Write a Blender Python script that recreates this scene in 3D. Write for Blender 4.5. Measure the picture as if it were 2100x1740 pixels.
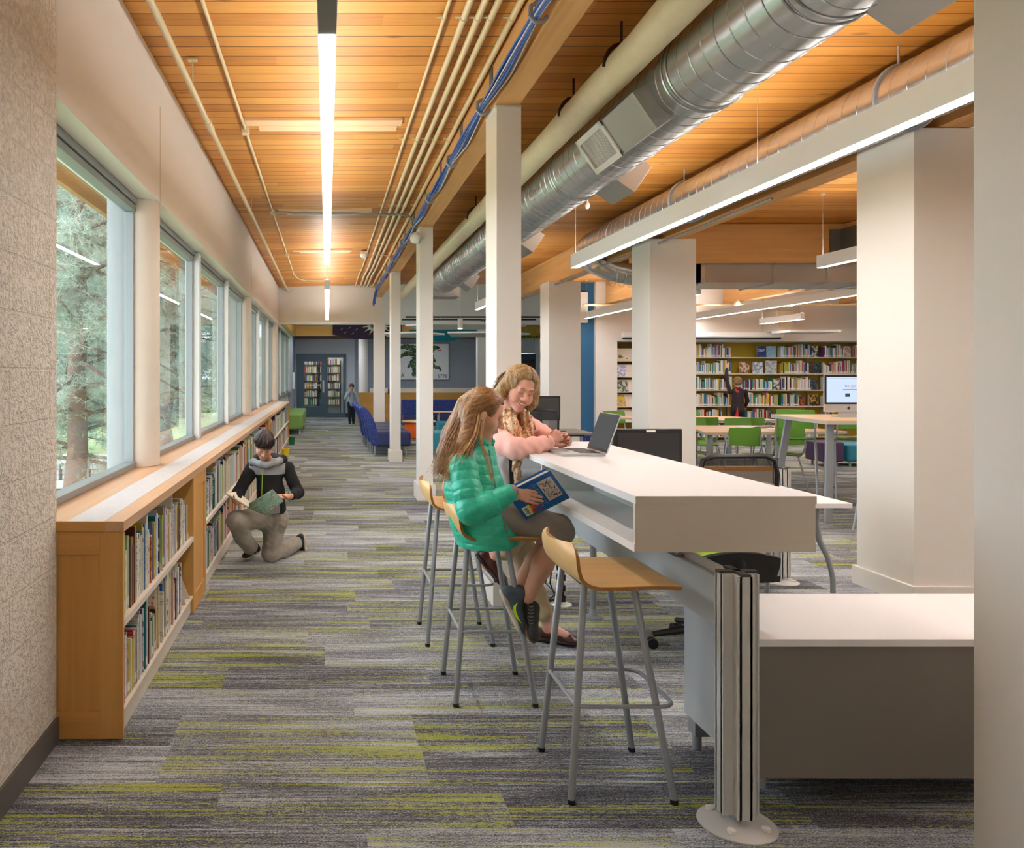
import bpy, math, random
import numpy as np
from mathutils import Vector, Matrix, Euler

for o in list(bpy.data.objects):
    bpy.data.objects.remove(o, do_unlink=True)
SC = bpy.context.scene
COL = SC.collection
PI = math.pi
random.seed(7)

# ------------------------------------------------------------------ camera
F, CX, CY, H = 1650.0, 671.0, 768.0, 1.49
cd = bpy.data.cameras.new('camera')
cam = bpy.data.objects.new('camera', cd)
COL.objects.link(cam)
cam.location = (0, 0, H)
cam.rotation_euler = (PI / 2, 0, 0)
cd.sensor_width = 36
cd.lens = F / 2100 * 36
cd.shift_x = (1050 - CX) / 2100
cd.shift_y = -(870 - CY) / 2100
cd.clip_end = 300
SC.camera = cam

# ------------------------------------------------------------------ world, exposure
w = bpy.data.worlds.new('overcast_sky')
SC.world = w
w.use_nodes = True
wn, wl = w.node_tree.nodes, w.node_tree.links
wn.clear()
bg = wn.new('ShaderNodeBackground')
out = wn.new('ShaderNodeOutputWorld')
tc = wn.new('ShaderNodeTexCoord')
nz = wn.new('ShaderNodeTexNoise'); nz.inputs['Scale'].default_value = 3
cr = wn.new('ShaderNodeValToRGB')
cr.color_ramp.elements[0].color = (0.62, 0.78, 1.0, 1)
cr.color_ramp.elements[1].color = (0.95, 0.98, 1.0, 1)
wl.new(tc.outputs['Generated'], nz.inputs['Vector'])
wl.new(nz.outputs['Fac'], cr.inputs['Fac'])
wl.new(cr.outputs['Color'], bg.inputs['Color'])
bg.inputs['Strength'].default_value = 3.1
wl.new(bg.outputs[0], out.inputs[0])

SC.view_settings.view_transform = 'Standard'
SC.view_settings.look = 'None'
SC.view_settings.gamma = 1
SC.view_settings.exposure = 1.0
SC.view_settings.use_curve_mapping = False
LIGHT_E = 25.5          # emission of the linear lamps' diffusers
UP_E = 22.0

# ------------------------------------------------------------------ helpers
def W(x, y, Y):
    """world point that lies at depth Y and shows at photograph pixel (x, y)"""
    return Vector(((x - CX) * Y / F, Y, H - (y - CY) * Y / F))

def lin(c):
    c /= 255.0
    return c / 12.92 if c <= 0.04045 else ((c + 0.055) / 1.055) ** 2.4

def rgb(*a):
    if len(a) == 1:
        a = a[0]
        if isinstance(a, str):
            a = tuple(int(a[i:i + 2], 16) for i in (0, 2, 4))
    return (lin(a[0]), lin(a[1]), lin(a[2]), 1.0)

class NT:
    def __init__(s, name):
        s.m = bpy.data.materials.new(name)
        s.m.use_nodes = True
        s.t = s.m.node_tree
        s.t.nodes.clear()
        s.out = s.n('ShaderNodeOutputMaterial')
    def n(s, typ, **kw):
        nd = s.t.nodes.new(typ)
        for k, v in kw.items():
            setattr(nd, k, v)
        return nd
    def l(s, a, b):
        s.t.links.new(a, b)
    def put(s, sock, v):
        if v is None: return
        if hasattr(v, 'is_linked') or isinstance(v, bpy.types.NodeSocket):
            s.l(v, sock)
        else:
            sock.default_value = v
    def math(s, op, a, b=None, c=None, clamp=False):
        nd = s.n('ShaderNodeMath', operation=op, use_clamp=clamp)
        for i, v in enumerate((a, b, c)):
            if v is not None: s.put(nd.inputs[i], v)
        return nd.outputs[0]
    def comb(s, x, y, z):
        nd = s.n('ShaderNodeCombineXYZ')
        for i, v in enumerate((x, y, z)): s.put(nd.inputs[i], v)
        return nd.outputs[0]
    def sep(s, v):
        nd = s.n('ShaderNodeSeparateXYZ'); s.l(v, nd.inputs[0])
        return nd.outputs
    def mix(s, f, a, b, typ='MIX'):
        nd = s.n('ShaderNodeMix', data_type='RGBA', blend_type=typ)
        s.put(nd.inputs[0], f); s.put(nd.inputs[6], a); s.put(nd.inputs[7], b)
        return nd.outputs[2]
    def noise(s, vec, scale, detail=2, rough=0.5, dist=0.0):
        nd = s.n('ShaderNodeTexNoise')
        nd.inputs['Scale'].default_value = scale
        nd.inputs['Detail'].default_value = detail
        nd.inputs['Roughness'].default_value = rough
        nd.inputs['Distortion'].default_value = dist
        s.l(vec, nd.inputs['Vector'])
        return nd.outputs['Fac']
    def white(s, vec):
        nd = s.n('ShaderNodeTexWhiteNoise', noise_dimensions='3D')
        s.l(vec, nd.inputs['Vector'])
        return nd.outputs['Value'], nd.outputs['Color']
    def ramp(s, f, stops):
        nd = s.n('ShaderNodeValToRGB')
        e = nd.color_ramp.elements
        while len(e) < len(stops): e.new(0.5)
        for i, (p, c) in enumerate(stops):
            e[i].position = p; e[i].color = c
        s.l(f, nd.inputs['Fac'])
        return nd.outputs['Color']
    def range(s, f, a, b, c=0.0, d=1.0, smooth=False):
        nd = s.n('ShaderNodeMapRange')
        if smooth: nd.interpolation_type = 'SMOOTHSTEP'
        s.l(f, nd.inputs[0])
        for i, v in enumerate((a, b, c, d)): s.put(nd.inputs[i + 1], v)
        return nd.outputs[0]
    def pos(s):
        return s.n('ShaderNodeNewGeometry').outputs['Position']
    def obj(s):
        return s.n('ShaderNodeTexCoord').outputs['Object']
    def bump(s, h, strength=0.3, dist=0.01):
        nd = s.n('ShaderNodeBump')
        nd.inputs['Strength'].default_value = strength
        nd.inputs['Distance'].default_value = dist
        s.l(h, nd.inputs['Height'])
        return nd.outputs[0]
    def bsdf(s, color, rough=0.5, metal=0.0, normal=None, spec=None, **kw):
        b = s.n('ShaderNodeBsdfPrincipled')
        s.put(b.inputs['Base Color'], color)
        s.put(b.inputs['Roughness'], rough)
        s.put(b.inputs['Metallic'], metal)
        if spec is not None: s.put(b.inputs['Specular IOR Level'], spec)
        if normal is not None: s.l(normal, b.inputs['Normal'])
        for k, v in kw.items(): s.put(b.inputs[k.replace('_', ' ')], v)
        s.l(b.outputs[0], s.out.inputs[0])
        return b

_mc = {}
def mat(name, col, rough=0.5, metal=0.0, bump=0.0, bscale=60.0, var=0.0, spec=None, vscale=8.0):
    """plain procedural material with optional mottling and bump"""
    if name in _mc: return _mc[name]
    t = NT(name)
    c = rgb(col)
    nrm = None
    if var > 0:
        f = t.noise(t.obj(), vscale, 4)
        lo = tuple(x * (1 - var) for x in c[:3]) + (1,)
        hi = tuple(min(1, x * (1 + var)) for x in c[:3]) + (1,)
        c = t.mix(f, lo, hi)
    if bump > 0:
        nrm = t.bump(t.noise(t.obj(), bscale, 3), bump, 0.003)
    t.bsdf(c, rough, metal, nrm, spec)
    _mc[name] = t.m
    return t.m

def wood(name, c1, c2, axis='Y', scale=1.0, rough=0.45, ring=0.5):
    """wood whose grain runs along the given axis"""
    if name in _mc: return _mc[name]
    t = NT(name)
    x, y, z = t.sep(t.obj())
    k = {'X': (1.2, 22, 22), 'Y': (22, 1.2, 22), 'Z': (22, 22, 1.2)}[axis]
    v = t.comb(t.math('MULTIPLY', x, k[0] * scale), t.math('MULTIPLY', y, k[1] * scale), t.math('MULTIPLY', z, k[2] * scale))
    g = t.noise(v, 1.0, 5, 0.6, 0.6)
    g2 = t.noise(v, 0.18, 2, 0.5, 0.3)
    f = t.math('ADD', t.math('MULTIPLY', g, ring), t.math('MULTIPLY', g2, 1 - ring))
    c = t.ramp(f, [(0.3, rgb(c1)), (0.7, rgb(c2))])
    t.bsdf(c, rough, 0, t.bump(g, 0.08, 0.002))
    _mc[name] = t.m
    return t.m

def emis(name, col, strength):
    if name in _mc: return _mc[name]
    t = NT(name)
    e = t.n('ShaderNodeEmission')
    e.inputs[0].default_value = rgb(col); e.inputs[1].default_value = strength
    t.l(e.outputs[0], t.out.inputs[0])
    _mc[name] = t.m
    return t.m

class MB:
    def __init__(s):
        s.v, s.f, s.m, s.mi = [], [], [], 0
    def add(s, vs, fs, mi=None):
        b = len(s.v)
        s.v += [tuple(v) for v in vs]
        s.f += [tuple(b + i for i in f) for f in fs]
        s.m += [s.mi if mi is None else mi] * len(fs)
        return s
    def box(s, x0, x1, y0, y1, z0, z1, mi=None, M=None):
        vs = [(x, y, z) for x in (x0, x1) for y in (y0, y1) for z in (z0, z1)]
        if M is not None: vs = [M @ Vector(v) for v in vs]
        return s.add(vs, [(0, 1, 3, 2), (4, 6, 7, 5), (0, 4, 5, 1), (2, 3, 7, 6), (0, 2, 6, 4), (1, 5, 7, 3)], mi)
    def bar(s, a, b, wd, th, up=(0, 0, 1), mi=None):
        """rectangular bar from a to b, wd across, th along up"""
        a, b = Vector(a), Vector(b); d = b - a; L = d.length; d.normalize()
        u = Vector(up); side = d.cross(u)
        if side.length < 1e-5: side = d.cross(Vector((1, 0, 0)))
        side.normalize(); u = side.cross(d)
        vs = [p + side * i * wd / 2 + u * j * th / 2 for p in (a, b) for i in (-1, 1) for j in (-1, 1)]
        return s.add(vs, [(0, 2, 3, 1), (4, 5, 7, 6), (0, 1, 5, 4), (2, 6, 7, 3), (0, 4, 6, 2), (1, 3, 7, 5)], mi)
    def prism(s, poly, vec, mi=None):
        vec = Vector(vec); n = len(poly)
        vs = [Vector(p) for p in poly] + [Vector(p) + vec for p in poly]
        fs = [tuple(range(n))[::-1], tuple(range(n, 2 * n))] + [(i, (i + 1) % n, n + (i + 1) % n, n + i) for i in range(n)]
        return s.add(vs, fs, mi)
    def tube(s, pts, r, n=10, closed=False, caps=True, mi=None, flat=1.0):
        pts = [Vector(p) for p in pts]
        m = len(pts)
        if not hasattr(r, '__len__'): r = [r] * m
        vs = []; prev = None
        for i, p in enumerate(pts):
            if closed: d = pts[(i + 1) % m] - pts[i - 1]
            else: d = pts[min(i + 1, m - 1)] - pts[max(i - 1, 0)]
            if d.length < 1e-9: d = Vector((0, 0, 1))
            d.normalize()
            if prev is None:
                u = Vector((0, 0, 1)) if abs(d.z) < 0.9 else Vector((1, 0, 0))
                u = (u - d * u.dot(d)).normalized()
            else:
                u = prev - d * prev.dot(d)
                u = u.normalized() if u.length > 1e-6 else Vector((1, 0, 0))
            prev = u; w_ = d.cross(u)
            for k in range(n):
                a = 2 * PI * k / n
                vs.append(p + (u * math.cos(a) * flat + w_ * math.sin(a)) * r[i])
        fs = []
        for i in range(m if closed else m - 1):
            j = (i + 1) % m
            for k in range(n):
                fs.append((i * n + k, i * n + (k + 1) % n, j * n + (k + 1) % n, j * n + k))
        if caps and not closed:
            fs.append(tuple(range(n))[::-1]); fs.append(tuple((m - 1) * n + k for k in range(n)))
        return s.add(vs, fs, mi)
    def cyl(s, a, b, r, r2=None, n=16, mi=None):
        return s.tube([a, b], [r, r if r2 is None else r2], n, mi=mi)
    def lathe(s, prof, c=(0, 0, 0), n=24, mi=None, M=None):
        vs = []
        for (r, z) in prof:
            for k in range(n):
                a = 2 * PI * k / n
                v = Vector((r * math.cos(a), r * math.sin(a), z))
                if M is not None: v = M @ v
                vs.append(v + Vector(c))
        m = len(prof); fs = []
        for i in range(m - 1):
            for k in range(n):
                fs.append((i * n + k, i * n + (k + 1) % n, (i + 1) * n + (k + 1) % n, (i + 1) * n + k))
        fs.append(tuple(range(n))[::-1]); fs.append(tuple((m - 1) * n + k for k in range(n)))
        return s.add(vs, fs, mi)
    def ball(s, c, r, n=14, m=9, mi=None, M=None):
        r = r if hasattr(r, '__len__') else (r, r, r)
        vs = []
        for i in range(1, m):
            t = PI * i / m
            for k in range(n):
                a = 2 * PI * k / n
                v = Vector((r[0] * math.sin(t) * math.cos(a), r[1] * math.sin(t) * math.sin(a), r[2] * math.cos(t)))
                vs.append((M @ v if M is not None else v) + Vector(c))
        t1 = Vector((0, 0, r[2])); b1 = Vector((0, 0, -r[2]))
        vs.append((M @ t1 if M is not None else t1) + Vector(c)); vs.append((M @ b1 if M is not None else b1) + Vector(c))
        fs = []
        for i in range(m - 2):
            for k in range(n):
                fs.append((i * n + k, (i + 1) * n + k, (i + 1) * n + (k + 1) % n, i * n + (k + 1) % n))
        T, B = (m - 1) * n, (m - 1) * n + 1
        for k in range(n):
            fs.append((T, k, (k + 1) % n)); fs.append((B, (m - 2) * n + (k + 1) % n, (m - 2) * n + k))
        return s.add(vs, fs, mi)
    def sheet(s, grid, th=0.0, mi=None):
        """grid of points (rows of columns); th adds thickness along the local normal"""
        R, C = len(grid), len(grid[0])
        g = [[Vector(p) for p in row] for row in grid]
        if th <= 0:
            vs = [p for row in g for p in row]
            fs = [(i * C + j, i * C + j + 1, (i + 1) * C + j + 1, (i + 1) * C + j) for i in range(R - 1) for j in range(C - 1)]
            return s.add(vs, fs, mi)
        nr = []
        for i in range(R):
            for j in range(C):
                a = g[min(i + 1, R - 1)][j] - g[max(i - 1, 0)][j]; b = g[i][min(j + 1, C - 1)] - g[i][max(j - 1, 0)]
                q = a.cross(b); nr.append(q.normalized() if q.length > 1e-12 else Vector((0, 0, 1)))
        vs = [p for row in g for p in row]; K = R * C
        vs = [p + nr[i] * th / 2 for i, p in enumerate(vs)] + [p - nr[i] * th / 2 for i, p in enumerate(vs)]
        fs = []
        for i in range(R - 1):
            for j in range(C - 1):
                a, b, c, d = i * C + j, i * C + j + 1, (i + 1) * C + j + 1, (i + 1) * C + j
                fs.append((a, d, c, b)); fs.append((K + a, K + b, K + c, K + d))
        rim = [j for j in range(C)] + [i * C + C - 1 for i in range(1, R)] + [(R - 1) * C + j for j in range(C - 2, -1, -1)] + [i * C for i in range(R - 2, 0, -1)]
        for q in range(len(rim)):
            a, b = rim[q], rim[(q + 1) % len(rim)]
            fs.append((a, b, K + b, K + a))
        return s.add(vs, fs, mi)
    def build(s, name, mats, parent=None, smooth=False, bevel=0.0, seg=2, angle=40):
        me = bpy.data.meshes.new(name)
        me.from_pydata([tuple(v) for v in s.v], [], s.f)
        if not isinstance(mats, (list, tuple)): mats = [mats]
        for m in mats: me.materials.append(m)
        if any(s.m): me.polygons.foreach_set('material_index', s.m)
        if smooth:
            me.polygons.foreach_set('use_smooth', [True] * len(me.polygons))
            me.set_sharp_from_angle(angle=math.radians(angle))
        me.update()
        return link(name, me, parent, bevel, seg)

def link(name, me, parent=None, bevel=0.0, seg=2):
    o = bpy.data.objects.new(name, me)
    COL.objects.link(o)
    if parent is not None:
        o.parent = parent
        wloc = parent.location.copy(); q = parent.parent
        while q is not None:
            wloc += q.location; q = q.parent
        o.location = -wloc
    if bevel > 0:
        b = o.modifiers.new('bevel', 'BEVEL'); b.width = bevel; b.segments = seg; b.limit_method = 'ANGLE'
        b.angle_limit = math.radians(35)
    return o

def T(o, label, cat, group=None, kind=None):
    if label: o['label'] = label
    if cat: o['category'] = cat
    if group: o['group'] = group
    if kind: o['kind'] = kind
    return o
def S(o):
    o['kind'] = 'structure'; return o
def E(name, loc, label, cat, group=None):
    o = bpy.data.objects.new(name, None); COL.objects.link(o)
    o.location = loc; o.empty_display_size = 0.1
    return T(o, label, cat, group)
def dup(root, loc=None, rz=None, label=None, group=None, ro=None):
    def cp(o, par):
        c = o.copy(); COL.objects.link(c)
        if par is not None: c.parent = par
        for ch in o.children: cp(ch, c)
        return c
    r = cp(root, None)
    if loc is not None: r.location = loc
    if rz is not None: r.rotation_euler = (0, 0, rz)
    if ro is not None: r.rotation_euler = ro
    if label: r['label'] = label
    if group: r['group'] = group
    return r
def text(name, s, size, M, m, parent=None, ext=0.0005, align='CENTER'):
    c = bpy.data.curves.new(name, 'FONT'); c.body = s; c.size = size; c.extrude = ext
    c.align_x = align; c.align_y = 'CENTER'; c.resolution_u = 3
    c.materials.append(m)
    q = bpy.data.objects.new(name, c); COL.objects.link(q)
    bpy.context.view_layer.update()
    me = bpy.data.meshes.new_from_object(q.evaluated_get(bpy.context.evaluated_depsgraph_get()))
    bpy.data.objects.remove(q); me.name = name
    o = bpy.data.objects.new(name, me); COL.objects.link(o)
    if parent is not None:
        o.parent = parent
        M = Matrix.Translation(-parent.location) @ M
    o.matrix_local = M
    return o
def frame(o, x, y, n):
    """matrix with local x, y, z axes and origin"""
    x, y, n = Vector(x).normalized(), Vector(y).normalized(), Vector(n).normalized()
    return Matrix(((x.x, y.x, n.x, o[0]), (x.y, y.y, n.y, o[1]), (x.z, y.z, n.z, o[2]), (0, 0, 0, 1)))
FRONT = lambda p: frame(p, (1, 0, 0), (0, 0, 1), (0, -1, 0))     # text facing the camera side (-Y)

# ------------------------------------------------------------------ materials
M_CREAM = mat('cream_paint', (222, 218, 210), 0.65, bump=0.05, bscale=180)
M_WHITEW = mat('white_wall_paint', (224, 220, 214), 0.7, bump=0.04, bscale=120)
M_WHITE = mat('white_laminate', (226, 224, 224), 0.4)
M_GREYLAM = mat('grey_laminate', (168, 163, 152), 0.45, var=0.03)
M_LIP = mat('white_plastic', (235, 235, 232), 0.35)
M_STEEL = mat('silver_painted_steel', (158, 164, 170), 0.35, 0.35)
M_ALU = mat('anodised_aluminium', (206, 206, 202), 0.4, 0.15)
M_BLACK = mat('black_plastic', (22, 22, 24), 0.45)
M_DGREY = mat('dark_grey_plastic', (62, 60, 58), 0.5)
M_MAPLE = wood('maple_veneer', (190, 134, 64), (216, 164, 90), 'Z', 1.0)
M_MAPLEY = wood('maple_edge', (186, 140, 100), (212, 170, 130), 'Y', 1.0, 0.35)
M_MAPLEX = wood('maple_rail', (190, 132, 62), (216, 162, 88), 'X', 1.0)
M_STOOL = wood('stool_veneer', (220, 176, 110), (236, 198, 138), 'X', 0.8, 0.4)
M_PLY = mat('plywood_edge', (160, 112, 52), 0.6, var=0.4, vscale=90)
M_TABLE = wood('table_top_maple', (226, 184, 130), (240, 204, 152), 'X', 0.6, 0.35)
M_GLULAM = wood('glulam_timber', (188, 136, 76), (230, 180, 116), 'Y', 0.55, 0.6)
M_GLULAMX = wood('glulam_timber_crosswise', (198, 140, 72), (234, 184, 118), 'X', 0.5, 0.6)
M_PIPE = mat('beige_painted_pipe', (214, 196, 156), 0.4)
M_STONE = mat('pale_stone_laminate', (194, 188, 184), 0.45, var=0.1, vscale=22)
M_SHELF = mat('cream_metal_shelf', (222, 210, 196), 0.4)
M_CONC = mat('painted_concrete', (214, 202, 186), 0.75, bump=0.15, bscale=30, var=0.04)
M_GALV = None

def galv(name, base=(208, 212, 216), rough=0.2):
    t = NT(name)
    o = t.obj(); x, y, z = t.sep(o)
    n1 = t.noise(o, 1.6, 4); n2 = t.noise(t.comb(t.math('MULTIPLY', x, 60), t.math('MULTIPLY', y, 3), t.math('MULTIPLY', z, 60)), 1.0, 3)
    c = t.mix(n1, tuple(v * 0.75 for v in rgb(base)[:3]) + (1,), rgb(base))
    r = t.math('ADD', rough, t.math('MULTIPLY', n1, 0.10))
    t.bsdf(c, r, 0.92)
    return t.m
M_GALV = galv('galvanised_steel')
M_GALVD = galv('galvanised_box_steel', (196, 194, 190), 0.35)

def m_ceiling():
    t = NT('orange_timber_decking')
    x, y, z = t.sep(t.pos())
    u = t.math('DIVIDE', y, 0.152)
    pi_ = t.math('FLOOR', u); fr = t.math('FRACT', u)
    rv, rc = t.white(t.comb(pi_, 3.0, 1.0))
    xs = t.math('ADD', t.math('DIVIDE', x, 3.6), t.math('MULTIPLY', rv, 9.0))
    tv, tcol = t.white(t.comb(pi_, t.math('FLOOR', xs), 7.0))
    gv = t.comb(t.math('ADD', t.math('MULTIPLY', x, 1.6), t.math('MULTIPLY', tv, 30)), t.math('MULTIPLY', y, 34), 0.0)
    g = t.noise(gv, 1.0, 5, 0.6, 1.2)
    f = t.math('ADD', t.math('MULTIPLY', tv, 0.42), t.math('MULTIPLY', g, 0.6))
    c = t.ramp(f, [(0.15, rgb(168, 104, 36)), (0.5, rgb(202, 136, 58)), (0.9, rgb(222, 162, 82))])
    vo = t.n('ShaderNodeTexVoronoi'); vo.inputs['Scale'].default_value = 1.0
    t.l(t.comb(t.math('MULTIPLY', x, 2.1), t.math('MULTIPLY', y, 5.4), 0.0), vo.inputs['Vector'])
    kn = t.range(vo.outputs['Distance'], 0.05, 0.16, 1.0, 0.0, True)
    kn = t.math('MULTIPLY', kn, t.math('GREATER_THAN', t.sep(vo.outputs['Color'])[0], 0.6))
    c = t.mix(t.math('MULTIPLY', kn, 0.65), c, rgb(122, 62, 22))
    e = t.math('MINIMUM', fr, t.math('SUBTRACT', 1.0, fr))
    gr = t.range(e, 0.015, 0.055, 1.0, 0.0, True)
    c = t.mix(t.math('MULTIPLY', gr, 0.85), c, rgb(84, 44, 12))
    hb = t.math('SUBTRACT', t.math('MULTIPLY', g, 0.15), gr)
    t.bsdf(c, 0.5, 0, t.bump(hb, 0.5, 0.006))
    return t.m

def m_carpet():
    t = NT('striped_carpet_planks')
    x, y, z = t.sep(t.pos())
    u = t.math('DIVIDE', y, 0.293)
    row = t.math('FLOOR', u)
    rv, _ = t.white(t.comb(row, 1.0, 5.0))
    xs = t.math('ADD', t.math('DIVIDE', x, 1.0), rv)
    colm = t.math('FLOOR', xs); xf = t.math('FRACT', xs)
    tv, tcl = t.white(t.comb(row, colm, 2.0))
    r1, r2, r3 = t.sep(tcl)
    yo = t.math('ADD', y, t.math('MULTIPLY', r1, 13.0))
    # streaks along X : high frequency across Y, slow along X
    gr_ = t.noise(t.comb(t.math('MULTIPLY', x, 34), t.math('MULTIPLY', y, 120), 4.0), 1.0, 2, 0.6)
    s1 = t.noise(t.comb(t.math('MULTIPLY', x, 2.2), t.math('MULTIPLY', yo, 95), r2), 1.0, 2, 0.6)
    s2 = t.noise(t.comb(t.math('ADD', t.math('MULTIPLY', x, 1.6), t.math('MULTIPLY', r2, 20)), t.math('MULTIPLY', yo, 9), 3.0), 1.0, 2, 0.5)
    s3 = t.noise(t.comb(t.math('MULTIPLY', x, 0.9), t.math('MULTIPLY', yo, 70), 9.0), 1.0, 1, 0.5)
    yarn = t.noise(t.comb(t.math('MULTIPLY', x, 150), t.math('MULTIPLY', y, 260), 0.0), 1.0, 1, 0.5)
    yb = t.math('MULTIPLY', t.math('SUBTRACT', yarn, 0.5), 1.7)
    lum = t.math('ADD', t.math('MULTIPLY', t.math('SUBTRACT', s1, 0.5), t.range(s2, 0.35, 0.65, 0.3, 2.2)), t.math('MULTIPLY', t.math('SUBTRACT', s2, 0.5), 1.0))
    lum = t.math('ADD', lum, t.math('MULTIPLY', t.math('SUBTRACT', tv, 0.5), 0.42))
    lum = t.math('ADD', lum, t.math('MULTIPLY', t.math('SUBTRACT', gr_, 0.5), 1.0))
    lum = t.math('ADD', lum, t.math('ADD', 0.5, yb), clamp=True)
    c = t.ramp(lum, [(0.0, rgb(62, 62, 68)), (0.45, rgb(120, 122, 128)), (1.0, rgb(198, 204, 210))])
    # lime yarns in some planks, fading along X
    fade = t.noise(t.comb(t.math('ADD', t.math('MULTIPLY', x, 1.0), t.math('MULTIPLY', r3, 40)), t.math('MULTIPLY', yo, 11), 1.0), 1.0, 2, 0.5)
    th = t.math('ADD', t.math('MULTIPLY', r3, 0.16), t.math('MULTIPLY', fade, 0.95))
    th = t.math('ADD', th, t.math('MULTIPLY', t.math('SUBTRACT', s3, 0.5), 0.9))
    lime = t.range(t.math('ADD', th, t.math('ADD', t.math('MULTIPLY', yb, 0.12), t.math('MULTIPLY', t.math('SUBTRACT', gr_, 0.5), 0.5))), 0.64, 0.74, 0.0, 1.0, True)
    lime = t.math('MULTIPLY', lime, t.math('ADD', 0.62, t.math('MULTIPLY', yb, 0.8), clamp=True))
    c = t.mix(t.math('MULTIPLY', lime, 0.9), c, rgb(184, 192, 44))
    t.bsdf(c, 0.95, 0, t.bump(yarn, 0.6, 0.004), 0.15)
    return t.m

def m_block():
    t = NT('split_face_block')
    x, y, z = t.sep(t.pos())
    b = t.n('ShaderNodeTexBrick')
    b.inputs['Scale'].default_value = 1.0
    b.inputs['Mortar Size'].default_value = 0.006
    b.inputs['Mortar Smooth'].default_value = 0.4
    b.inputs['Brick Width'].default_value = 0.4
    b.inputs['Row Height'].default_value = 0.2
    t.l(t.comb(t.math('ADD', y, 0.02), t.math('ADD', z, 0.09), 0.0), b.inputs['Vector'])
    n = t.noise(t.pos(), 55, 3, 0.6)
    nn = t.range(n, 0.42, 0.72, 0.0, 1.0)
    h = t.math('SUBTRACT', t.math('MULTIPLY', nn, -1.0), t.math('MULTIPLY', b.outputs['Fac'], 0.6))
    c = t.mix(nn, rgb(238, 230, 218), rgb(212, 200, 184))
    c = t.mix(b.outputs['Fac'], c, rgb(226, 216, 202))
    t.bsdf(c, 0.85, 0, t.bump(h, 0.8, 0.01))
    return t.m

def m_greyblock(name='grey_painted_block'):
    t = NT(name)
    x, y, z = t.sep(t.pos())
    b = t.n('ShaderNodeTexBrick')
    b.inputs['Scale'].default_value = 1.0
    b.inputs['Mortar Size'].default_value = 0.008
    b.inputs['Brick Width'].default_value = 0.4
    b.inputs['Row Height'].default_value = 0.2
    t.l(t.comb(x, z, 0.0), b.inputs['Vector'])
    c = t.mix(b.outputs['Fac'], rgb(150, 156, 164), rgb(144, 150, 156))
    t.bsdf(c, 0.8, 0, t.bump(t.math('SUBTRACT', t.noise(t.pos(), 40, 2), b.outputs['Fac']), 0.5, 0.01))
    return t.m

def hair_dir(t, d):
    d = Vector(d).normalized(); o = t.obj()
    n = t.n('ShaderNodeVectorMath', operation='DOT_PRODUCT'); t.l(o, n.inputs[0]); n.inputs[1].default_value = d
    s_ = t.n('ShaderNodeVectorMath', operation='SCALE'); s_.inputs[0].default_value = d; t.l(t.math('MULTIPLY', n.outputs['Value'], 0.95), s_.inputs['Scale'])
    u = t.n('ShaderNodeVectorMath', operation='SUBTRACT'); t.l(o, u.inputs[0]); t.l(s_.outputs[0], u.inputs[1])
    return u.outputs[0]
def m_glass():
    t = NT('window_glass')
    g = t.n('ShaderNodeBsdfGlossy'); g.inputs['Roughness'].default_value = 0.0
    tr = t.n('ShaderNodeBsdfTransparent'); tr.inputs[0].default_value = (0.95, 0.98, 0.97, 1)
    lw = t.n('ShaderNodeLayerWeight'); lw.inputs[0].default_value = 0.5
    fz = t.math('ADD', 0.05, t.math('MULTIPLY', t.math('POWER', lw.outputs['Facing'], 5.0), 0.9))
    mx = t.n('ShaderNodeMixShader')
    t.l(fz, mx.inputs[0]); t.l(tr.outputs[0], mx.inputs[1]); t.l(g.outputs[0], mx.inputs[2])
    t.l(mx.outputs[0], t.out.inputs[0])
    return t.m
M_GLASS = m_glass()
M_CEIL, M_CARPET, M_BLOCK, M_GREYB = m_ceiling(), m_carpet(), m_block(), m_greyblock()
M_WINFR = mat('window_aluminium', (138, 142, 140), 0.4, 0.3)
M_WINLT = mat('pale_mullion_paint', (206, 208, 204), 0.5)
# ================================================================== the shell
def sbox(name, x0, x1, y0, y1, z0, z1, m, bevel=0.0):
    return S(MB().box(x0, x1, y0, y1, z0, z1).build(name, m, bevel=bevel))

S(MB().box(-1.35, 13.2, -3.2, 29, -0.12, 0).build('floor', M_CARPET))
# decking ceiling, dipping a little at the far window side, with the eave outside
g = []
for i in range(0, 23):
    y = -3.2 + i * (21.5 / 22)
    g.append([Vector((x, y, 3.535 - (0.075 * min(1, max(0, (y - 5) / 13)) * min(1, max(0, (1.1 - x) / 2.2))) + (0.075 if False else 0) + 0.03)) for x in (-1.6, -1.1, -0.3, 0.4, 1.1, 4, 8, 13.2)])
S(MB().sheet(g, 0.06).build('ceiling', M_CEIL))
M_EAVE = wood('eave_soffit_boards', (150, 112, 78), (182, 142, 104), 'Y', 1.0, 0.7)
S(MB().box(-2.5, -1.6, -3, 26, 3.40, 3.46).box(-2.56, -2.5, -3, 26, 3.30, 3.55).build('trim_1', M_EAVE))
S(MB().box(-1.42, -1.10, -3.2, 3.27, 0, 3.6).build('wall_left', M_BLOCK))
M_RUB = mat('grey_rubber_base', (96, 92, 88), 0.55)
sbox('baseboard_left', -1.10, -1.088, -3.2, 3.262, 0, 0.1, M_RUB)
sbox('wall_left_bulkhead', -1.42, -1.10, 3.27, 18.2, 2.62, 3.5, M_WHITEW)
sbox('wall_left_lower', -1.36, -1.24, 3.27, 25.6, -0.3, 0.86, M_WHITEW)
for n_, yy, zt in ((2, 5.3, 3.25), (3, 11.75, 3.22)):
    sbox('trim_%d' % n_, -1.10, -1.097, yy - 0.012, yy - 0.002, 2.62, zt, M_CONC)
    
sbox('wall_header', -1.42, 1.06, 18.2, 18.42, 2.66, 3.5, M_WHITEW)
S(MB().box(-1.1, 1.08, 18.18, 18.44, 2.635, 2.66).build('trim_4', M_LIP))
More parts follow.
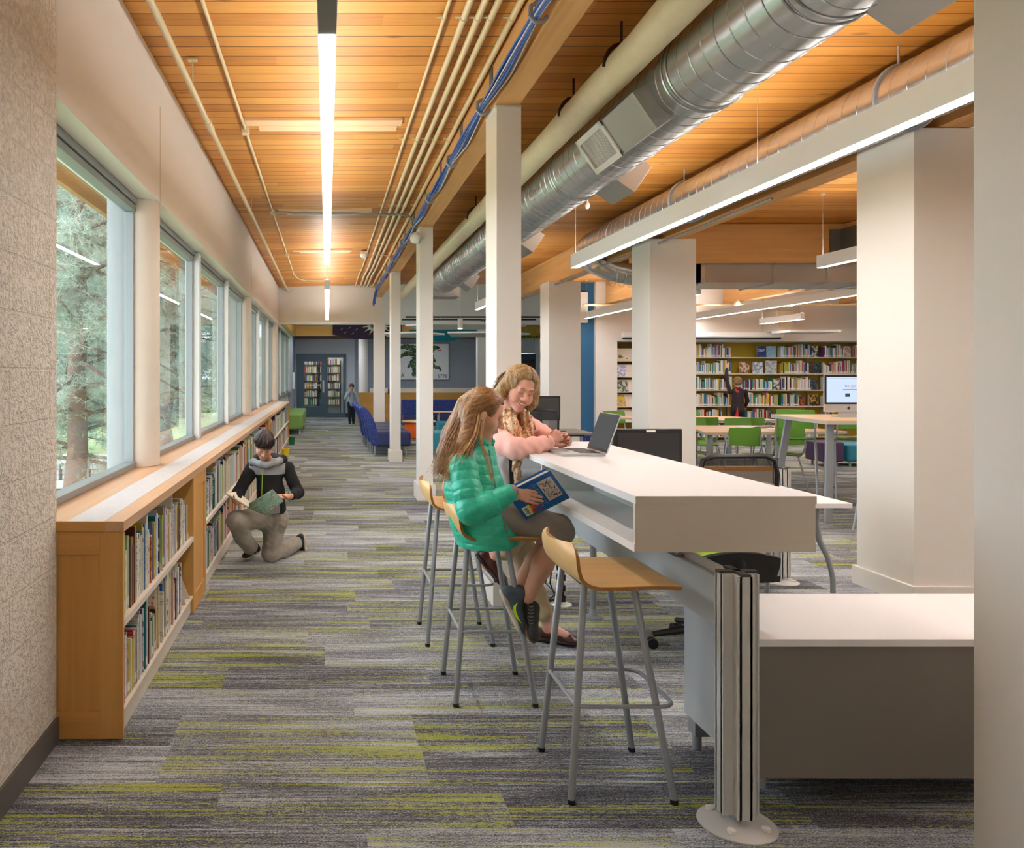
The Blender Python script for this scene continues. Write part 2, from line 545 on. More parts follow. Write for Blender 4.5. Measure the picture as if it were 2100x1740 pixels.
# right of the corridor : near wall end
sbox('wall_right_near', 1.967, 2.3, -3.2, 2.45, 0, 3.55, M_CREAM, 0.004)
sbox('wall_right', 13.0, 13.2, -3.2, 18.6, 0, 3.6, M_WHITEW)
sbox('wall_back', -1.4, 13.2, -3.3, -3.1, 0, 3.6, M_WHITEW)
# far side of the main room : blue return, beige wall and the shelf niche
M_BLUE = mat('blue_wall_paint', (36, 96, 138), 0.6, bump=0.04, bscale=150)
M_MUST = mat('mustard_wall_paint', (176, 146, 20), 0.6)
S(MB().box(5.2, 5.93, 17.9, 18.1, 0, 3.6).build('wall_blue', M_BLUE))
S(MB().box(5.93, 6.41, 17.78, 18.1, 0, 3.6).box(6.41, 13.0, 17.78, 18.0, 2.22, 3.6).box(6.35, 13.0, 18.52, 18.62, 0, 3.6)
  .box(6.35, 6.41, 18.1, 18.52, 0, 2.22).box(6.41, 13.0, 18.0, 18.52, 2.22, 2.27).build('wall_far', M_WHITEW))
sbox('wall_niche_back', 6.41, 13.0, 18.5, 18.52, 0, 2.22, M_MUST)
sbox('baseboard_far', 5.2, 6.41, 17.76, 17.9, 0, 0.12, M_CREAM)
sbox('wall_bulkhead_far', 4.95, 5.76, 17.78, 17.9, 2.63, 3.3, M_CREAM)
# lounge beyond the opening
M_LOW = mat('pale_blue_grey_paint', (196, 202, 208), 0.7)
sbox('wall_lounge_upper', -1.1, 7.2, 24.9, 25.1, 3.02, 4.5, M_WHITEW)
sbox('ceiling_lounge', -1.4, 7.2, 18.42, 29, 4.42, 4.5, M_WHITEW)
sbox('wall_lounge_side', 7.2, 7.3, 18.6, 29, 0, 4.5, M_WHITEW)
sbox('wall_above_ceiling', 1.06, 7.2, 18.25, 18.35, 3.57, 4.45, M_WHITEW)
sbox('wall_lounge_left', -1.42, -1.10, 18.42, 25.6, 2.66, 4.45, M_WHITEW)
M_OAK = wood('golden_plywood', (196, 142, 60), (220, 170, 88), 'X', 0.5, 0.55)
S(MB().box(-1.1, 7.2, 25.0, 25.12, 2.68, 3.02).box(-1.12, -0.98, 18.44, 25.0, 2.68, 3.02).build('trim_5', M_OAK))
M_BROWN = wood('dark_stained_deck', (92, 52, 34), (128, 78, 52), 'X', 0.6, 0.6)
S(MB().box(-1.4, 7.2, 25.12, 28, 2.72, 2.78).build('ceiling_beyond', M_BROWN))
S(MB().box(-1.4, -1.05, 27.9, 28.05, 0, 2.78).box(0.64, 0.95, 27.9, 28.05, 0, 2.78).box(-1.05, 0.64, 27.9, 28.05, 2.2, 2.78).box(4.0, 7.2, 27.9, 28.05, 2.21, 2.78).box(4.0, 6.05, 27.9, 28.05, 0, 2.3).build('wall_end_smooth', M_LOW))
S(MB().box(0.95, 6.0, 27.88, 28.0, 0, 2.78).build('wall_end_block', M_GREYB))
sbox('baseboard_end', -0.0, 0.95, 27.87, 27.9, 0, 0.14, M_DGREY)
S(MB().box(-1.42, -1.12, 25.6, 28, 0, 4.4).build('wall_end_left', M_GREYB))
# low plywood wall of the lounge with a white ledge behind
S(MB().box(0.90, 5.9, 24.6, 24.72, 0, 0.90).build('wall_low_plywood', M_OAK))
S(MB().box(0.89, 5.92, 24.58, 24.74, 0.90, 0.93).build('trim_6', M_OAK))
S(MB().box(1.35, 5.9, 24.76, 25.3, 0.90, 1.06).build('trim_7', M_CREAM))
S(MB().cyl((1.16, 25.9, 0), (1.16, 25.9, 2.74), 0.155, n=32).build('wall_end_round_pier', M_CREAM, smooth=True))
S(MB().box(4.66, 4.95, 24.9, 25.2, 0.0, 3.02).build('wall_end_pier', M_CREAM))

# ---------------- columns (things that hold up the beams)
def post(x0, x1, y0, y1, top, ph, pp, label, group):
    e = E('square_column', ((x0 + x1) / 2, (y0 + y1) / 2, 0), label, 'column', group)
    MB().box(x0, x1, y0, y1, 0, top).build('shaft', M_CREAM, e, bevel=0.003)
    MB().box(x0 - pp, x1 + pp, y0 - pp, y1 + pp, 0, ph).build('base', M_CREAM, e, bevel=0.003)
    return e
for yy, lb in ((5.18, 'tall slim white column behind the smiling woman, nearest of the slim row'),
               (9.5, 'slim white column standing beside the far end of the wooden stools, second of the slim row'),
               (13.7, 'slim white column in front of the blue lounge seats, third of the slim row')):
    e = post(1.09, 1.25, yy, yy + 0.35, 3.215, 0.19, 0.028, lb, 'slim white columns under the timber beam')
    MB().box(1.085, 1.255, yy + 0.02, yy + 0.33, 3.215, 3.232).build('cap_plate', M_LIP, e)
S(MB().box(1.06, 1.30, 18.2, 18.45, 0, 3.5).build('wall_opening_pier', M_CREAM))
for yy, lb in ((5.17, 'wide square white column at the right, nearest and largest'),
               (9.40, 'wide square white column standing behind the black monitor'),
               (13.68, 'wide square white column left of the blue wall, farthest of the wide ones')):
    post(3.77, 4.31, yy, yy + 0.56, 3.075, 0.13, 0.022, lb, 'wide square white columns')

# ---------------- beams
def beam(x0, x1, y0, y1, z0, z1, m, label, group=None):
    return T(MB().box(x0, x1, y0, y1, z0, z1).build('timber_beam', m, bevel=0.004), label, 'beam', group)
b1 = beam(1.085, 1.245, -3.0, 18.19, 3.232, 3.53, M_GLULAM, 'pale timber beam carrying the blue cable bundle over the slim columns')
M_PLATE = mat('nail_plate', (120, 122, 120), 0.5, 0.8, var=0.3, vscale=120)
for i in range(12):
    yy = 2.9 + i * 1.18
    MB().box(1.079, 1.085, yy, yy + 0.1, 3.36, 3.5).build('nail_plate', M_PLATE, b1)
beam(3.93, 4.15, -3.0, 17.7, 3.08, 3.53, M_GLULAM, 'long orange glulam beam resting on the wide columns')
beam(4.16, 12.9, 10.9, 11.1, 3.02, 3.53, M_GLULAMX, 'broad glulam beam crossing the right room above the metal duct')
beam(7.0, 7.2, 2.6, 10.88, 3.06, 3.53, M_GLULAM, 'short dark glulam beam meeting the crosswise beam at a steel bracket')
for xx, lb in ((6.15, 'far glulam beam sloping down to the blue wall'), (8.75, 'far glulam beam above the shelves and beside the pipes'), (11.3, 'far glulam beam at the right above the book wall')):
    beam(xx, xx + 0.2, 11.9, 17.77, 3.05, 3.53, M_GLULAM, lb)
T(MB().box(6.93, 7.0, 10.55, 10.88, 3.1, 3.45).box(6.8, 6.94, 10.86, 10.9, 3.1, 3.45).build('steel_bracket', M_PLATE), 'grey perforated steel bracket joining two orange beams', 'bracket')
# paler replaced deck boards by the long lamp
M_PALEB = wood('pale_repair_board', (222, 178, 132), (238, 200, 158), 'X', 0.8, 0.6)
for yy, x0, x1, lb in ((6.40, -0.66, 0.6, 'pair of pale replaced boards in the orange ceiling, nearest'), (9.85, -0.6, 0.55, 'pale replaced board in the ceiling above the crossing pipe'),
                       (13.0, -0.55, 0.4, 'pale replaced board in the far ceiling before the end wall')):
    T(MB().box(x0, x1, yy, yy + 0.145, 3.515 - (yy-5)*0.003, 3.537).box(x0 + 0.1, x1 - 0.03, yy + 0.152, yy + 0.29, 3.515 - (yy-5)*0.003, 3.537).build('ceiling_board', M_PALEB), lb, 'board')

# ---------------- concrete round columns by the windows
for yy, lb in ((5.3, 'round concrete column between the first two windows'), (11.75, 'round concrete column halfway along the windows'), (18.2, 'round concrete column at the far opening')):
    T(MB().cyl((-1.26, yy, 0.895), (-1.26, yy, 2.62), 0.155, n=40).build('concrete_column', M_CONC, smooth=True), lb, 'column')

M_CONCX = mat('outer_half_concrete', (136, 142, 144), 0.85, bump=0.15, bscale=30, var=0.06)  # separate darker grey shell over the outer half of each round column
for n_, yy in enumerate((5.3, 11.75, 18.2)):
    S(MB().prism([(-1.285 - .16 * math.sin(a), yy + .16 * math.cos(a), -0.8) for a in [i * PI / 16 for i in range(17)]], (0, 0, 4.1)).build('trim_%d' % (40 + n_), M_CONCX, smooth=True))
# ---------------- windows
wn_i = [0]
def window(y0, y1, z0=0.895, z1=2.62, lbl=None):
    wn_i[0] += 1
    e = bpy.data.objects.new('window_%d' % wn_i[0], None); COL.objects.link(e); e.location = (-1.26, (y0 + y1) / 2, z0); S(e)
    hb = MB().box(-1.30, -1.215, y0, y1, z1 - 0.045, z1).box(-1.295, -1.225, y0, y1, z1 - 0.09, z1 - 0.05).build('frame_head', M_WINFR, e, bevel=0.002)
    MB().box(-1.30, -1.22, y0, y1, z0, z0 + 0.035).build('frame_sill', M_WINFR, e, bevel=0.002)
    for a in (y0, y1 - 0.028):
        MB().box(-1.295, -1.235, a, a + 0.028, z0 + 0.035, z1 - 0.09).build('frame_jamb', M_WINFR, e, bevel=0.002)
    MB().add([(-1.27, y0 + .027, z0 + .03), (-1.27, y1 - .027, z0 + .03), (-1.27, y1 - .027, z1 - .088), (-1.27, y0 + .027, z1 - .088)], [(0, 1, 2, 3)]).build('pane', M_GLASS, e)
def mullion(yy, n_):
    S(MB().box(-1.31, -1.175, yy - 0.05, yy + 0.05, 0.895, 2.605).build('trim_%d' % n_, M_WINLT, bevel=0.004))
window(3.0, 5.16)
tn = 8
for a in (5.3, 11.75):
    c = [a + 0.14, a + 2.15, a + 4.3, a + 6.31]
    window(c[0], c[1] - 0.05); window(c[1] + 0.05, c[2] - 0.05); window(c[2] + 0.05, c[3])
    mullion(c[1], tn); mullion(c[2], tn + 1); tn += 2
for k in range(3):
    window(18.45 + k * 2.3, 20.65 + k * 2.3, 0.95, 2.66)
    S(MB().box(-1.31, -1.19, 20.65 + k * 2.3, 20.75 + k * 2.3, 0.9, 2.68).build('trim_%d' % tn, M_WINLT)); tn += 1
sbox('trim_%d' % tn, -1.36, -1.18, 18.3, 25.6, 0.86, 0.95, M_WINFR); tn += 1

# ---------------- doors at the far end
M_TEAL = mat('slate_teal_door_paint', (74, 98, 110), 0.45)
e = bpy.data.objects.new('door_1', None); COL.objects.link(e); e.location = (0, 27.85, 0); S(e)
MB().box(-1.05, -1.0, 27.8, 27.9, 0, 2.2).box(0.6, 0.64, 27.8, 27.9, 0, 2.2).box(-1.05, 0.64, 27.8, 27.9, 2.15, 2.2).box(-0.08, -0.03, 27.8, 27.9, 0, 2.15).build('frame', M_TEAL, e)
def leaf(x0, x1, gx0, gx1, gz0, gz1, nm):
    MB().box(x0, gx0, 27.82, 27.87, 0.01, 2.15).box(gx1, x1, 27.82, 27.87, 0.01, 2.15).box(gx0, gx1, 27.82, 27.87, 0.01, gz0).box(gx0, gx1, 27.82, 27.87, gz1, 2.15).build(nm, M_TEAL, e)
    MB().box(gx0, gx1, 27.84, 27.845, gz0, gz1).build('pane', M_GLASS, e)
leaf(-1.0, -0.08, -0.78, -0.2, 0.38, 1.93, 'leaf')
leaf(-0.03, 0.6, 0.02, 0.55, 0.13, 2.07, 'side_light')
T(MB().box(-0.16, -0.10, 27.80, 27.82, 0.86, 1.28).box(-0.13, -0.11, 27.77, 27.8, 0.98, 1.16).build('door_handle', M_ALU, e), None, None)
MB().box(-0.78, -0.2, 27.81, 27.83, 1.10, 1.14).build('push_bar', M_ALU, e)
# book room seen through the doors
sbox('wall_bookroom', -2.0, 2.0, 30.6, 30.7, 0, 2.8, M_LOW)
sbox('floor_bookroom', -2.0, 2.0, 29.0, 30.6, -0.12, 0, M_CARPET)
sbox('wall_bookroom_left', -2.0, -1.9, 28.05, 30.6, 0, 2.8, M_LOW)
sbox('wall_bookroom_right', 1.6, 1.7, 28.05, 30.6, 0, 2.8, M_LOW)
sbox('ceiling_bookroom', -2.0, 2.0, 28.0, 30.7, 2.8, 2.9, M_WHITEW)
# second door in the distance, right
e = bpy.data.objects.new('door_2', None); COL.objects.link(e); e.location = (7.0, 27.85, 0); S(e)
M_DKBLUE = mat('dark_blue_door_paint', (38, 66, 82), 0.5)
MB().box(6.04, 7.2, 27.8, 27.89, 0, 2.2).build('leaf', M_DKBLUE, e)
MB().box(6.75, 7.15, 27.78, 27.8, 0.9, 1.98).build('glazing', mat('dark_brown_glazing', (58, 36, 34), 0.3), e)
# ================================================================== outside
M_GRASS = None
t = NT('lawn')
n = t.noise(t.pos(), 1.2, 4); n2 = t.noise(t.pos(), 30, 3)
t.bsdf(t.mix(t.math('ADD', t.math('MULTIPLY', n, 0.6), t.math('MULTIPLY', n2, 0.4)), rgb(120, 150, 84), rgb(190, 194, 146)), 0.95)
M_GRASS = t.m
gy = []
T(MB().sheet([[(-1.45 - 3 * i, y, -0.75 - 0.02 * i) for i in range(14)] for y in range(0, 61, 4)]).build('lawn', M_GRASS), 'pale green lawn outside the windows', 'lawn', kind='stuff')
M_PATH = mat('concrete_path', (212, 206, 196), 0.9, var=0.05)
T(MB().sheet([[(-2.5, 17.5, -0.70), (-2.5, 21.5, -0.70)], [(-6, 15, -0.72), (-6, 20, -0.72)], [(-14, 15.5, -0.74), (-14, 20.5, -0.74)], [(-30, 18, -0.9), (-30, 24, -0.9)]], 0.03).build('garden_path', M_PATH), 'pale concrete path crossing the lawn outside the windows', 'path')
M_BARK = mat('pine_bark', (122, 100, 88), 0.95, bump=1.0, bscale=14, var=0.35, vscale=18)
M_NEED = mat('pine_needles', (168, 184, 166), 0.7, var=0.25, vscale=2.0)
M_NEED2 = mat('far_pine_needles', (162, 180, 164), 0.75, var=0.3, vscale=1.0)
M_TWIG = mat('bare_twigs', (150, 136, 120), 0.9)

def needles(mb, c, n, L, rr, wd):
    for _ in range(n):
        d = Vector((rr.gauss(0, 1), rr.gauss(0, 1), rr.gauss(0.15, 0.8))).normalized()
        s_ = d.cross(Vector((rr.random() - .5, rr.random() - .5, rr.random() - .5))).normalized() * wd
        q = c + d * L * rr.uniform(0.6, 1.1)
        mb.add([c + s_, c - s_, q], [(0, 1, 2)])

def pine(x, y, h, r, seed, label, z0=-0.8, lo=1.6, spread=2.6, dens=1.0, mneed=None, nl=0.17, wd=0.0022):
    rr = random.Random(seed)
    e = E('pine_tree', (x, y, z0), label, 'tree', 'pine trees outside the windows')
    tr = MB(); pts = []; rs = []
    for i in range(9):
        f = i / 8
        pts.append((x + rr.uniform(-.08, .08) + 0.12 * f, y + rr.uniform(-.08, .08), z0 + h * f)); rs.append(r * (1.25 if i == 0 else 1.0) * (1 - 0.55 * f))
    tr.tube(pts, rs, 18); tr.build('trunk', M_BARK, e, smooth=True)
    br = MB(); nd = MB(); tw = MB()
    nb = int(64 * dens)
    for i in range(nb):
        f = (i + rr.random()) / nb
        z = z0 + lo + (h - lo) * f
        a = rr.uniform(0, 2 * PI); L = spread * (1 - 0.35 * f) * rr.uniform(0.5, 1.1)
        d = Vector((math.cos(a), math.sin(a), rr.uniform(-0.35, 0.25)))
        if z < 2.3 and d.dot(Vector((-x, -y, 0)).normalized()) > .1 and rr.random() < .8: continue
        p = Vector((x, y, z)); bp = [p]
        for k in range(5):
            d = (d + Vector((rr.uniform(-.3, .3), rr.uniform(-.3, .3), rr.uniform(-.22, .22)))).normalized()
            p = p + d * L / 5; bp.append(p.copy())
        br.tube(bp, [0.03 * (1 - j / 7) + 0.004 for j in range(6)], 5)
        for k in range(1, 6):
            for q in range(int(5 * dens) + 1):
                dd = Vector((rr.gauss(0, 1), rr.gauss(0, 1), rr.gauss(0, .7))).normalized()
                c = bp[k]; Lq = rr.uniform(0.12, 0.5); c2 = c + dd * Lq
                tw.tube([c, (c + c2) / 2 + Vector((0, 0, rr.uniform(-.04, .04))), c2], [0.004, 0.003, 0.0015], 3, caps=False)
                needles(nd, c2, 13, nl, rr, wd); needles(nd, c + dd * Lq * 0.6, 9, nl, rr, wd)
    br.build('branches', M_BARK, e, smooth=True); tw.build('twigs', M_TWIG, e)
    o = nd.build('needles', mneed or M_NEED, e)
pine(-3.95, 12.6, 9, 0.165, 1, 'large pine tree with rough brown trunk seen through the nearest window', lo=0.9, spread=2.5, dens=2.6, nl=0.17, wd=0.0018)
pine(-3.7, 18.6, 9, 0.16, 2, 'pine tree with reddish trunk seen through the third window', lo=2.2, spread=2.4, dens=1.8, mneed=M_NEED, wd=0.002)
pine(-7.4, 20, 11, 0.2, 3, 'pine tree standing farther off behind the large pine', lo=1.0, spread=3.4, dens=2.0, mneed=M_NEED2, wd=0.006, nl=0.25)
pine(-5.6, 25, 11, 0.2, 4, 'far pine tree behind the stone planter', lo=1.4, spread=3.2, dens=2.0, mneed=M_NEED2, wd=0.006, nl=0.25)
pine(-3.4, 34, 12, 0.22, 5, 'farthest pine tree seen through the last windows', lo=1.2, spread=3.6, dens=2.0, mneed=M_NEED2, wd=0.008, nl=0.3)
pine(-11, 36, 14, 0.3, 6, 'tall dark conifer at the back of the garden, left', lo=0.8, spread=5.5, dens=2.4, mneed=M_NEED2, wd=0.012, nl=0.4)
pine(-7.5, 42, 14, 0.3, 7, 'tall dark conifer at the back of the garden, right', lo=0.8, spread=5.5, dens=2.4, mneed=M_NEED2, wd=0.012, nl=0.4)
# low bushes hiding the horizon
def bush(x, y, rx, h, seed, label):
    rr = random.Random(seed); nd = MB()
    for _ in range(900):
        a, u = rr.uniform(0, 2 * PI), rr.random() ** 0.5
        c = Vector((x + rx * u * math.cos(a), y + 0.8 * u * math.sin(a), -0.9 + h * rr.random() * (1 - 0.5 * u)))
        needles(nd, c, 12, 0.28, rr, 0.02)
    T(nd.build('bush', M_NEED2), label, 'bush')
for k, (x, y) in enumerate(((-17, 40), (-13.5, 44), (-9, 48), (-5, 50))):
    bush(x, y, 2.6, 3.4, 30 + k, ['dense green bush at the garden edge, farthest left', 'dense green bush at the garden edge behind the tall conifer', 'dense green bush at the garden edge between the two conifers', 'dense green bush at the garden edge seen through the last windows'][k])
# stone planter and railing post, a beam outside the first window
M_STN = mat('stacked_stone', (158, 156, 150), 0.9, bump=0.6, bscale=9, var=0.3, vscale=6)
pl = E('stone_planter', (-5.6, 17, -0.8), 'low stacked stone planter beside the path outside', 'planter')
rr = random.Random(5)
mb = MB()
for lv in range(4):
    for k in range(9):
        mb.box(-7.3 + k * 0.3 + rr.uniform(0, .03), -7.03 + k * 0.3, 16.6 + rr.uniform(-.03, .03), 16.9, -0.8 + lv * 0.11, -0.70 + lv * 0.11)
        mb.box(-4.8 + rr.uniform(-.03, .03), -4.6, 16.6 + k * 0.3 + rr.uniform(0, .03), 16.87 + k * 0.3, -0.8 + lv * 0.11, -0.70 + lv * 0.11)
mb.build('stones', M_STN, pl, bevel=0.01)
MB().box(-7.2, -4.8, 16.85, 19.2, -0.8, -0.42).build('gravel_fill', M_PATH, pl)
rl = MB()
rl.tube([(-3.2, 11.4, -0.8), (-3.2, 11.4, 0.02), (-3.15, 11.4, 0.08), (-2.2, 11.4, 0.09), (-1.9, 11.4, 0.09)], 0.018, 8)
rl.cyl((-2.6, 11.4, -0.8), (-2.6, 11.4, 0.09), 0.014, n=8)
T(rl.build('handrail', M_STEEL, smooth=True), 'short grey pipe handrail outside the nearest window', 'railing')
# ================================================================== ceiling services
M_LAMPBODY = mat('white_lamp_housing', (236, 237, 238), 0.45)
M_LAMPGREY = mat('grey_lamp_cover', (118, 118, 112), 0.45)
M_DIFF = emis('lamp_diffuser', (252, 249, 246), LIGHT_E)
M_UP = emis('lamp_uplight', (252, 247, 240), UP_E)
M_WIRE = mat('lamp_wire', (200, 198, 190), 0.4, 0.4)
def lamp(x, y0, y1, label, z0=2.70, h=0.14, wd=0.065, dark=None, up=True, wires=2):
    e = E('linear_lamp', (x, (y0 + y1) / 2, z0), label, 'lamp', 'suspended linear lamps')
    w2 = wd / 2
    ya = dark if dark is not None else y0
    hb = MB().box(x - w2 - .002, x - w2 + .003, y0, y1, z0, z0 + h).box(x + w2 - .003, x + w2 + .002, y0, y1, z0, z0 + h)
    hb.box(x - w2, x + w2, y0 - .004, y0, z0, z0 + h).box(x - w2, x + w2, y1, y1 + .004, z0, z0 + h).box(x - w2, x + w2, y0, y1, z0 + .02, z0 + h - .02)
    hb.build('housing', M_LAMPBODY, e)
    if dark is not None:
        MB().box(x - w2, x + w2, y0, ya, z0 - .001, z0 + .01).build('blank_cover', M_LAMPGREY, e)
    MB().box(x - w2 + .003, x + w2 - .003, ya + .002, y1 - .004, z0 - .002, z0 + .012).build('diffuser', M_DIFF, e)
    if up:
        MB().box(x - w2 + .006, x + w2 - .006, ya + .002, y1 - .004, z0 + h - .012, z0 + h + .001).build('top_lens', M_UP, e)
    for yy in ([] if wires == 0 else [y0 + 0.06, y1 - 0.06] if wires == 2 else [y0 + 0.06 + (y1 - y0 - .12) * k / (wires - 1) for k in range(wires)]):
        zt = 4.42 if z0 > 3.5 else 3.534 - 0.075 * min(1, max(0, (yy - 5) / 13)) * min(1, max(0, (1.1 - x) / 2.2))
        MB().cyl((x, yy, z0 + h), (x, yy, zt - .002), 0.0018, n=6).lathe([(0.01, 0), (0.03, 0.008), (0.03, 0.02)], (x, yy, zt - .021), 12).build('suspension_wire', M_WIRE, e)
    return e
lamp(0.0, 1.2, 8.87, 'very long glowing linear lamp running down the middle of the orange ceiling', dark=2.86, wd=0.062)
lamp(0.0, 11.5, 17.8, 'glowing linear lamp farther along the corridor before the end wall', wd=0.068)
lamp(2.81, -2.5, 9.16, 'long white linear lamp hanging in front of the thin spiral duct', wd=0.075, wires=4, h=0.15)
lamp(2.81, 11.9, 15.1, 'white linear lamp beyond the tall slim column, mostly hidden')
lamp(5.6, 0.5, 9.15, 'white linear lamp whose far end shows left of the nearest wide column')
lamp(5.62, 12.17, 17.5, 'long white linear lamp passing in front of the blue wall, behind the wide column')
lamp(8.1, 2.5, 9.2, 'white linear lamp over the right room hidden behind the nearest wide column')
lamp(8.1, 11.6, 17.6, 'long white linear lamp running towards the book wall over the green chairs')
lamp(9.16, 15.5, 17.0, 'short white linear lamp hanging low in front of the projection screen case', z0=2.55, h=0.12)
lamp(11.0, 3.5, 16.5, 'added fill lamp at the far right of the room, hidden behind the wide column', up=True)  # added fill lamp for the right part of the room, unseen

lamp(0.0, -2.95, 0.2, 'added linear lamp over the near end of the corridor, unseen, brightening the near walls', wd=0.065)  # added lamp behind the camera that brightens the near walls
# conduits on the ceiling
def pipe(pts, r, label, cat='pipe', name='conduit', m=None, clips=None, group=None, n=10):
    e = E(name, pts[0], label, cat, group)
    MB().tube(pts, r, n).build('tube', m or M_PIPE, e, smooth=True)
    if clips:
        for yy in clips:
            for (a, b) in zip(pts[:-1], pts[1:]):
                a, b = Vector(a), Vector(b)
                if min(a.y, b.y) <= yy <= max(a.y, b.y) and abs(b.y - a.y) > .5:
                    q = a.lerp(b, (yy - a.y) / (b.y - a.y)); rr_ = r if not hasattr(r, '__len__') else r[0]
                    MB().tube([q - Vector((0, .012, 0)), q + Vector((0, .012, 0))], rr_ + .004, 12).box(q.x - rr_ - .03, q.x - rr_ + .004, yy - .01, yy + .01, q.z + .004, q.z + .012).build('clip', m or M_PIPE, e)
    return e
gc = 'beige conduits clamped to the ceiling beside the beam'
for k, (x, r) in enumerate(((0.66, 0.011), (0.772, 0.019), (0.852, 0.019), (0.925, 0.019), (1.045, 0.019))):
    pipe([(x, -3, 3.505), (x, 9, 3.502), (x - 0.0, 15.2, 3.492), (x - 0.03, 16.2, 3.47), (x - .03, 18.15, 3.46)], r,
         ['thin beige conduit, leftmost of the five beside the beam', 'beige conduit, second of the five from the lamp', 'beige conduit, middle one of the five', 'beige conduit, fourth of the five from the lamp', 'beige conduit hugging the timber beam'][k],
         clips=[2.0, 4.55, 6.9, 9.6, 12.4], group=gc)
e = pipe([(-0.885, -3, 3.36), (-0.885, 6.05, 3.36), (-0.885, 18.15, 3.36)], 0.021, 'thick beige sprinkler pipe hanging below the ceiling along the window wall', name='sprinkler_pipe')
MB().cyl((-0.885, 5.95, 3.36), (-0.885, 6.15, 3.36), 0.028).build('coupling', M_PIPE, e, smooth=True)
for yy in (5.2, 9.2, 13.2):
    MB().cyl((-0.87, yy, 3.36), (-0.87, yy, 3.53), 0.005).box(-0.90, -0.84, yy - .02, yy + .02, 3.515, 3.53).build('hanger', M_PIPE, e)
e = pipe([(-0.67, -3, 3.505), (-0.67, 13.4, 3.49), (-0.66, 15.9, 3.47), (-0.6, 16.6, 3.465), (-0.45, 16.9, 3.46), (0.0, 16.9, 3.46)], 0.012, 'thin beige conduit left of the long lamp with small junction boxes', name='conduit', clips=[3.2, 8.2])
for yy in (6.6, 9.9, 13.4):
    MB().box(-0.70, -0.64, yy - .04, yy + .04, 3.46, 3.52).build('junction_box', M_PIPE, e, bevel=0.006)
pipe([(-0.67, 9.9, 3.49), (-0.5, 9.93, 3.49), (-0.4, 9.84, 3.46), (0.35, 9.84, 3.46), (0.5, 9.9, 3.455), (0.93, 9.9, 3.455), (1.02, 9.95, 3.44), (1.06, 10.0, 3.36)], 0.013, 'grey metal conduit crossing the ceiling under the long lamp', m=M_STEEL)
e = E('smoke_detector', (0.60, 13.2, 3.44), 'small round white detector on the ceiling beside the conduits', 'detector')
MB().box(0.55, 0.65, 13.15, 13.25, 3.46, 3.51).build('base_box', M_PIPE, e)
MB().lathe([(0.02, 3.395), (0.05, 3.41), (0.062, 3.44), (0.062, 3.46)], (0.60, 13.2, 0), 20).build('cover', M_LIP, e, smooth=True)
pipe([(0.66, 13.2, 3.45), (0.9, 13.2, 3.45), (1.02, 13.3, 3.44), (1.05, 13.4, 3.36)], 0.009, 'thin beige conduit from the white detector to the beam')
# pa speaker on second slim column
e = E('horn_speaker', (1.02, 9.55, 3.15), 'small round white speaker fixed to the top of the second slim column', 'speaker')
MB().lathe([(0.065, 0), (0.065, 0.05), (0.045, 0.08), (0.02, 0.09)], (0, 0, 0), 20, M=Matrix.Translation((1.035, 9.46, 3.09)) @ Matrix.Rotation(math.radians(90), 4, 'X')).build('horn', M_LIP, e, smooth=True)
MB().box(1.04, 1.09, 9.5, 9.56, 3.04, 3.14).build('bracket', M_STEEL, e)

# blue cable bundle along the beam
rr = random.Random(3)
e = E('cable_bundle', (1.03, 2, 3.26), 'bundle of blue data cables slung in hooks along the timber beam', 'cable')
hooks = [2.6, 3.95, 5.35, 6.7, 8.1, 9.5, 10.9, 12.3, 13.7, 15.1, 16.3]
M_CB = mat('blue_cable_sheath', (52, 104, 186), 0.4); M_CW = mat('white_cable_sheath', (220, 222, 226), 0.4)
ys = [0.5 + i * 0.18 for i in range(92)]
for c in range(26):
    a0 = rr.uniform(0, 2 * PI); u = rr.random() ** .5; pts = []
    ph = rr.uniform(0, 6)
    for yy in ys:
        hd = min(abs(yy - h) for h in hooks) ; f = min(1, hd / 0.65)
        R = 0.018 + 0.020 * f
        a = a0 + 0.5 * math.sin(yy * 1.1 + ph) + 0.25 * yy * 0.6
        sag = -0.018 * f
        pts.append((1.028 + R * u * math.cos(a), yy, 3.262 + sag + 1.3 * R * u * math.sin(a)))
    pts.append((1.02 + rr.uniform(-.03, .03), 17.2, 3.15)); pts.append((1.0 + rr.uniform(-.04, .04), 17.3, 3.0 + rr.uniform(-.05, .05)))
    MB().tube(pts, 0.0042, 5).build('cable', M_CW if c % 12 == 5 else M_CB, e, smooth=True)
for h in hooks:
    MB().tube([(1.08, h, 3.31), (1.03, h, 3.315), (1.0, h, 3.30), (0.995, h, 3.25), (1.02, h, 3.222), (1.06, h, 3.225), (1.085, h, 3.25)], 0.005, 6, flat=2.5).build('hook', M_STEEL, e)

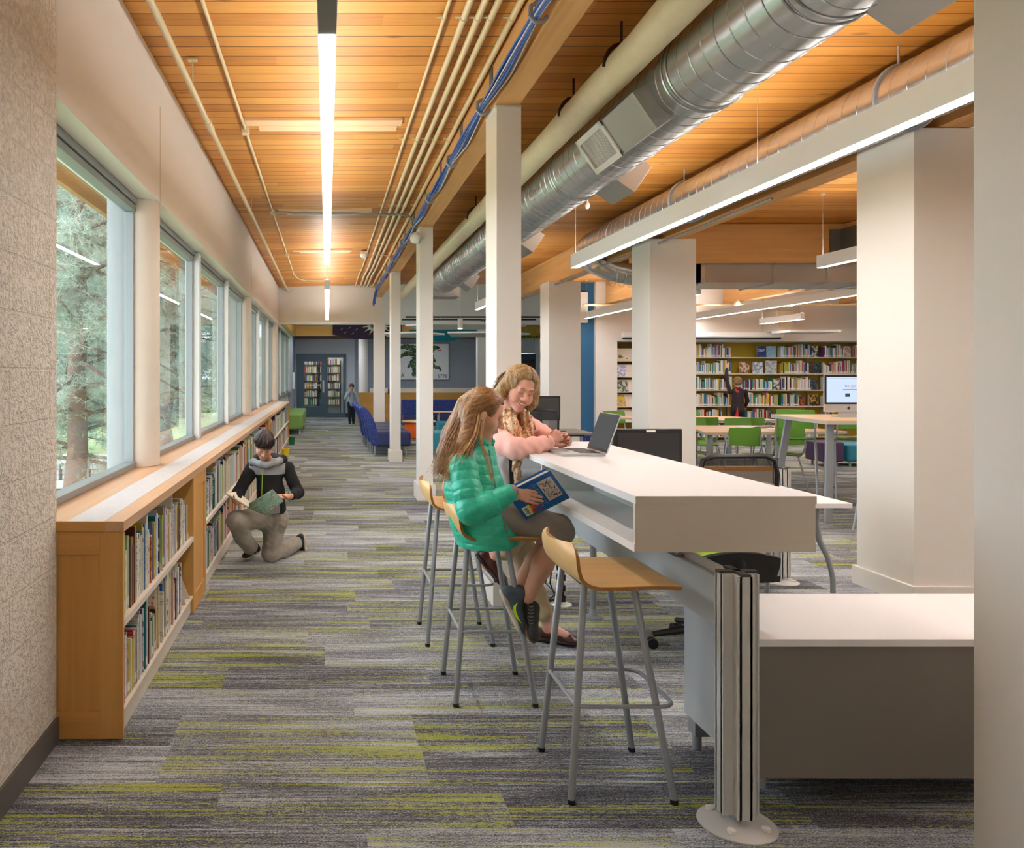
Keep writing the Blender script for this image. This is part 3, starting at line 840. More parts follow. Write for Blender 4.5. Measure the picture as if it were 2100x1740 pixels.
# pale insulated pipe
t = NT('painted_pipe_insulation')
n1 = t.noise(t.obj(), 9, 4, 0.6)
t.bsdf(t.mix(n1, rgb(214, 200, 164), rgb(232, 222, 194)), 0.42, 0, t.bump(n1, 0.5, 0.012))
M_INS = t.m
rr = random.Random(9)
e = E('insulated_pipe', (1.70, 5, 3.27), 'thick cream painted insulated pipe left of the big spiral duct', 'pipe')
pts = [(1.70 + rr.uniform(-.003, .003), -3 + i * 0.35, 3.27 + rr.uniform(-.003, .003)) for i in range(61)]
MB().tube(pts, [0.095 + rr.uniform(-.002, .003) for _ in pts], 32).build('insulation', M_INS, e, smooth=True)
M_RUST = mat('rusty_rod', (66, 38, 30), 0.8)
for yy in (4.65, 5.55, 9.2, 12.9):
    MB().cyl((1.70, yy, 3.40), (1.70, yy, 3.53), 0.008).tube([(1.70 - .1 * math.cos(a) , yy, 3.27 + .13 * math.sin(a)) for a in [i * PI / 8 for i in range(9)]], 0.006, 6, flat=2).build('hanger', M_RUST, e)

# spiral ducts
def helix(mb, c, r, y0, y1, pitch, rr_=0.0035, n=28):
    N = int((y1 - y0) / pitch * n); pts = []
    for i in range(N + 1):
        a = 2 * PI * i / n
        pts.append((c[0] + r * math.cos(a), y0 + (y1 - y0) * i / N, c[1] + r * math.sin(a)))
    mb.tube(pts, rr_, 4)
DX, DZ, DR = 2.07, 3.17, 0.24
e = E('spiral_duct', (DX, 5, DZ), 'big shiny spiral metal duct running along the ceiling', 'duct')
MB().tube([(DX, y, DZ) for y in (-3, 0, 3, 6, 9, 12, 14.3)], DR, 64).build('pipe_body', M_GALV, e, smooth=True)
mb = MB(); helix(mb, (DX, DZ), DR, -3, 14.2, 0.135, 0.004); mb.build('spiral_seam', M_GALV, e, smooth=True)
for yy in (3.25, 4.35, 6.6, 9.9, 13.0):
    mb = MB()
    for q in (0, 0.06):
        mb.tube([(DX + (DR + .002) * math.cos(a), yy + q, DZ + (DR + .002) * math.sin(a)) for a in [i * 2 * PI / 48 for i in range(48)]], 0.006, 5, closed=True)
    mb.build('coupling_ring', M_GALV, e, smooth=True)
def boxout(yn, yf, ang, r0, r1, hw, nm='duct_outlet'):
    d = Vector((math.cos(ang), 0, math.sin(ang))); s_ = Vector((-math.sin(ang), 0, math.cos(ang))); c = Vector((DX, 0, DZ))
    mb = MB(); P_ = [c + d * r0 + s_ * hw, c + d * r1 + s_ * hw, c + d * r1 - s_ * hw, c + d * r0 - s_ * hw]
    mb.prism([p + Vector((0, yn, 0)) for p in P_], (0, yf - yn, 0))
    mb.build(nm, M_GALVD, e, bevel=0.003)
    return c, d, s_
A = math.radians(-34)
for yn in (2.79, 6.06, 9.05, 12.9):
    boxout(yn, yn + 0.47, A, 0.16, 0.375, 0.118)
MB().cyl((DX, 14.3, DZ), (DX, 14.36, DZ), DR * 1.01, n=48).box(DX - .2, DX + .28, 14.3, 14.8, DZ - .30, DZ - .1).build('end_box', M_GALVD, e, bevel=.01)
c, d, s_ = boxout(4.57, 5.57, math.radians(214), 0.15, 0.325, 0.125, 'duct_outlet')
# grille on the left box
gm = MB(); f0 = c + d * 0.325
for k in range(17):
    yy = 5.15 + k * 0.0215
    gm.bar(f0 + Vector((0, yy, 0)) - s_ * 0.095 + d * .004, f0 + Vector((0, yy, 0)) + s_ * 0.095 + d * .004, 0.005, 0.016, d)
GR = E('air_grille', (f0.x, 5.33, f0.z), 'square white air grille on the side of the big spiral duct', 'grille')
gm.build('louvre_blades', M_LIP, GR)
fr = MB()
for sg in (-1, 1):
    fr.bar(f0 + s_ * sg * 0.115 + Vector((0, 5.085, 0)) + d * .006, f0 + s_ * sg * 0.115 + Vector((0, 5.575, 0)) + d * .006, 0.038, 0.012, d)
for yy in (5.105, 5.555):
    fr.bar(f0 - s_ * 0.134 + Vector((0, yy, 0)) + d * .006, f0 + s_ * 0.134 + Vector((0, yy, 0)) + d * .006, 0.04, 0.012, d)
fr.build('frame', M_LIP, GR, bevel=0.002)
MB().bar(f0 + Vector((0, 5.12, 0)) - d * .002, f0 + Vector((0, 5.54, 0)) - d * .002, 0.2, 0.002, d).build('dark_throat', M_DGREY, GR)

# thin spiral duct over the white lamp
e = E('spiral_duct', (3.62, 4, 3.21), 'slimmer spiral metal duct running above the long white lamp', 'duct')
CX2, CZ2, R2 = 3.60, 3.215, 0.195
pts = [(CX2, y, CZ2) for y in (-3, 0, 3, 6, 9, 10.9)] + [(CX2 + .02, 11.15, CZ2 - .01), (CX2 + .10, 11.36, CZ2 - .05), (CX2 + .26, 11.5, CZ2 - .12), (CX2 + .5, 11.55, CZ2 - .2), (4.6, 11.55, 2.9), (5.2, 11.55, 2.9)]
MB().tube(pts, [R2] * 8 + [R2 * .95] * 4, 48).build('pipe_body', M_GALV, e, smooth=True)
mb = MB(); helix(mb, (CX2, CZ2), R2, -3, 10.9, 0.15, 0.0035); mb.build('spiral_seam', M_GALV, e, smooth=True)
mb = MB()
for k in range(7):
    xx = 4.1 + k * 0.13
    mb.tube([(xx, 11.55 + (.188) * math.cos(a), 2.93 + (.188) * math.sin(a)) for a in [i * 2 * PI / 32 for i in range(32)]], 0.004, 4, closed=True)
mb.build('elbow_seams', M_GALV, e, smooth=True)
for yy in (5.0, 8.0):
    MB().cyl((CX2 - .05, yy, CZ2 + R2), (CX2 - .05, yy, 3.53), 0.007).tube([(CX2 + (R2 + .01) * math.cos(a), yy, CZ2 + (R2 + .01) * math.sin(a)) for a in [i * 2 * PI / 32 for i in range(32)]], 0.006, 5, closed=True, flat=2).build('hanger', M_STEEL, e, smooth=True)
# rectangular duct
e = E('rectangular_duct', (8, 11.8, 2.8), 'rectangular sheet metal duct under the crosswise beam', 'duct')
MB().box(5.2, 12.9, 11.2, 12.1, 2.77, 3.045).build('casing', M_GALVD, e, bevel=.004)
for k, xx in enumerate((5.2, 6.2, 6.95, 7.55, 8.15, 8.8, 9.6, 10.4)):
    w_ = 0.05 if k in (0, 3) else 0.012
    MB().box(xx, xx + w_, 11.18, 12.12, 2.75, 3.06).build('flange', M_GALV, e)
text('stencil_lettering', 'S15 200', 0.07, frame((8.62, 11.195, 2.9), (0, 0, -1), (1, 0, 0), (0, -1, 0)), M_DGREY, e)
# little sprinkler head
T(MB().cyl((2.62, 8.1, 3.2), (2.62, 8.1, 3.53), .008).lathe([(0.014, 3.16), (0.024, 3.18), (0.024, 3.2), (0.012, 3.22)], (2.62, 8.1, 0), 12).build('fire_sprinkler', M_LIP, smooth=True), 'small white sprinkler head hanging beside the spiral duct', 'sprinkler')
# beige pipes over the far part
pipe([(5.4, 17.0, 2.96), (13, 17.0, 2.96)], 0.025, 'long beige pipe crossing the room in front of the far wall', name='sprinkler_pipe')
pipe([(8.1, 15.9, 2.86), (9.2, 15.9, 2.86)], 0.03, 'short thick beige pipe with valves near the ceiling of the right room', name='sprinkler_pipe')
T(MB().ball((8.1, 15.9, 2.9), .06).ball((8.7, 15.9, 2.93), .06).build('pipe_valve', M_PIPE, smooth=True), 'rounded beige valves on the short thick pipe', 'valve')
pipe([(3.87, 7.0, 3.02), (3.87, 17.2, 3.02)], 0.012, 'thin grey conduit running under the long glulam beam', m=M_STEEL)
# hanging acoustic panels in the lounge and their black rails
M_PANEL = mat('acoustic_panel_white', (220, 220, 216), 0.8)
def cloud(pts, z, label):
    e = E('acoustic_panel', (pts[0][0], pts[0][1], z), label, 'panel', 'white acoustic panels hung in the lounge')
    MB().prism([(x, y, z) for x, y in pts], (0, 0, 0.045)).build('board', M_PANEL, e, bevel=.004)
    cx_, cy_ = sum(p[0] for p in pts) / len(pts), sum(p[1] for p in pts) / len(pts)
    for x, y in pts:
        a, b = cx_ + (x - cx_) * .75, cy_ + (y - cy_) * .75
        MB().cyl((a, b, z + .045), (a, b, 4.42), .0015, n=5).build('wire', M_WIRE, e)
cloud([(1.9, 19.6), (2.5, 18.9), (4.1, 18.9), (4.9, 19.8), (4.0, 21.0), (2.4, 21.0)], 2.66, 'white many-sided acoustic panel hung nearest over the lounge')
cloud([(1.5, 21.4), (2.4, 20.9), (3.2, 21.9), (2.6, 23.4), (1.7, 23)], 2.56, 'white acoustic panel hung at the left over the lounge')
cloud([(3.2, 21.4), (4.6, 21.2), (5.6, 22.2), (4.9, 23.6), (3.6, 23.4)], 2.58, 'white acoustic panel hung farthest over the lounge')
T(MB().box(1.9, 5.3, 19.5, 19.54, 2.86, 2.90).box(1.9, 5.3, 20.4, 20.44, 2.86, 2.9).box(2.3, 2.34, 19.5, 20.44, 2.83, 2.87).box(3.9, 3.94, 19.5, 20.44, 2.83, 2.87).box(2.3, 2.33, 20.0, 20.03, 2.7, 2.86).box(3.9, 3.93, 20.0, 20.03, 2.7, 2.86).build('panel_rail', M_BLACK), 'black metal rails carrying the white acoustic panels', 'rail')
e = E('can_light', (2.95, 18.7, 2.6), 'small white cylinder spotlight hanging below the lounge panels', 'lamp')
MB().cyl((3.1, 18.75, 2.56), (3.1, 18.75, 2.78), 0.06).cyl((3.1, 18.75, 2.78), (3.1, 18.75, 4.42), .006).build('can', M_LIP, e, smooth=True); MB().cyl((3.1, 18.75, 2.555), (3.1, 18.75, 2.56), 0.05).build('lens', M_DIFF, e)
T(MB().box(9.55, 10.6, 16.6, 17.3, 2.36, 2.41).build('acoustic_panel', M_PANEL), 'white acoustic panel jutting in from the right in front of the book wall', 'panel')
T(MB().box(9.62, 9.98, 17.2, 17.78, 2.4, 2.86).build('wall_unit', mat('offwhite_unit', (208, 200, 184), .6), bevel=.01), 'boxy off-white unit high on the wall behind the short lamp', 'ventilation unit')
e = E('projection_screen_case', (8.2, 17.6, 2.26), 'long white projection screen case mounted above the book wall', 'screen')
MB().box(5.98 + .5, 10.0, 17.62, 17.77, 2.3, 2.42).build('case', M_LIP, e, bevel=.02); MB().box(6.5, 9.95, 17.64, 17.72, 2.26, 2.3).build('slot', M_BLACK, e)

# added lamps that light the lounge, same linear kind, kept out of sight
lamp(3.4, 19.0, 22.0, 'added unseen linear lamp high over the lounge behind the acoustic panels', z0=4.1, up=False, wires=2)
lamp(0.3, 19.0, 22.0, 'added unseen linear lamp above the lounge side of the opening', z0=4.1, wires=2, up=False)
T(MB().box(-0.9, 0.7, 25.2, 25.5, 2.70, 2.72).box(2.4, 4.4, 25.35, 25.5, 2.70, 2.72).build('unseen_ceiling_lamp', emis('added_lamp_glow', (236, 240, 255), 8.0)), 'added recessed lamp, unseen behind the plywood fascia, that lights the far wall', 'lamp')  # added glowing strips, out of sight, that light the far end
T(MB().box(-1.0, 0.9, 29.2, 29.35, 2.72, 2.79).build('unseen_ceiling_lamp', emis('room_lamp', (255, 244, 230), 10.0)), 'bright lamp on the ceiling of the book room behind the doors', 'lamp')
# ================================================================== low bookcase along the windows
XF = -0.83
def bookcase(y0, y1, pil, label, first=False):
    """open two level unit from y0 to y1 (shelves) followed by a panelled pilaster pil=(ya,yb)"""
    e = E('low_bookcase', (XF - 0.15, y0, 0), label, 'bookcase', 'low bookcases under the windows')
    MB().box(-1.24, XF - 0.02, y0 + 0.022, pil[0] - .001, 0.005, 0.10).build('plinth', M_SHELF, e)
    MB().box(-1.235, -1.215, y0 + 0.022, pil[0], 0.10, 0.848).build('back_panel', M_MAPLE, e)
    MB().box(-1.215, XF - 0.004, y0 + 0.022, pil[0], 0.10, 0.112).build('shelf', M_SHELF, e)
    MB().box(-1.215, XF - 0.004, y0 + 0.022, pil[0], 0.468, 0.482).box(XF - .0039, XF + .0005, y0 + .022, pil[0], .455, .4822).build('shelf', M_SHELF, e)
    # pilaster : box with framed face
    p = MB().box(-1.235, XF - 0.008, pil[0], pil[1], 0.006, 0.848).build('pilaster', M_MAPLE, e)
    fr_ = MB()
    for a, b in ((pil[0], pil[0] + .07), (pil[1] - .07, pil[1])): fr_.box(XF - .008, XF, a, b, 0.006, 0.848)
    fr_.box(XF - .008, XF, pil[0] + .07, pil[1] - .07, .77, .848).box(XF - .008, XF, pil[0] + .07, pil[1] - .07, .006, .11)
    fr_.build('face_frame', M_MAPLE, e, bevel=.0015)
    if first:
        q = MB().box(-1.235, XF - .02, y0 + .006, y0 + .022, 0.006, .848).build('end_panel', M_MAPLE, e)
        fs = MB()
        fs.box(-0.925, XF, y0, y0 + .022, .006, .85)
        fs.build('stile', M_MAPLE, e, bevel=.001)
        MB().box(-1.235, -0.925, y0, y0 + .0225, .755, .85).build('top_rail', M_MAPLEX, e, bevel=.001)
        MB().box(-1.235, -0.925, y0, y0 + .0225, .006, .118).build('bottom_rail', M_MAPLEX, e, bevel=.001)
    return e
BC1 = bookcase(3.27, 0, (5.0, 5.52), 'nearest low maple bookcase with panelled end and picture books', True)
BC2 = bookcase(5.50, 0, (11.4, 11.9), 'middle low maple bookcase behind the kneeling boy')
BC3 = bookcase(11.88, 0, (17.52, 17.6), 'farthest low maple bookcase ending by the green bench')
ct = E('long_counter', (-1.03, 10, 0.85), 'long maple and pale stone counter top on the low bookcases', 'counter')
MB().box(-0.905, XF + .006, 3.262, 17.62, .851, .893).build('front_edge', M_MAPLEY, ct, bevel=.0015)
MB().box(-1.055, -0.905, 3.263, 17.62, .852, .8932).build('stone_inlay', M_STONE, ct)
MB().box(-1.235, -1.055, 3.263, 17.62, .852, .893).build('rear_edge', M_MAPLEY, ct)
MB().box(-1.10, -0.90, 3.258, 3.2625, .853, .892).build('end_edging', M_MAPLEX, ct)

# ---------------- books
PAL = [('cream', (226, 216, 190)), ('ivory', (236, 230, 212)), ('white', (232, 234, 236)), ('navy', (34, 42, 84)), ('blue', (46, 104, 168)), ('sky blue', (122, 178, 214)),
       ('teal', (30, 122, 132)), ('green', (46, 122, 74)), ('olive', (128, 132, 58)), ('lime', (168, 196, 70)), ('yellow', (226, 196, 40)), ('ochre', (196, 150, 50)),
       ('orange', (214, 98, 40)), ('red', (186, 40, 42)), ('maroon', (108, 44, 46)), ('pink', (218, 150, 160)), ('purple', (104, 66, 130)), ('grey', (146, 146, 146)),
       ('charcoal', (58, 58, 64)), ('black', (28, 28, 32)), ('brown', (112, 80, 58)), ('tan', (190, 160, 120)), ('pale green', (176, 204, 176)), ('lilac', (176, 166, 204)), ('pale blue', (188, 210, 226))]
WT = [13, 11, 14, 4, 5, 4, 4, 4, 2, 2, 4, 2, 3, 4, 2, 3, 2, 3, 2, 3, 3, 3, 3, 2, 4]
M_PAGES = mat('book_pages', (236, 228, 208), 0.9)
M_LABEL = mat('call_label_white', (240, 238, 228), 0.5)
_bm = {}
def bmat(i, v=0):
    k = (i, v)
    if k not in _bm:
        t = NT('book_cover_' + PAL[i][0].replace(' ', '_') + ('_plain', '_patterned', '_lettered')[v])
        c = rgb(PAL[i][1])
        if v:
            o = t.obj(); j = (i * 7 + v * 5) % len(PAL)
            if v == 1:
                f = t.range(t.noise(o, 26, 1, 0.4), 0.56, 0.60); f = t.math('MULTIPLY', f, 0.75)
            else:
                x, y, z = t.sep(o)
                l = t.noise(t.comb(t.math('MULTIPLY', x, 9), t.math('MULTIPLY', y, 40), t.math('MULTIPLY', z, 150)), 1, 1)
                w_ = t.math('GREATER_THAN', t.noise(t.comb(x, 0.0, t.math('MULTIPLY', z, 7)), 1.5, 0), 0.5)
                f = t.math('MULTIPLY', t.math('MULTIPLY', t.range(l, 0.52, 0.58), w_), 0.4); j = 2 if sum(PAL[i][1]) < 420 else 19
            c = t.mix(f, c, rgb(PAL[j][1]))
        t.bsdf(c, 0.32, 0, None, 0.5)
        _bm[k] = t.m
    return _bm[k]

rb = random.Random(21)
allb = []      # (mesh args) for individuals
MAXB = 292
rest = MB(); rest_m = []
def rest_mat(i):
    m = bmat(i, 0)
    if m not in rest_m: rest_m.append(m)
    return rest_m.index(m)
def shelf_books(ya, yb, z, hmax, sec, stop_gap=True):
    y = ya; run = []
    hh = rb.uniform(0.24, 0.3)
    while y < yb - 0.03:
        th = rb.choice([0.008, 0.010, 0.012, 0.014, 0.018, 0.024, 0.011, 0.009])
        if y > 7.5: th *= 1.4
        if rb.random() < 0.25: hh = min(hmax, max(0.20, rb.gauss(0.265, 0.035)))
        h_ = min(hmax, max(0.18, hh + rb.uniform(-.022, .022))); dp = min(0.33, h_ * rb.uniform(0.78, 1.05))
        ci = rb.choices(range(len(PAL)), WT)[0]; v = rb.choices((0, 1, 2), (5, 3, 3))[0]
        allb.append(dict(y=y + .0008, th=th, h=h_, d=dp, c=ci, v=v, z=z, sec=sec, xf=XF - 0.018 - rb.uniform(0, .012), lab=rb.random() < .6))
        y += th + 0.0016
    return y
def bookend(y, z, parent, flip=1):
    mb = MB().prism([(XF - .012, y, z), (XF - .30, y, z), (XF - .30, y, z + .20), (XF - .10, y, z + .22)], (0, .003, 0))
    mb.build('bookend', M_SHELF, parent, bevel=.0008)
for (ya, yb, par, secn) in ((3.30, 4.12, BC1, 'front half of the nearest bookcase'), (4.16, 4.93, BC1, 'rear half of the nearest bookcase')):
    shelf_books(ya, yb - (.0 if ya < 4 else .03), 0.4825, .345, 'upper shelf, ' + secn)
    bookend(yb + .006, 0.4825, par)
    shelf_books(ya, yb - (.0 if ya < 4 else .2), 0.1125, .33, 'lower shelf, ' + secn)
    bookend(yb + .006, 0.1125, par)
    if ya > 4: bookend(4.80, .1125, par)
EXTRA = ['beside the kneeling boy', 'past the kneeling boy', 'far along']
for k in range(6):
    a = 5.54 + k * 0.975; b = a + .95
    shelf_books(a, b, .4825, .34, 'upper shelf of the middle bookcase, section %s' % ['beside the first pilaster', 'left of the boy', 'behind the boy', 'past the boy', 'farther past the boy', 'near the second pilaster'][k])
    shelf_books(a, b - rb.uniform(0, .12), .1125, .33, 'lower shelf of the middle bookcase, section %s' % ['beside the first pilaster', 'left of the boy', 'behind the boy', 'past the boy', 'farther past the boy', 'near the second pilaster'][k])
    bookend(b + .006, .4825, BC2); bookend(b + .006, .1125, BC2)
for k in range(6):
    a = 11.93 + k * 0.93; b = a + .9
    shelf_books(a, b, .4825, .34, 'far'); shelf_books(a, b - .1, .1125, .33, 'far')
allb.sort(key=lambda q: q['y'])
# the nearest ones stay individuals
ind, far = allb[:MAXB], allb[MAXB:]
secs = {}
for q in ind: secs.setdefault(q['sec'], []).append(q)
used = set()
def thick(q): return 'thin' if q['th'] < .0105 else ('thick' if q['th'] > .017 else 'slim')
def tall(q): return 'short' if q['h'] < .235 else ('tall' if q['h'] > .29 else '')
pat = ['', 'patterned', 'lettered']
for sec, lst in secs.items():
    lst.sort(key=lambda q: q['y'])
    grp = 'picture books on the ' + sec
    ss = sec.replace('upper shelf, ', 'upper shelf ').replace('lower shelf, ', 'lower shelf ').replace('front half of the nearest bookcase', 'near end').replace('rear half of the nearest bookcase', 'by pilaster').replace('upper shelf of the middle bookcase, section ', 'upper shelf ').replace('lower shelf of the middle bookcase, section ', 'lower shelf ')
    for i, q in enumerate(lst):
        a = PAL[lst[i - 1]['c']][0] if i else 'end panel'; b = PAL[lst[i + 1]['c']][0] if i + 1 < len(lst) else 'bookend'
        own = ' '.join(w_ for w_ in (tall(q), thick(q), pat[q['v']], PAL[q['c']][0]) if w_)
        lb = '%s book between %s and %s, %s' % (own, a, b, ss)
        if lb in used and i > 1: lb = '%s book between %s and %s, after %s, %s' % (own, a, b, PAL[lst[i - 2]['c']][0], ss)
        k = 0
        while lb in used and k < 4:
            k += 1; lb = '%s book between %s and %s, %s, %s' % (own, a, b, ss, ('nearer one', 'middle one', 'farther one', 'last one')[k - 1])
        lb = lb.replace(' the ', ' ')
        if len(lb.replace(',', ' ').split()) > 16: lb = lb.replace(' %s ' % thick(q), ' ').replace(', after', ' after')
        used.add(lb)
        y, th, h_, d, xf, z = q['y'], q['th'], q['h'], q['d'], q['xf'], q['z']
        mb = MB().box(xf - d, xf, y, y + .0016, z, z + h_).box(xf - d, xf, y + th - .0016, y + th, z, z + h_).box(xf - .003, xf + .0015, y + .0002, y + th - .0002, z, z + h_)
        o = mb.build('picture_book', bmat(q['c'], q['v']))
        T(o, lb, 'book', grp)
        MB().box(xf - d + .004, xf - .003, y + .0017, y + th - .0017, z + .003, z + h_ - .003).build('pages', M_PAGES, o)
        if q['lab'] and th > .009:
            MB().box(xf + .0015, xf + .0019, y + .0006, y + th - .0006, z + .018, z + .055).build('spine_label', M_LABEL, o)
for q in far:
    rest.box(q['xf'] - q['d'], q['xf'], q['y'], q['y'] + q['th'], q['z'], q['z'] + q['h'], mi=rest_mat(q['c']))
T(rest.build('picture_books', rest_m), 'rows of many coloured books filling the farther part of the low bookcases', 'books', kind='stuff')
# lettering on one cover that shows
# bins at the end of the bookcase
for (y, m_, lb) in ((14.3, mat('yellow_plastic', (232, 204, 30), .4), 'small yellow plastic bin clipped low on the far bookcase'), (17.0, mat('green_plastic', (20, 130, 74), .4), 'small green plastic bin at the end of the far bookcase')):
    mb = MB().lathe([(0.05, 0.0), (0.066, .15), (.078, .155), (.078, .165), (.06, .165), (.044, .01)], (XF + .085, y, .002), 20)
    T(mb.build('plastic_bin', m_, smooth=True), lb, 'bin')
# ---------------- stools
def stool():
    e = E('bar_stool', (0, 0, 0), 'x', 'stool', 'bar stools at the high counter')
    # veneered shell: profile in X (seat to lip), constant along Y with rounded corners
    cp = [(0.20, .748), (0.18, .754), (0.08, .755), (-0.04, .752), (-0.11, .755), (-0.158, .778), (-0.181, .822), (-0.192, .862), (-0.196, .890)]
    prof = []
    for i in range(len(cp) - 1):
        p0, p1, p2, p3 = [Vector(cp[max(0, min(len(cp) - 1, i + q))]) for q in (-1, 0, 1, 2)]
        for t_ in (0, .25, .5, .75): prof.append(.5 * ((2 * p1) + (p2 - p0) * t_ + (2 * p0 - 5 * p1 + 4 * p2 - p3) * t_ ** 2 + (3 * p1 - p0 - 3 * p2 + p3) * t_ ** 3))
    prof.append(Vector(cp[-1]))
    grid = []
    for i, (x, z) in enumerate(prof):
        f = i / (len(prof) - 1)
        hw = .222 - .05 * max(0, 1 - i / 3.5) ** 2 - .075 * max(0, (f - .80) / .20) ** 2.2
        row = []
        for j in range(13):
            u = -1 + j / 6
            dz = 0
            cx = 0.034 * (u * u) * min(1, max(0, (f - .45) / .5))
            row.append((x + cx, u * hw, z + dz))
        grid.append(row)
    sh = MB().sheet(grid, .013).build('seat_shell', [M_STOOL, M_PLY], e, smooth=True, angle=50)
    me = sh.data
    for p in me.polygons:      # rim faces carry the plywood edge
        pass
    n_rim = 2 * (13 + len(prof)) - 4
    for p in list(me.polygons)[-n_rim:]: p.material_index = 1
    for sx, sy in ((-1, -1), (-1, 1), (1, -1), (1, 1)):
        top = (-.115 if sx < 0 else .06, sy * .135, .742); ft = (-.178 if sx < 0 else .178, sy * .195, .012)
        l = MB(); T0 = Vector(top); F0 = Vector(ft)
        l.tube([T0 + Vector((-.03 * sx, -.03 * sy, .002)), T0, F0], [.0125, .0125, .0125], 14)
        lo = l.build('leg', M_STEEL, e, smooth=True)
        MB().cyl(F0 - Vector((0, 0, .012)), F0 + Vector((0, 0, .004)), .0135, .014).build('rubber_foot', M_BLACK, lo, smooth=True)
    # foot ring
    zr = .33; pts = []
    x0, x1, yy, r = -.155, .192, .178, .05
    for (cx, cy, a0) in ((x1 - r, yy - r, 0), (x0 + r * .5, yy - r * .5, 90), (x0 + r * .5, -yy + r * .5, 180), (x1 - r, -yy + r, 270)):
        rr_ = r if cx > 0 else r * .5
        for k in range(6):
            a = math.radians(a0 + k * 18); pts.append((cx + rr_ * math.cos(a), cy + rr_ * math.sin(a), zr))
    MB().tube(pts, .0075, 10, closed=True).build('foot_ring', M_STEEL, e, smooth=True)
    MB().box(-.12, .07, -.14, .14, .738, .744).build('seat_plate', M_BLACK, e)
    return e
s0 = stool()
s0.location = (1.025, 2.985, 0); s0['label'] = 'empty bent plywood bar stool nearest the camera at the high counter'
dup(s0, (0.755, 3.80, 0), 0, 'bent plywood bar stool under the girl in the green jacket')
dup(s0, (0.728, 4.60, 0), 0, 'bent plywood bar stool farthest back, under the smiling woman')

# ---------------- high counter box
M_WLAM2 = mat('white_box_laminate', (224, 222, 218), .42)
M_GREYEND = mat('shade_toned_end_panel', (178, 166, 146), .5, var=.03)  # unassigned end panel tone with warm shade mixed into the white
HC = e = E('high_counter', (1.37, 3.9, .877), 'white box-shaped high counter with an open cubby along its left side', 'counter')
Y0, Y1, XA, XB = 2.77, 5.02, 1.061, 1.686
MB().box(XA, XB, Y0, Y1, 1.043, 1.07).build('top', M_WHITE, e, bevel=.001)
MB().box(XA + .001, XB - .001, Y0 - .0012, Y0 - .0002, 1.0435, 1.0695).box(XA - .003, XB - .005, Y0 - .0012, Y0 - .0002, .8775, .9045).build('front_shade_strips', mat('shaded_white_laminate', (206, 198, 182), .45), e)  # added thin strips; warm shade is painted into the white laminate colour
MB().box(XA - .004, XB - .004, Y0, Y1, .877, .905).build('bottom', M_WLAM2, e, bevel=.001)
MB().box(XA, XB - .004, Y0 + .001, Y0 + .019, .905, 1.043).build('end_panel', mat('shaded_white_laminate', (206, 198, 182), .45), e)  # near end: same white laminate with its warm shade put into the colour
MB().box(XA, XB - .004, Y1 - .02, Y1 - .001, .905, 1.043).build('end_panel', M_WLAM2, e)
MB().box(1.34, 1.36, Y0 + .02, Y1 - .02, .905, 1.043).box(XA + .02, 1.34, 4.05, 4.07, .905, 1.043).build('divider', M_WLAM2, e)
MB().box(XB - .022, XB - .006, Y0 + .02, Y1 - .02, .905, 1.043).build('rear_panel', M_WLAM2, e)
for yy in (3.05, 4.6):
    mb = MB()
    for sg in (-1, 1):
        mb.bar((1.33, yy, .80), (1.33 + sg * .16, yy, .875), .03, .01)
    mb.box(1.17, 1.5, yy - .015, yy + .015, .868, .877).build('bracket_arm', M_STEEL, e)
# screen panel under it
e = E('counter_screen', (1.34, 4, .64), 'pale screen panel hung between the posts beneath the high counter', 'panel')
MB().box(1.322, 1.34, 2.74, 5.35, .634, .80).build('lower_panel', mat('pale_blue_laminate', (198, 204, 208), .45), e)
MB().box(1.345, 1.362, 2.74, 5.35, .62, .83).build('rail', M_ALU, e)
for yy in (3.12, 3.4, 4.8):
    MB().bar((1.35, yy, .66), (1.35, yy + .02, .86), .02, .03).build('strut', M_STEEL, e)
# aluminium posts on round feet
def apost(x, y, z1, label, lab2=None):
    e = E('aluminium_post', (x, y, 0), label, 'post', 'fluted aluminium posts on round feet')
    mb = MB()
    arms = ((1, 0), (-1, 0), (0, 1), (0, -1))
    for dx, dy in arms:
        cx, cy = x + dx * .038, y + dy * .038
        for s1 in (-1, 1):
            if dx: mb.box(cx - .022, cx + .022, cy + s1 * .017 - .005, cy + s1 * .017 + .005, .045, z1)
            else: mb.box(cx + s1 * .017 - .005, cx + s1 * .017 + .005, cy - .022, cy + .022, .045, z1)
        if dx: mb.box(cx + dx * .016, cx + dx * .022, cy - .028, cy + .028, .045, z1)
        else: mb.box(cx - .028, cx + .028, cy + dy * .016, cy + dy * .022, .045, z1)
    mb.box(x - .018, x + .018, y - .018, y + .018, .03, z1).box(x - .052, x + .052, y - .0115, y + .0115, .046, z1 - .001).box(x - .0115, x + .0115, y - .052, y + .052, .046, z1 - .0012)
    mb.build('extrusion', M_ALU, e, bevel=.0012)
    c = MB().box(x - .065, x + .065, y - .014, y + .014, z1, z1 + .008).box(x - .014, x + .014, y - .065, y + .065, z1, z1 + .008)
    c.build('cap', M_DGREY, e, bevel=.001)
    MB().lathe([(.122, .001), (.122, .006), (.10, .016), (.05, .024), (.03, .026)], (x, y, 0), 48).build('foot_plate', M_ALU, e, smooth=True, angle=60)
    for a in (-2.2, -.8, 1.0, 2.3):
        MB().lathe([(.014, .012), (.014, .026), (.009, .029)], (x + .088 * math.cos(a), y + .088 * math.sin(a), 0), 14).build('foot_bolt', M_LIP, e, smooth=True)
    MB().cyl((x, y, .02), (x, y, .06), .028).build('collar', M_GALV, e, smooth=True)
    return e
apost(1.354, 2.66, .835, 'fluted aluminium post on a round foot at the near end of the high counter')
apost(3.25, 5.77, .815, 'fluted aluminium post on a round foot behind the white desk')
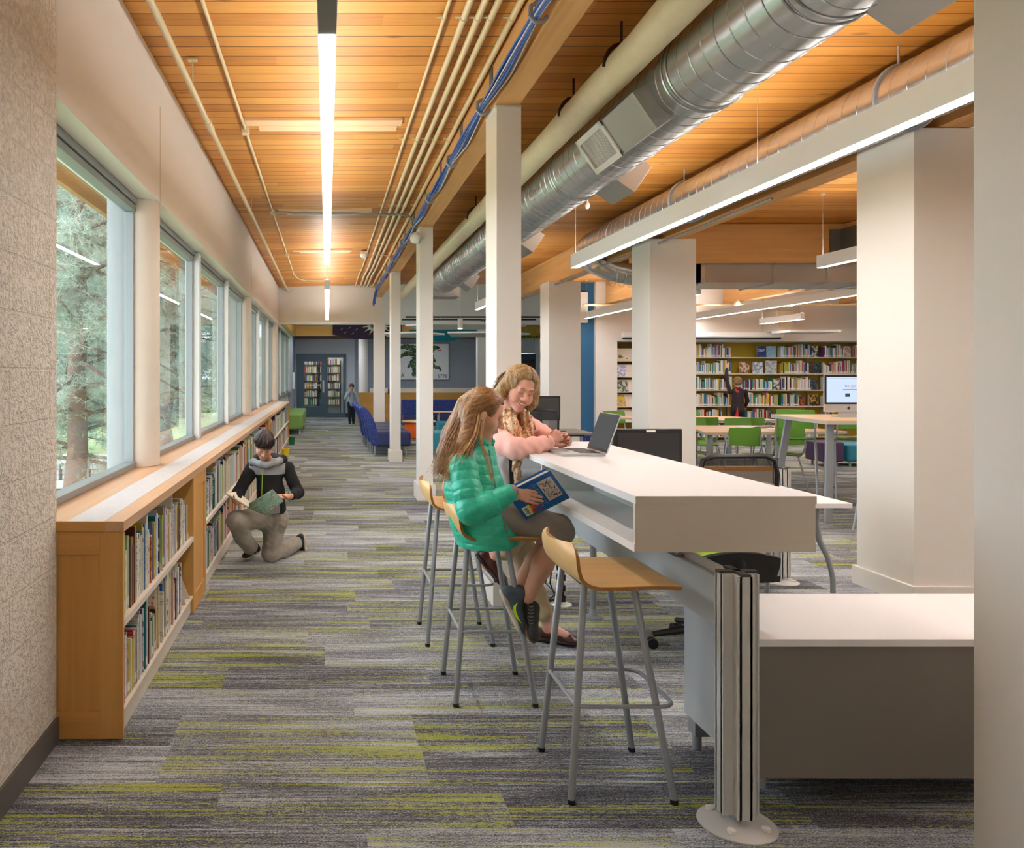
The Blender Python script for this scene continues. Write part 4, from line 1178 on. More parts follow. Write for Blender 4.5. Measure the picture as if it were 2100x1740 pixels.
# credenza
e = E('low_cabinet', (2.0, 3, 0), 'low grey storage cabinet with a white top at the bottom right', 'cabinet')
MB().box(1.44, 3.0, 2.70, 3.26, .575, .60).build('top', M_WHITE, e, bevel=.001)
MB().box(1.445, 3.0, 2.715, 3.255, .125, .574).build('body', mat('grey_cabinet_laminate', (122, 116, 108), .5), e, bevel=.001)
MB().box(1.4425, 1.4449, 2.72, 3.25, .125, .574).build('side_panel', mat('pale_cabinet_side', (190, 194, 198), .5), e)
for (x, y) in ((1.47, 3.2), (1.47, 2.8), (2.95, 2.8), (2.95, 3.2)):
    MB().box(x - .02, x + .04, y - .03, y + .03, .06, .125).cyl((x, y, 0.002), (x, y, .06), .018).build('foot', M_STEEL, e)
# ================================================================== staff side : desk, chairs, monitors
def mesh_mat():
    t = NT('chair_mesh_fabric')
    d = t.n('ShaderNodeBsdfDiffuse'); d.inputs[0].default_value = rgb(62, 60, 60)
    tr = t.n('ShaderNodeBsdfTransparent')
    w = t.n('ShaderNodeTexWave'); w.inputs['Scale'].default_value = 90
    t.l(t.obj(), w.inputs['Vector'])
    mx = t.n('ShaderNodeMixShader')
    t.l(t.range(w.outputs['Fac'], 0, 1, 0.6, 0.9), mx.inputs[0])
    t.l(tr.outputs[0], mx.inputs[1]); t.l(d.outputs[0], mx.inputs[2]); t.l(mx.outputs[0], t.out.inputs[0])
    return t.m
M_MESH = mesh_mat()
M_LIMEF = mat('lime_seat_fabric', (150, 186, 40), .8, bump=.1, bscale=300)
def office_chair(x, y, rz, label):
    e = E('office_chair', (0, 0, 0), label, 'chair', 'black mesh office chairs')
    # back frame (faces +Y)
    w0, w1 = .17, .205; pts = []
    for (px, z, yy) in ((-w0, .62, -.20), (-w1 + .005, .80, -.245), (-w1, .98, -.265), (-w1 + .02, 1.055, -.27), (-w1 + .07, 1.075, -.272), (w1 - .07, 1.075, -.272), (w1 - .02, 1.055, -.27), (w1, .98, -.265), (w1 - .005, .80, -.245), (w0, .62, -.20)):
        pts.append((px, yy, z))
    MB().tube(pts, .014, 8, closed=True, flat=.8).build('back_frame', M_BLACK, e, smooth=True)
    MB().sheet([[(-w0 + (w0 - w1) * i / 4 * 1.0 + (2 * w0 + 2 * (w1 - w0) * i / 4) * j / 6, -.20 - .075 * (i / 4) ** .8 - .02 * (1 - (j / 3 - 1) ** 2), .62 + .445 * i / 4) for j in range(7)] for i in range(5)]).build('mesh_back', M_MESH, e, smooth=True)
    MB().sheet([[(-.23 + .46 * j / 8, -.2 + .44 * i / 6, .475 - .012 * ((j / 4 - 1) ** 2) - (.02 if i == 6 else 0)) for j in range(9)] for i in range(7)], .05).build('seat_cushion', M_LIMEF, e, smooth=True)
    mb = MB(); mb.sheet([[(-.24 + .48 * j / 8, -.23 + .46 * i / 6, .44 - .05 * (1 - (j / 4 - 1) ** 2) * (1 - (i / 3 - 1) ** 2)) for j in range(9)] for i in range(7)], .03)
    mb.sheet([[(-.21 + .42 * j / 8, -.215 - .055 * math.sin(i / 5 * PI / 2), .43 + .16 * i / 5 - .03 * ((j / 4 - 1) ** 2) * (i / 5)) for j in range(9)] for i in range(6)], .03)
    mb.tube([(0, -.2, .42), (0, -.25, .52), (0, -.235, .66)], [.05, .045, .03], 12)
    mb.build('seat_shell', M_BLACK, e, smooth=True)
    mb = MB().cyl((0, 0, .10), (0, 0, .42), .028)
    mb.build('gas_lift', M_BLACK, e, smooth=True)
    for k in range(5):
        a = math.radians(90 + 72 * k + 8); c, s_ = math.cos(a), math.sin(a)
        l = MB().tube([(0, 0, .12), (.15 * c, .15 * s_, .105), (.30 * c, .30 * s_, .075)], [.028, .022, .016], 8).build('base_arm', M_BLACK, e, smooth=True)
        cx, cy = .305 * c, .305 * s_; tx, ty = -s_, c
        mb = MB()
        for q in (-.017, .017):
            mb.cyl((cx + tx * (q - .008), cy + ty * (q - .008), .029), (cx + tx * (q + .008), cy + ty * (q + .008), .029), .028, n=20)
        mb.build('caster', M_BLACK, l, smooth=True)
    e.location = (x, y, 0); e.rotation_euler = (0, 0, rz)
    return e
oc = office_chair(2.07, 4.34, 0.05, 'black mesh office chair with lime seat between the counter and the white desk')
dup(oc, (2.55, 9.55, 0), -.35, 'black mesh office chair behind the smiling woman')
e = E('white_desk', (2.4, 5.1, 0), 'white desk with wavy grey legs behind the high counter', 'desk')
MB().box(1.75, 3.05, 4.67, 5.6, .712, .74).build('top', M_WHITE, e, bevel=.002)
for (x, y) in ((2.93, 4.78), (2.93, 5.48), (1.85, 5.48)):
    MB().tube([(x - .02, y, .71), (x - .03, y, .62), (x - .005, y, .5), (x + .045, y, .4), (x + .075, y, .28), (x + .075, y, .12), (x + .06, y, 0.0)], [.024, .024, .022, .02, .019, .018, .018], 12, flat=.7).build('leg', M_STEEL, e, smooth=True)
e = E('desk_screen', (2.6, 5.77, 0), 'cream low screen panel standing behind the white desk', 'panel')
MB().box(2.05, 3.18, 5.745, 5.785, .10, .80).build('panel', M_SHELF, e); MB().box(2.05, 3.18, 5.74, 5.79, .80, .83).build('cap', M_MAPLEX, e)
for x in (2.1, 3.1): MB().box(x, x + .03, 5.75, 5.78, 0, .1).build('foot', M_ALU, e)
def monitor(x, y, zc, w_, h_, label, rz=0.0, note=True):
    e = E('computer_monitor', (0, 0, 0), label, 'monitor')
    b = MB().box(-w_ / 2, w_ / 2, 0, .022, zc - h_ / 2, zc + h_ / 2).build('casing', M_BLACK, e, bevel=.007)
    MB().box(-w_ / 2 + .03, w_ / 2 - .022, -.004, 0, zc - h_ / 2 + .01, zc + h_ / 2 - .028).build('back_plate', M_DGREY if not note else mat('black_textured_plastic', (38, 37, 38), .6, bump=.1, bscale=400), e, bevel=.003)
    MB().box(-w_ / 2 + .012, w_ / 2 - .012, .022, .024, zc - h_ / 2 + .014, zc + h_ / 2 - .012).build('screen', mat('dark_screen', (12, 12, 14), .15), e)
    MB().box(-.035, .035, -.02, -.004, .76, zc).cyl((0, 0.01, .741), (0, .01, .752), .11, n=30).build('stand', M_BLACK, e)
    if note:
        MB().box(-.012, .05, -.0055, -.004, zc + h_ / 2 - .022, zc + h_ / 2 - .009).build('asset_label', M_LABEL, e)
    e.location = (x, y, 0); e.rotation_euler = (0, 0, rz)
    return e
monitor(2.16, 5.42, .945, .466, .355, 'black back of a computer monitor on the white desk')
monitor(2.78, 10.55, 1.045, .56, .32, 'black computer monitor behind the smiling woman', note=False)
e = E('grey_table', (3.0, 10.7, 0), 'dark grey table behind the smiling woman by the second wide column', 'table')
MB().box(2.3, 3.43, 10.3, 11.1, .715, .74).build('top', mat('grey_table_laminate', (128, 124, 118), .4), e, bevel=.004)
MB().box(3.05, 3.3, 10.34, 10.4, .69, .715).build('under_rail', M_BLACK, e)
for (x, y) in ((2.4, 10.4), (3.3, 10.95), (3.3, 10.45)): MB().cyl((x, y, 0), (x, y, .715), .02).build('leg', M_STEEL, e)
T(MB().box(2.95, 3.1, 10.42, 10.5, .741, .752).build('stapler', M_BLACK, bevel=.003), 'small flat black item on the dark grey table', 'stapler')
# laptop
e = E('laptop', (1.31, 4.27, 1.07), 'open silver laptop on the high counter', 'laptop')
M_LAP = mat('laptop_silver', (196, 198, 200), .35, .6)
MB().box(1.20, 1.425, 4.115, 4.425, 1.0705, 1.084).build('base', M_LAP, e, bevel=.003)
mb = MB()
for i in range(5):
    for j in range(13):
        mb.box(1.30 + i * .0215, 1.3185 + i * .0215, 4.135 + j * .0212, 4.1535 + j * .0212, 1.0842, 1.0855)
mb.build('keyboard', M_DGREY, e)
MB().box(1.215, 1.285, 4.21, 4.33, 1.0842, 1.0847).build('trackpad', mat('trackpad', (176, 178, 180), .3, .4), e)
ca, sa = math.cos(math.radians(20)), math.sin(math.radians(20))
hx, hz = 1.428, 1.083
def lidp(u, v, n_): return (hx + u * sa + n_ * ca, v, hz + u * ca - n_ * sa)
def lidbox(u0, u1, v0, v1, n0, n1):
    mb = MB(); return mb.add([lidp(u, v, n_) for u in (u0, u1) for v in (v0, v1) for n_ in (n0, n1)], [(0, 1, 3, 2), (4, 6, 7, 5), (0, 4, 5, 1), (2, 3, 7, 6), (0, 2, 6, 4), (1, 5, 7, 3)])
ld = lidbox(0, .213, 4.115, 4.425, 0, .006).build('lid', M_LAP, e, bevel=.002)
lidbox(.004, .209, 4.119, 4.421, -.001, 0).build('bezel', M_BLACK, ld)
lidbox(.02, .198, 4.128, 4.412, -.0016, -.001).build('display', emis('laptop_glow', (176, 176, 176), .12), ld)

# power spine under the counter
e = E('cable_spine', (1.51, 5.2, 0), 'black cable spine rising from a white round base under the counter', 'cable spine')
MB().lathe([(.07, 0.001), (.07, .006), (.06, .009)], (1.51, 5.2, 0), 32).build('base_disc', M_LIP, e, smooth=True)
mb = MB()
for k in range(9):
    mb.box(1.483, 1.537, 5.185, 5.215, .02 + k * .068, .062 + k * .068); mb.box(1.495, 1.525, 5.18, 5.19, .05 + k * .068, .09 + k * .068)
mb.build('vertebrae', M_BLACK, e, bevel=.003)
for q in (0, 1):
    MB().tube([(1.47 - q * .01, 5.2, .5), (1.46, 5.2, .3), (1.44 - q * .03, 5.2, .14), (1.47, 5.17, .05 + q * .03), (1.42, 5.2, .02), (1.55, 5.3, .01)], .005, 6).build('cord', M_BLACK, e, smooth=True)
lg = MB().cyl((1.63, 4.93, .02), (1.63, 4.93, .877), .019).build('leg', M_STEEL, HC, smooth=True)
MB().lathe([(.055, 0.001), (.055, .006), (.03, .016), (.022, .05)], (1.63, 4.93, 0), 28).build('foot', M_STEEL, lg, smooth=True)

# ================================================================== reading area at the right
M_GREEN = mat('green_chair_plastic', (104, 160, 58), .4)
def green_chair(sz=.45, label='x', group='green plastic chairs at the tables'):
    e = E('green_chair', (0, 0, 0), label, 'chair', group)
    MB().sheet([[((-.20 - .01 * math.sin(i / 6 * PI)) * (1 - 2 * j / 8) * (1 if i else .93), -.17 + .40 * i / 6, sz + .012 * ((j / 4 - 1) ** 2) - (.022 if i == 6 else (.006 if i == 5 else 0)) + (.02 if i == 0 else 0)) for j in range(9)] for i in range(7)][::-1], .012).build('seat', M_GREEN, e, smooth=True)
    MB().sheet([[((-.205 + .02 * max(0, (i - 4)) * .6 - .0 * i) * (1 - 2 * j / 8), -.205 - .035 * i / 5 + .04 * ((j / 4 - 1) ** 2), sz + .14 + .225 * i / 5) for j in range(9)] for i in range(6)], .011).build('back', M_GREEN, e, smooth=True)
    for s_ in (-1, 1):
        f = MB(); f.tube([(s_ * .20, -.195, sz + .27), (s_ * .205, -.205, sz + .12), (s_ * .20, -.165, sz + .03), (s_ * .195, -.12, sz - .012), (s_ * .20, .14, sz - .018), (s_ * .205, .195, sz - .04)], .0105, 8)
        f.build('side_frame', M_STEEL, e, smooth=True)
        MB().tube([(s_ * .205, .195, sz - .04), (s_ * .212, .215, sz - .12), (s_ * .225, .25, 0)], .0105, 8).build('leg', M_STEEL, e, smooth=True)
        MB().tube([(s_ * .197, -.08, sz - .018), (s_ * .205, -.12, sz - .12), (s_ * .225, -.24, 0)], .0105, 8).build('leg', M_STEEL, e, smooth=True)
    if sz > .6:
        MB().tube([(-.218, .22, .25), (.218, .22, .25), (.218, -.17, .25), (-.218, -.17, .25)], .007, 6, closed=True).build('foot_ring', M_STEEL, e, smooth=True)
    else:
        MB().cyl((-.2, .06, sz - .02), (.2, .06, sz - .02), .008, n=8).build('cross_tube', M_STEEL, e, smooth=True)
    return e
gc0 = green_chair()
spots = [(5.27, 10.35, 0, 'green chair in front of the open magazines, back to us'), (5.86, 10.42, .1, 'green chair right of the magazines, partly behind the tall stool'),
         (4.86, 10.95, -1.5, 'green chair at the left end of the maple table, beside the wide column'), (5.62, 12.18, PI, 'green chair across the maple table, facing us, left one'),
         (6.30, 12.15, PI, 'green chair across the maple table, facing us, right one'), (5.95, 12.85, 0, 'green chair backing onto the maple table, at the middle table, left'),
         (6.62, 12.75, 0, 'green chair at the middle table just above the magazines'), (6.72, 14.75, PI, 'green chair on the far side of the middle table below the books'),
         (5.27, 14.6, PI, 'green chair below the magazine rack, left of the wide column'), (4.55, 12.3, -.6, 'green chair hidden behind the second wide column')]
for i, (x, y, rz, lb) in enumerate(spots):
    if i == 0: gc0.location = (x, y, 0); gc0.rotation_euler = (0, 0, rz); gc0['label'] = lb
    elif i < 9: dup(gc0, (x, y, 0), rz, lb)
gs0 = green_chair(.70, 'green tall stool behind the high table, its seat turned to the right', 'green tall stools at the high table')
gs0.location = (5.72, 9.82, 0); gs0.rotation_euler = (0, 0, -.55)
dup(gs0, (6.35, 9.75, 0), -.3, 'green tall stool under the computer, next to the nearest wide column')
dup(gs0, (5.32, 7.55, 0), -1.2, 'green tall stool in front of the high table, half hidden by the column')
def table(poly, z, th, label, legs, ltype='flat'):
    e = E('maple_table', (sum(p[0] for p in poly) / len(poly), sum(p[1] for p in poly) / len(poly), 0), label, 'table', 'maple tables in the reading area')
    MB().prism([(x, y, z - .006) for x, y in poly], (0, 0, .006)).build('top', M_TABLE, e)
    MB().prism([(x, y, z - th) for x, y in poly], (0, 0, th - .006)).build('edge_band', mat('grey_edge_band', (188, 184, 178), .5), e, bevel=.002)
    for (a, b) in legs:
        MB().bar((a[0], a[1], z - th), (b[0], b[1], 0.0), .075, .03, (0, 1, 0)).build('leg', M_STEEL, e, bevel=.003)
    return e
table([(4.89, 10.4), (6.85, 10.6), (6.7, 11.8), (5.25, 11.8)], .74, .035, 'maple topped table with open magazines in the middle of the reading area',
      [((4.99, 10.5), (4.99, 10.48)), ((6.7, 10.7), (6.72, 10.68)), ((5.35, 11.7), (5.33, 11.7)), ((6.6, 11.7), (6.62, 11.7))])
table([(5.0, 13.2), (7.5, 13.2), (7.2, 14.35), (5.6, 14.35)], .74, .035, 'maple topped table farther back below the book wall',
      [((5.2, 13.3), (5.2, 13.3)), ((7.3, 13.3), (7.3, 13.3)), ((5.7, 14.2), (5.7, 14.2)), ((7.1, 14.2), (7.1, 14.2))])
table([(4.88, 13.9), (5.55, 13.6), (5.55, 14.4), (4.95, 14.3)], .745, .03, 'small maple table end left of the second wide column', [((4.98, 14.0), (4.95, 13.98)), ((5.45, 14.3), (5.45, 14.3))])
table([(4.96, 7.99), (6.9, 7.95), (6.9, 9.3), (5.10, 9.25)], 1.03, .04, 'high maple table carrying the computer, with broad silver legs',
      [((5.07, 8.12), (5.02, 8.06)), ((5.22, 9.1), (5.06, 9.12)), ((6.75, 8.1), (6.8, 8.1)), ((6.75, 9.1), (6.8, 9.1))])
# magazines
M_PAPER = mat('magazine_paper', (232, 232, 232), .5)
def openbook(x, y, z, sx, sy, rz, label, dark=False):
    e = E('open_magazine', (x, y, z), label, 'magazine')
    R_ = Matrix.Translation((x, y, z)) @ Matrix.Rotation(rz, 4, 'Z')
    for s_ in (-1, 1):
        g_ = [[R_ @ Vector((s_ * sx * u, v * sy, .004 + .02 * math.sin(u * PI) * (1 - .3 * u))) for v in (-.5, .5)] for u in [k / 6 for k in range(7)]]
        MB().sheet(g_ if s_ < 0 else g_[::-1], .004).build('page_block', M_PAPER if not (dark and s_ > 0) else mat('dark_printed_page', (92, 78, 66), .45, var=.6, vscale=30), e, smooth=True)
openbook(6.02, 11.3, .742, .22, .28, .2, 'open magazine lying on the maple table, the darker one', True)
openbook(6.18, 10.85, .742, .20, .26, -.3, 'loose white pages lying on the maple table, nearer the edge')
# all-in-one computer
e = E('desktop_computer', (5.57, 8.62, 1.03), 'silver all-in-one computer showing a search page on the high table', 'computer')
cx0 = 5.575; y0 = 8.6; z1, z0 = 1.487, 1.085
MB().box(cx0 - .264, cx0 + .264, y0, y0 + .02, z0, z1).build('body', M_LAP, e, bevel=.008)
MB().box(cx0 - .260, cx0 + .260, y0 - .002, y0, z0 + .085, z1 - .004).build('black_bezel', M_BLACK, e)
MB().box(cx0 - .238, cx0 + .238, y0 - .003, y0 - .002, z0 + .105, z1 - .026).build('display', emis('screen_glow', (206, 224, 250), .55), e)
MB().box(cx0 - .09, cx0 + .09, y0 + .02, y0 + .03, z0, z0 + .2).prism([(cx0 - .10, y0 + .02, 1.04), (cx0 + .10, y0 + .02, 1.04), (cx0 + .08, y0 + .02, 1.15), (cx0 - .08, y0 + .02, 1.15)], (0, .012, 0)).box(cx0 - .1, cx0 + .1, y0 - .05, y0 + .14, 1.031, 1.04).build('stand', M_LAP, e)
wx = cx0 + .02
for k, (ch, c) in enumerate(zip('Google', ((66, 110, 220), (214, 70, 60), (230, 190, 40), (66, 110, 220), (60, 160, 90), (214, 70, 60)))):
    text('search_logo', ch, .038, FRONT((wx - .052 + (0, .0245, .0455, .0665, .081, .0945)[k], y0 - .0036, 1.365)), mat('logo_%d_%d' % (k, c[0]), c, .5), e)
MB().box(wx - .085, wx + .085, y0 - .0042, y0 - .003, 1.325, 1.33).box(wx - .06, wx - .01, y0 - .0042, y0 - .003, 1.25, 1.285).box(cx0 - .236, cx0 + .236, y0 - .0042, y0 - .003, 1.447, 1.449).build('page_items', mat('dark_page_item', (52, 66, 92), .5), e)
ap = [(0, .013), (.006, .015), (.011, .010), (.008, .004), (.009, -.002), (.013, -.007), (.008, -.016), (.003, -.014), (-.003, -.014), (-.008, -.016), (-.013, -.006), (-.013, .006), (-.007, .014)]
MB().prism([(cx0 + x, y0 - .0004, z0 + .042 + z) for x, z in ap], (0, -.0012, 0)).prism([(cx0 + .001 + x, y0 - .0004, z0 + .064 + z) for x, z in ((0, -.005), (.004, 0), (.005, .005), (0, .002))], (0, -.0012, 0)).build('logo_mark', M_BLACK, e)
T(MB().box(5.68, 5.98, 8.2, 8.4, 1.031, 1.036).build('paper_sheet', M_PAPER), 'white sheet of paper on the high table beside the computer stand', 'paper')
MB().tube([(5.66, 8.66, 1.06), (5.75, 8.5, 1.036), (5.6, 8.35, 1.036), (5.75, 8.28, 1.036)], .003, 5).build('cable', M_LIP, e, smooth=True)

# ---------------- book wall in the niche
e = E('wall_shelving', (9, 18.3, 0), 'cream metal wall shelving full of books on the mustard wall', 'shelving')
XS = [7.36 + .914 * k for k in range(7)]
ZS = [1.878, 1.508, 1.137, .774, .41, .08]
for x in XS:
    if x > 7.3: MB().box(x - .018, x + .018, 18.44, 18.5, 0.02, 2.12).build('upright', mat('shelf_upright_grey', (148, 136, 118), .5), e)
for z in ZS:
    for x in XS[:-1]:
        if x < 7.3: continue
        MB().box(x + .004, x + .910, 18.215, 18.46, z - .022, z).build('shelf', M_SHELF, e)
rf = random.Random(77)
fb = MB(); fm = []
FC = [(i, w_) for i, w_ in enumerate(WT)]
def fmat(i):
    m = bmat(i, 0)
    if m not in fm: fm.append(m)
    return fm.index(m)
def zx(zc): return (1230 + zc / 3.818 - 671) * 18.25 / 1650
def far_run(za, zb, z, hm=.30):
    x = zx(za); xe = zx(zb); hb = .24
    while x < xe:
        th = rf.choice([.012, .016, .02, .026, .03]); 
        if rf.random() < .3: hb = rf.uniform(.19, hm)
        h_ = min(hm, max(.17, hb + rf.uniform(-.02, .02))); i = rf.choices(range(len(PAL)), WT)[0]; yf = 18.235 + rf.uniform(0, .015)
        fb.box(x, x + th - .002, yf, yf + .17, z, z + h_, mi=fmat(i))
        if rf.random() < .75: fb.box(x + .001, x + th - .003, yf - .002, yf, z + .012, z + .045, mi=fmat(2))
        x += th
rows = [[(500, 1020), (1420, 1655), (1752, 1905), (1985, 2250)], [(500, 1020), (1415, 1625), (1748, 1985), (2010, 2240)], [(500, 1025), (1110, 1350), (1415, 1645), (1760, 2230)],
        [(500, 1005), (1135, 1355), (1420, 1555), (1760, 2240)], [(500, 950), (1150, 1305), (1760, 1825), (1900, 2200)], [(600, 1000), (1100, 1300), (1500, 1700)]]
for z, rw in zip(ZS, rows):
    for a, b in rw: far_run(a, b, z)
T(fb.build('shelved_books', fm), 'rows of coloured library books on the cream wall shelving', 'books', kind='stuff')
for z, rw in zip(ZS, rows):
    for a, b in rw:
        x = zx(b) + .012
        MB().prism([(x, 18.23, z), (x, 18.45, z), (x, 18.45, z + .2), (x, 18.32, z + .22)], (.006, 0, 0)).build('bookend', M_SHELF, e)
def pmat(name, c1, c2, sc=18):
    t = NT(name); f = t.range(t.noise(t.obj(), sc, 3, .6), .46, .56)
    t.bsdf(t.mix(f, rgb(c1), rgb(c2)), .35)
    return t.m
disp = [(0, 1235, 1295, (36, 74, 150), (24, 40, 92), 'upright display book with a dark blue cover and white title, top shelf', 'DEEP'), (0, 1308, 1382, (128, 168, 198), (150, 184, 206), 'upright display book with a pale blue cover, top shelf', ''),
        (0, 1663, 1710, (40, 42, 50), (196, 198, 200), 'upright black and white display book, top shelf', ''), (0, 1910, 1968, (214, 186, 176), (160, 120, 120), 'upright display book with a pinkish cover, top shelf at right', ''),
        (1, 1100, 1172, (206, 186, 160), (128, 62, 34), 'upright display book with a warm portrait cover beside the reaching child', ''), (1, 1203, 1280, (216, 222, 232), (130, 146, 174), 'upright display book with white and slate blue cover', ''),
        (1, 1300, 1388, (150, 158, 164), (196, 198, 200), 'upright display book with a wide grey cover', ''), (1, 1628, 1678, (52, 40, 36), (120, 60, 50), 'upright dark brown display book, second shelf', ''), (1, 1682, 1735, (36, 34, 36), (56, 96, 96), 'upright near-black display book with teal flecks, second shelf', ''),
        (2, 1362, 1410, (70, 70, 70), (200, 200, 198), 'upright grey photographic display book, third shelf', ''), (2, 1652, 1705, (34, 38, 54), (92, 92, 110), 'upright midnight blue display book, third shelf', ''),
        (3, 1360, 1398, (170, 176, 90), (206, 120, 140), 'upright display book with lime and pink cover, fourth shelf', ''), (3, 1562, 1602, (50, 40, 38), (176, 84, 36), 'upright dark display book with orange figure, fourth shelf', ''),
        (3, 1645, 1708, (30, 26, 26), (186, 146, 60), 'upright black display book with gold motif, fourth shelf', ''), (4, 1330, 1395, (96, 108, 128), (40, 42, 52), 'upright slate display book, fifth shelf', '')]
for k, (sh, a, b, c1, c2, lb, tx) in enumerate(disp):
    x0, x1 = zx(a), zx(b); z = ZS[sh]; h_ = (x1 - x0) * 1.15
    o = T(MB().box(x0, x1, 18.26, 18.275, z, z + max(.25, h_)).build('display_book', pmat('display_cover_%s' % ('abcdefghijklmnopq'[k]), c1, c2)), lb, 'book', 'face-out books on the wall shelving')
    MB().box(x0 + .004, x1 - .004, 18.275, 18.295, z + .003, z + max(.25, h_) - .003).build('pages', M_PAGES, o)
    if tx: text('cover_title', tx, .075, FRONT(((x0 + x1) / 2, 18.2595, z + .15)), M_LIP, o)
# magazine rack at the left of the niche
e = E('magazine_rack', (6.8, 18.2, 0), 'narrow magazine rack with sloped shelves between blue wall and column', 'rack')
MB().box(6.43, 6.46, 18.0, 18.48, 0.02, 2.15).box(7.3, 7.33, 18.0, 18.48, .02, 2.15).build('side', M_SHELF, e)
for k, zz in enumerate((1.80, 1.44, 1.10, .77, .43)):
    MB().box(6.46, 7.3, 17.98, 18.2, zz - .02, zz).bar((6.88, 17.99, zz + .01), (6.88, 17.99, zz + .011), .84, .004).build('shelf', M_SHELF, e)
    MB().prism([(6.46, 18.02, zz), (6.46, 18.12, zz + .27), (6.46, 18.13, zz + .27), (6.46, 18.03, zz)], (.84, 0, 0)).build('sloped_back', M_SHELF, e)
mg = [(1, 6.50, .30, (150, 160, 214), (226, 226, 232), 'magazine with lilac blue cover on the narrow rack', ''), (2, 6.50, .34, (60, 90, 60), (200, 196, 188), 'magazine with green and white cover on the narrow rack', ''),
      (3, 6.47, .30, (226, 190, 30), (160, 140, 120), 'magazine with yellow cover reading KIDS on the narrow rack', 'KIDS'), (1, 6.87, .28, (206, 206, 206), (60, 60, 66), 'magazine with grey cover at the edge of the rack', ''), (2, 6.88, .28, (190, 60, 70), (90, 160, 120), 'magazine with red and green cover at the edge of the rack', '')]
for k, (sh, x, w_, c1, c2, lb, tx) in enumerate(mg):
    zz = (1.80, 1.44, 1.10, .77, .43)[sh]
    a = Vector((x, 18.005, zz + .004)); b = Vector((x, 18.10, zz + .25))
    o = T(MB().prism([a, b, b + Vector((0, .006, 0)), a + Vector((0, .006, 0))], (w_ * .72, 0, 0)).build('magazine', pmat('magazine_cover_%s' % 'abcde'[k], c1, c2)), lb, 'magazine', 'magazines on the narrow rack')
    if tx:
        q = a.lerp(b, .84); n_ = Vector((0, -.93, .36)).normalized()
        text('cover_title', tx, .07, frame(q + Vector((w_ * .36, 0, 0)) + n_ * .003, (1, 0, 0), (b - a), n_), mat('title_lime', (214, 226, 60), .5), o)
T(MB().ball((6.62, 18.1, 1.86), (.07, .06, .05)).ball((6.72, 18.08, 1.84), (.06, .05, .035)).ball((6.57, 18.05, 1.89), .04).build('soft_toy', mat('plush_yellow_green', (150, 140, 50), .9, var=.6, vscale=20), smooth=True), 'small yellow-green soft toy on the top of the magazine rack', 'toy')
# ottomans under far tables
def ottoman(x0, x1, y0, y1, z0, z1, m_, label, name='ottoman'):
    e = E(name, ((x0 + x1) / 2, (y0 + y1) / 2, 0), label, 'ottoman')
    MB().box(x0, x1, y0, y1, z0, z1).build('cushion', m_, e, bevel=.03, seg=4)
    for (x, y) in ((x0 + .08, y0 + .08), (x1 - .08, y0 + .08), (x0 + .08, y1 - .08), (x1 - .08, y1 - .08)):
        MB().cyl((x, y, 0), (x, y, z0 + .005), .02, n=12).build('leg', M_STEEL, e, smooth=True)
    return e
M_TEALV = mat('teal_vinyl', (36, 134, 158), .4); M_PURP = mat('purple_vinyl', (74, 52, 92), .5)
def patt():
    t = NT('navy_patterned_fabric')
    v = t.n('ShaderNodeTexVoronoi'); v.inputs['Scale'].default_value = 42; t.l(t.obj(), v.inputs['Vector'])
    f = t.range(v.outputs['Distance'], .16, .30, 1, 0)
    cc = t.ramp(t.sep(v.outputs['Color'])[0], [(0.0, rgb(40, 90, 200)), (.35, rgb(60, 130, 220)), (.5, rgb(200, 60, 90)), (.7, rgb(220, 150, 60)), (.9, rgb(110, 170, 90))])
    v2 = t.n('ShaderNodeTexVoronoi'); v2.inputs['Scale'].default_value = 42; t.l(t.obj(), v2.inputs['Vector'])
    t.bsdf(t.mix(t.math('MULTIPLY', f, .8), rgb(34, 56, 124), cc), .8)
    return t.m
M_PATT = patt(); M_NAVYV = mat('navy_vinyl', (38, 50, 98), .42)
ottoman(8.35, 9.0, 12.9, 13.5, .08, .36, M_TEALV, 'low teal ottoman at the right edge below the green chairs')
ottoman(7.95, 8.3, 12.9, 13.4, .08, .40, M_PURP, 'low purple ottoman beside the low teal one')
ottoman(4.75, 5.3, 14.9, 15.5, .08, .36, M_PATT, 'blue patterned ottoman seen just behind the laptop')

# ================================================================== lounge
def lounge_chair():
    e = E('lounge_chair', (0, 0, 0), 'x', 'chair', 'blue patterned lounge chairs in a row')
    W_ = .74
    back = [(.30, .20), (.10, .20), (.06, .40), (.02, .60), (-.06, .78), (-.13, .86), (-.09, .905), (0.0, .88), (.09, .76), (.16, .60), (.20, .42), (.30, .42)]
    MB().prism([(x, 0.01, z) for x, z in back], (0, W_, 0)).build('back', M_PATT, e, bevel=.02, seg=3)
    MB().box(.17, .80, .005, W_ + .01, .19, .45).build('seat', M_NAVYV, e, bevel=.04, seg=4)
    for (x, y) in ((.15, .07), (.15, W_ - .07), (.72, .07), (.72, W_ - .07)):
        MB().cyl((x, y, 0), (x, y, .2), .018, n=12).build('leg', M_STEEL, e, smooth=True)
    return e
lc = lounge_chair(); lc.location = (.71, 14.5, 0); lc['label'] = 'blue patterned armless lounge chair, nearest of the row beside the slim column'
dup(lc, (.69, 15.3, 0), 0, 'blue patterned armless lounge chair, second in the row')
dup(lc, (.67, 16.1, 0), 0, 'blue patterned armless lounge chair, third in the row')
dup(lc, (.64, 16.9, 0), 0, 'blue patterned armless lounge chair, farthest in the row')
sf = E('lounge_sofa', (2.4, 21.2, 0), 'dark blue patterned sofa section facing us behind the orange table', 'sofa', 'dark blue sofa sections')
MB().box(1.97, 2.80, 21.3, 21.55, .15, .82).build('back', M_PATT, sf, bevel=.03, seg=3)
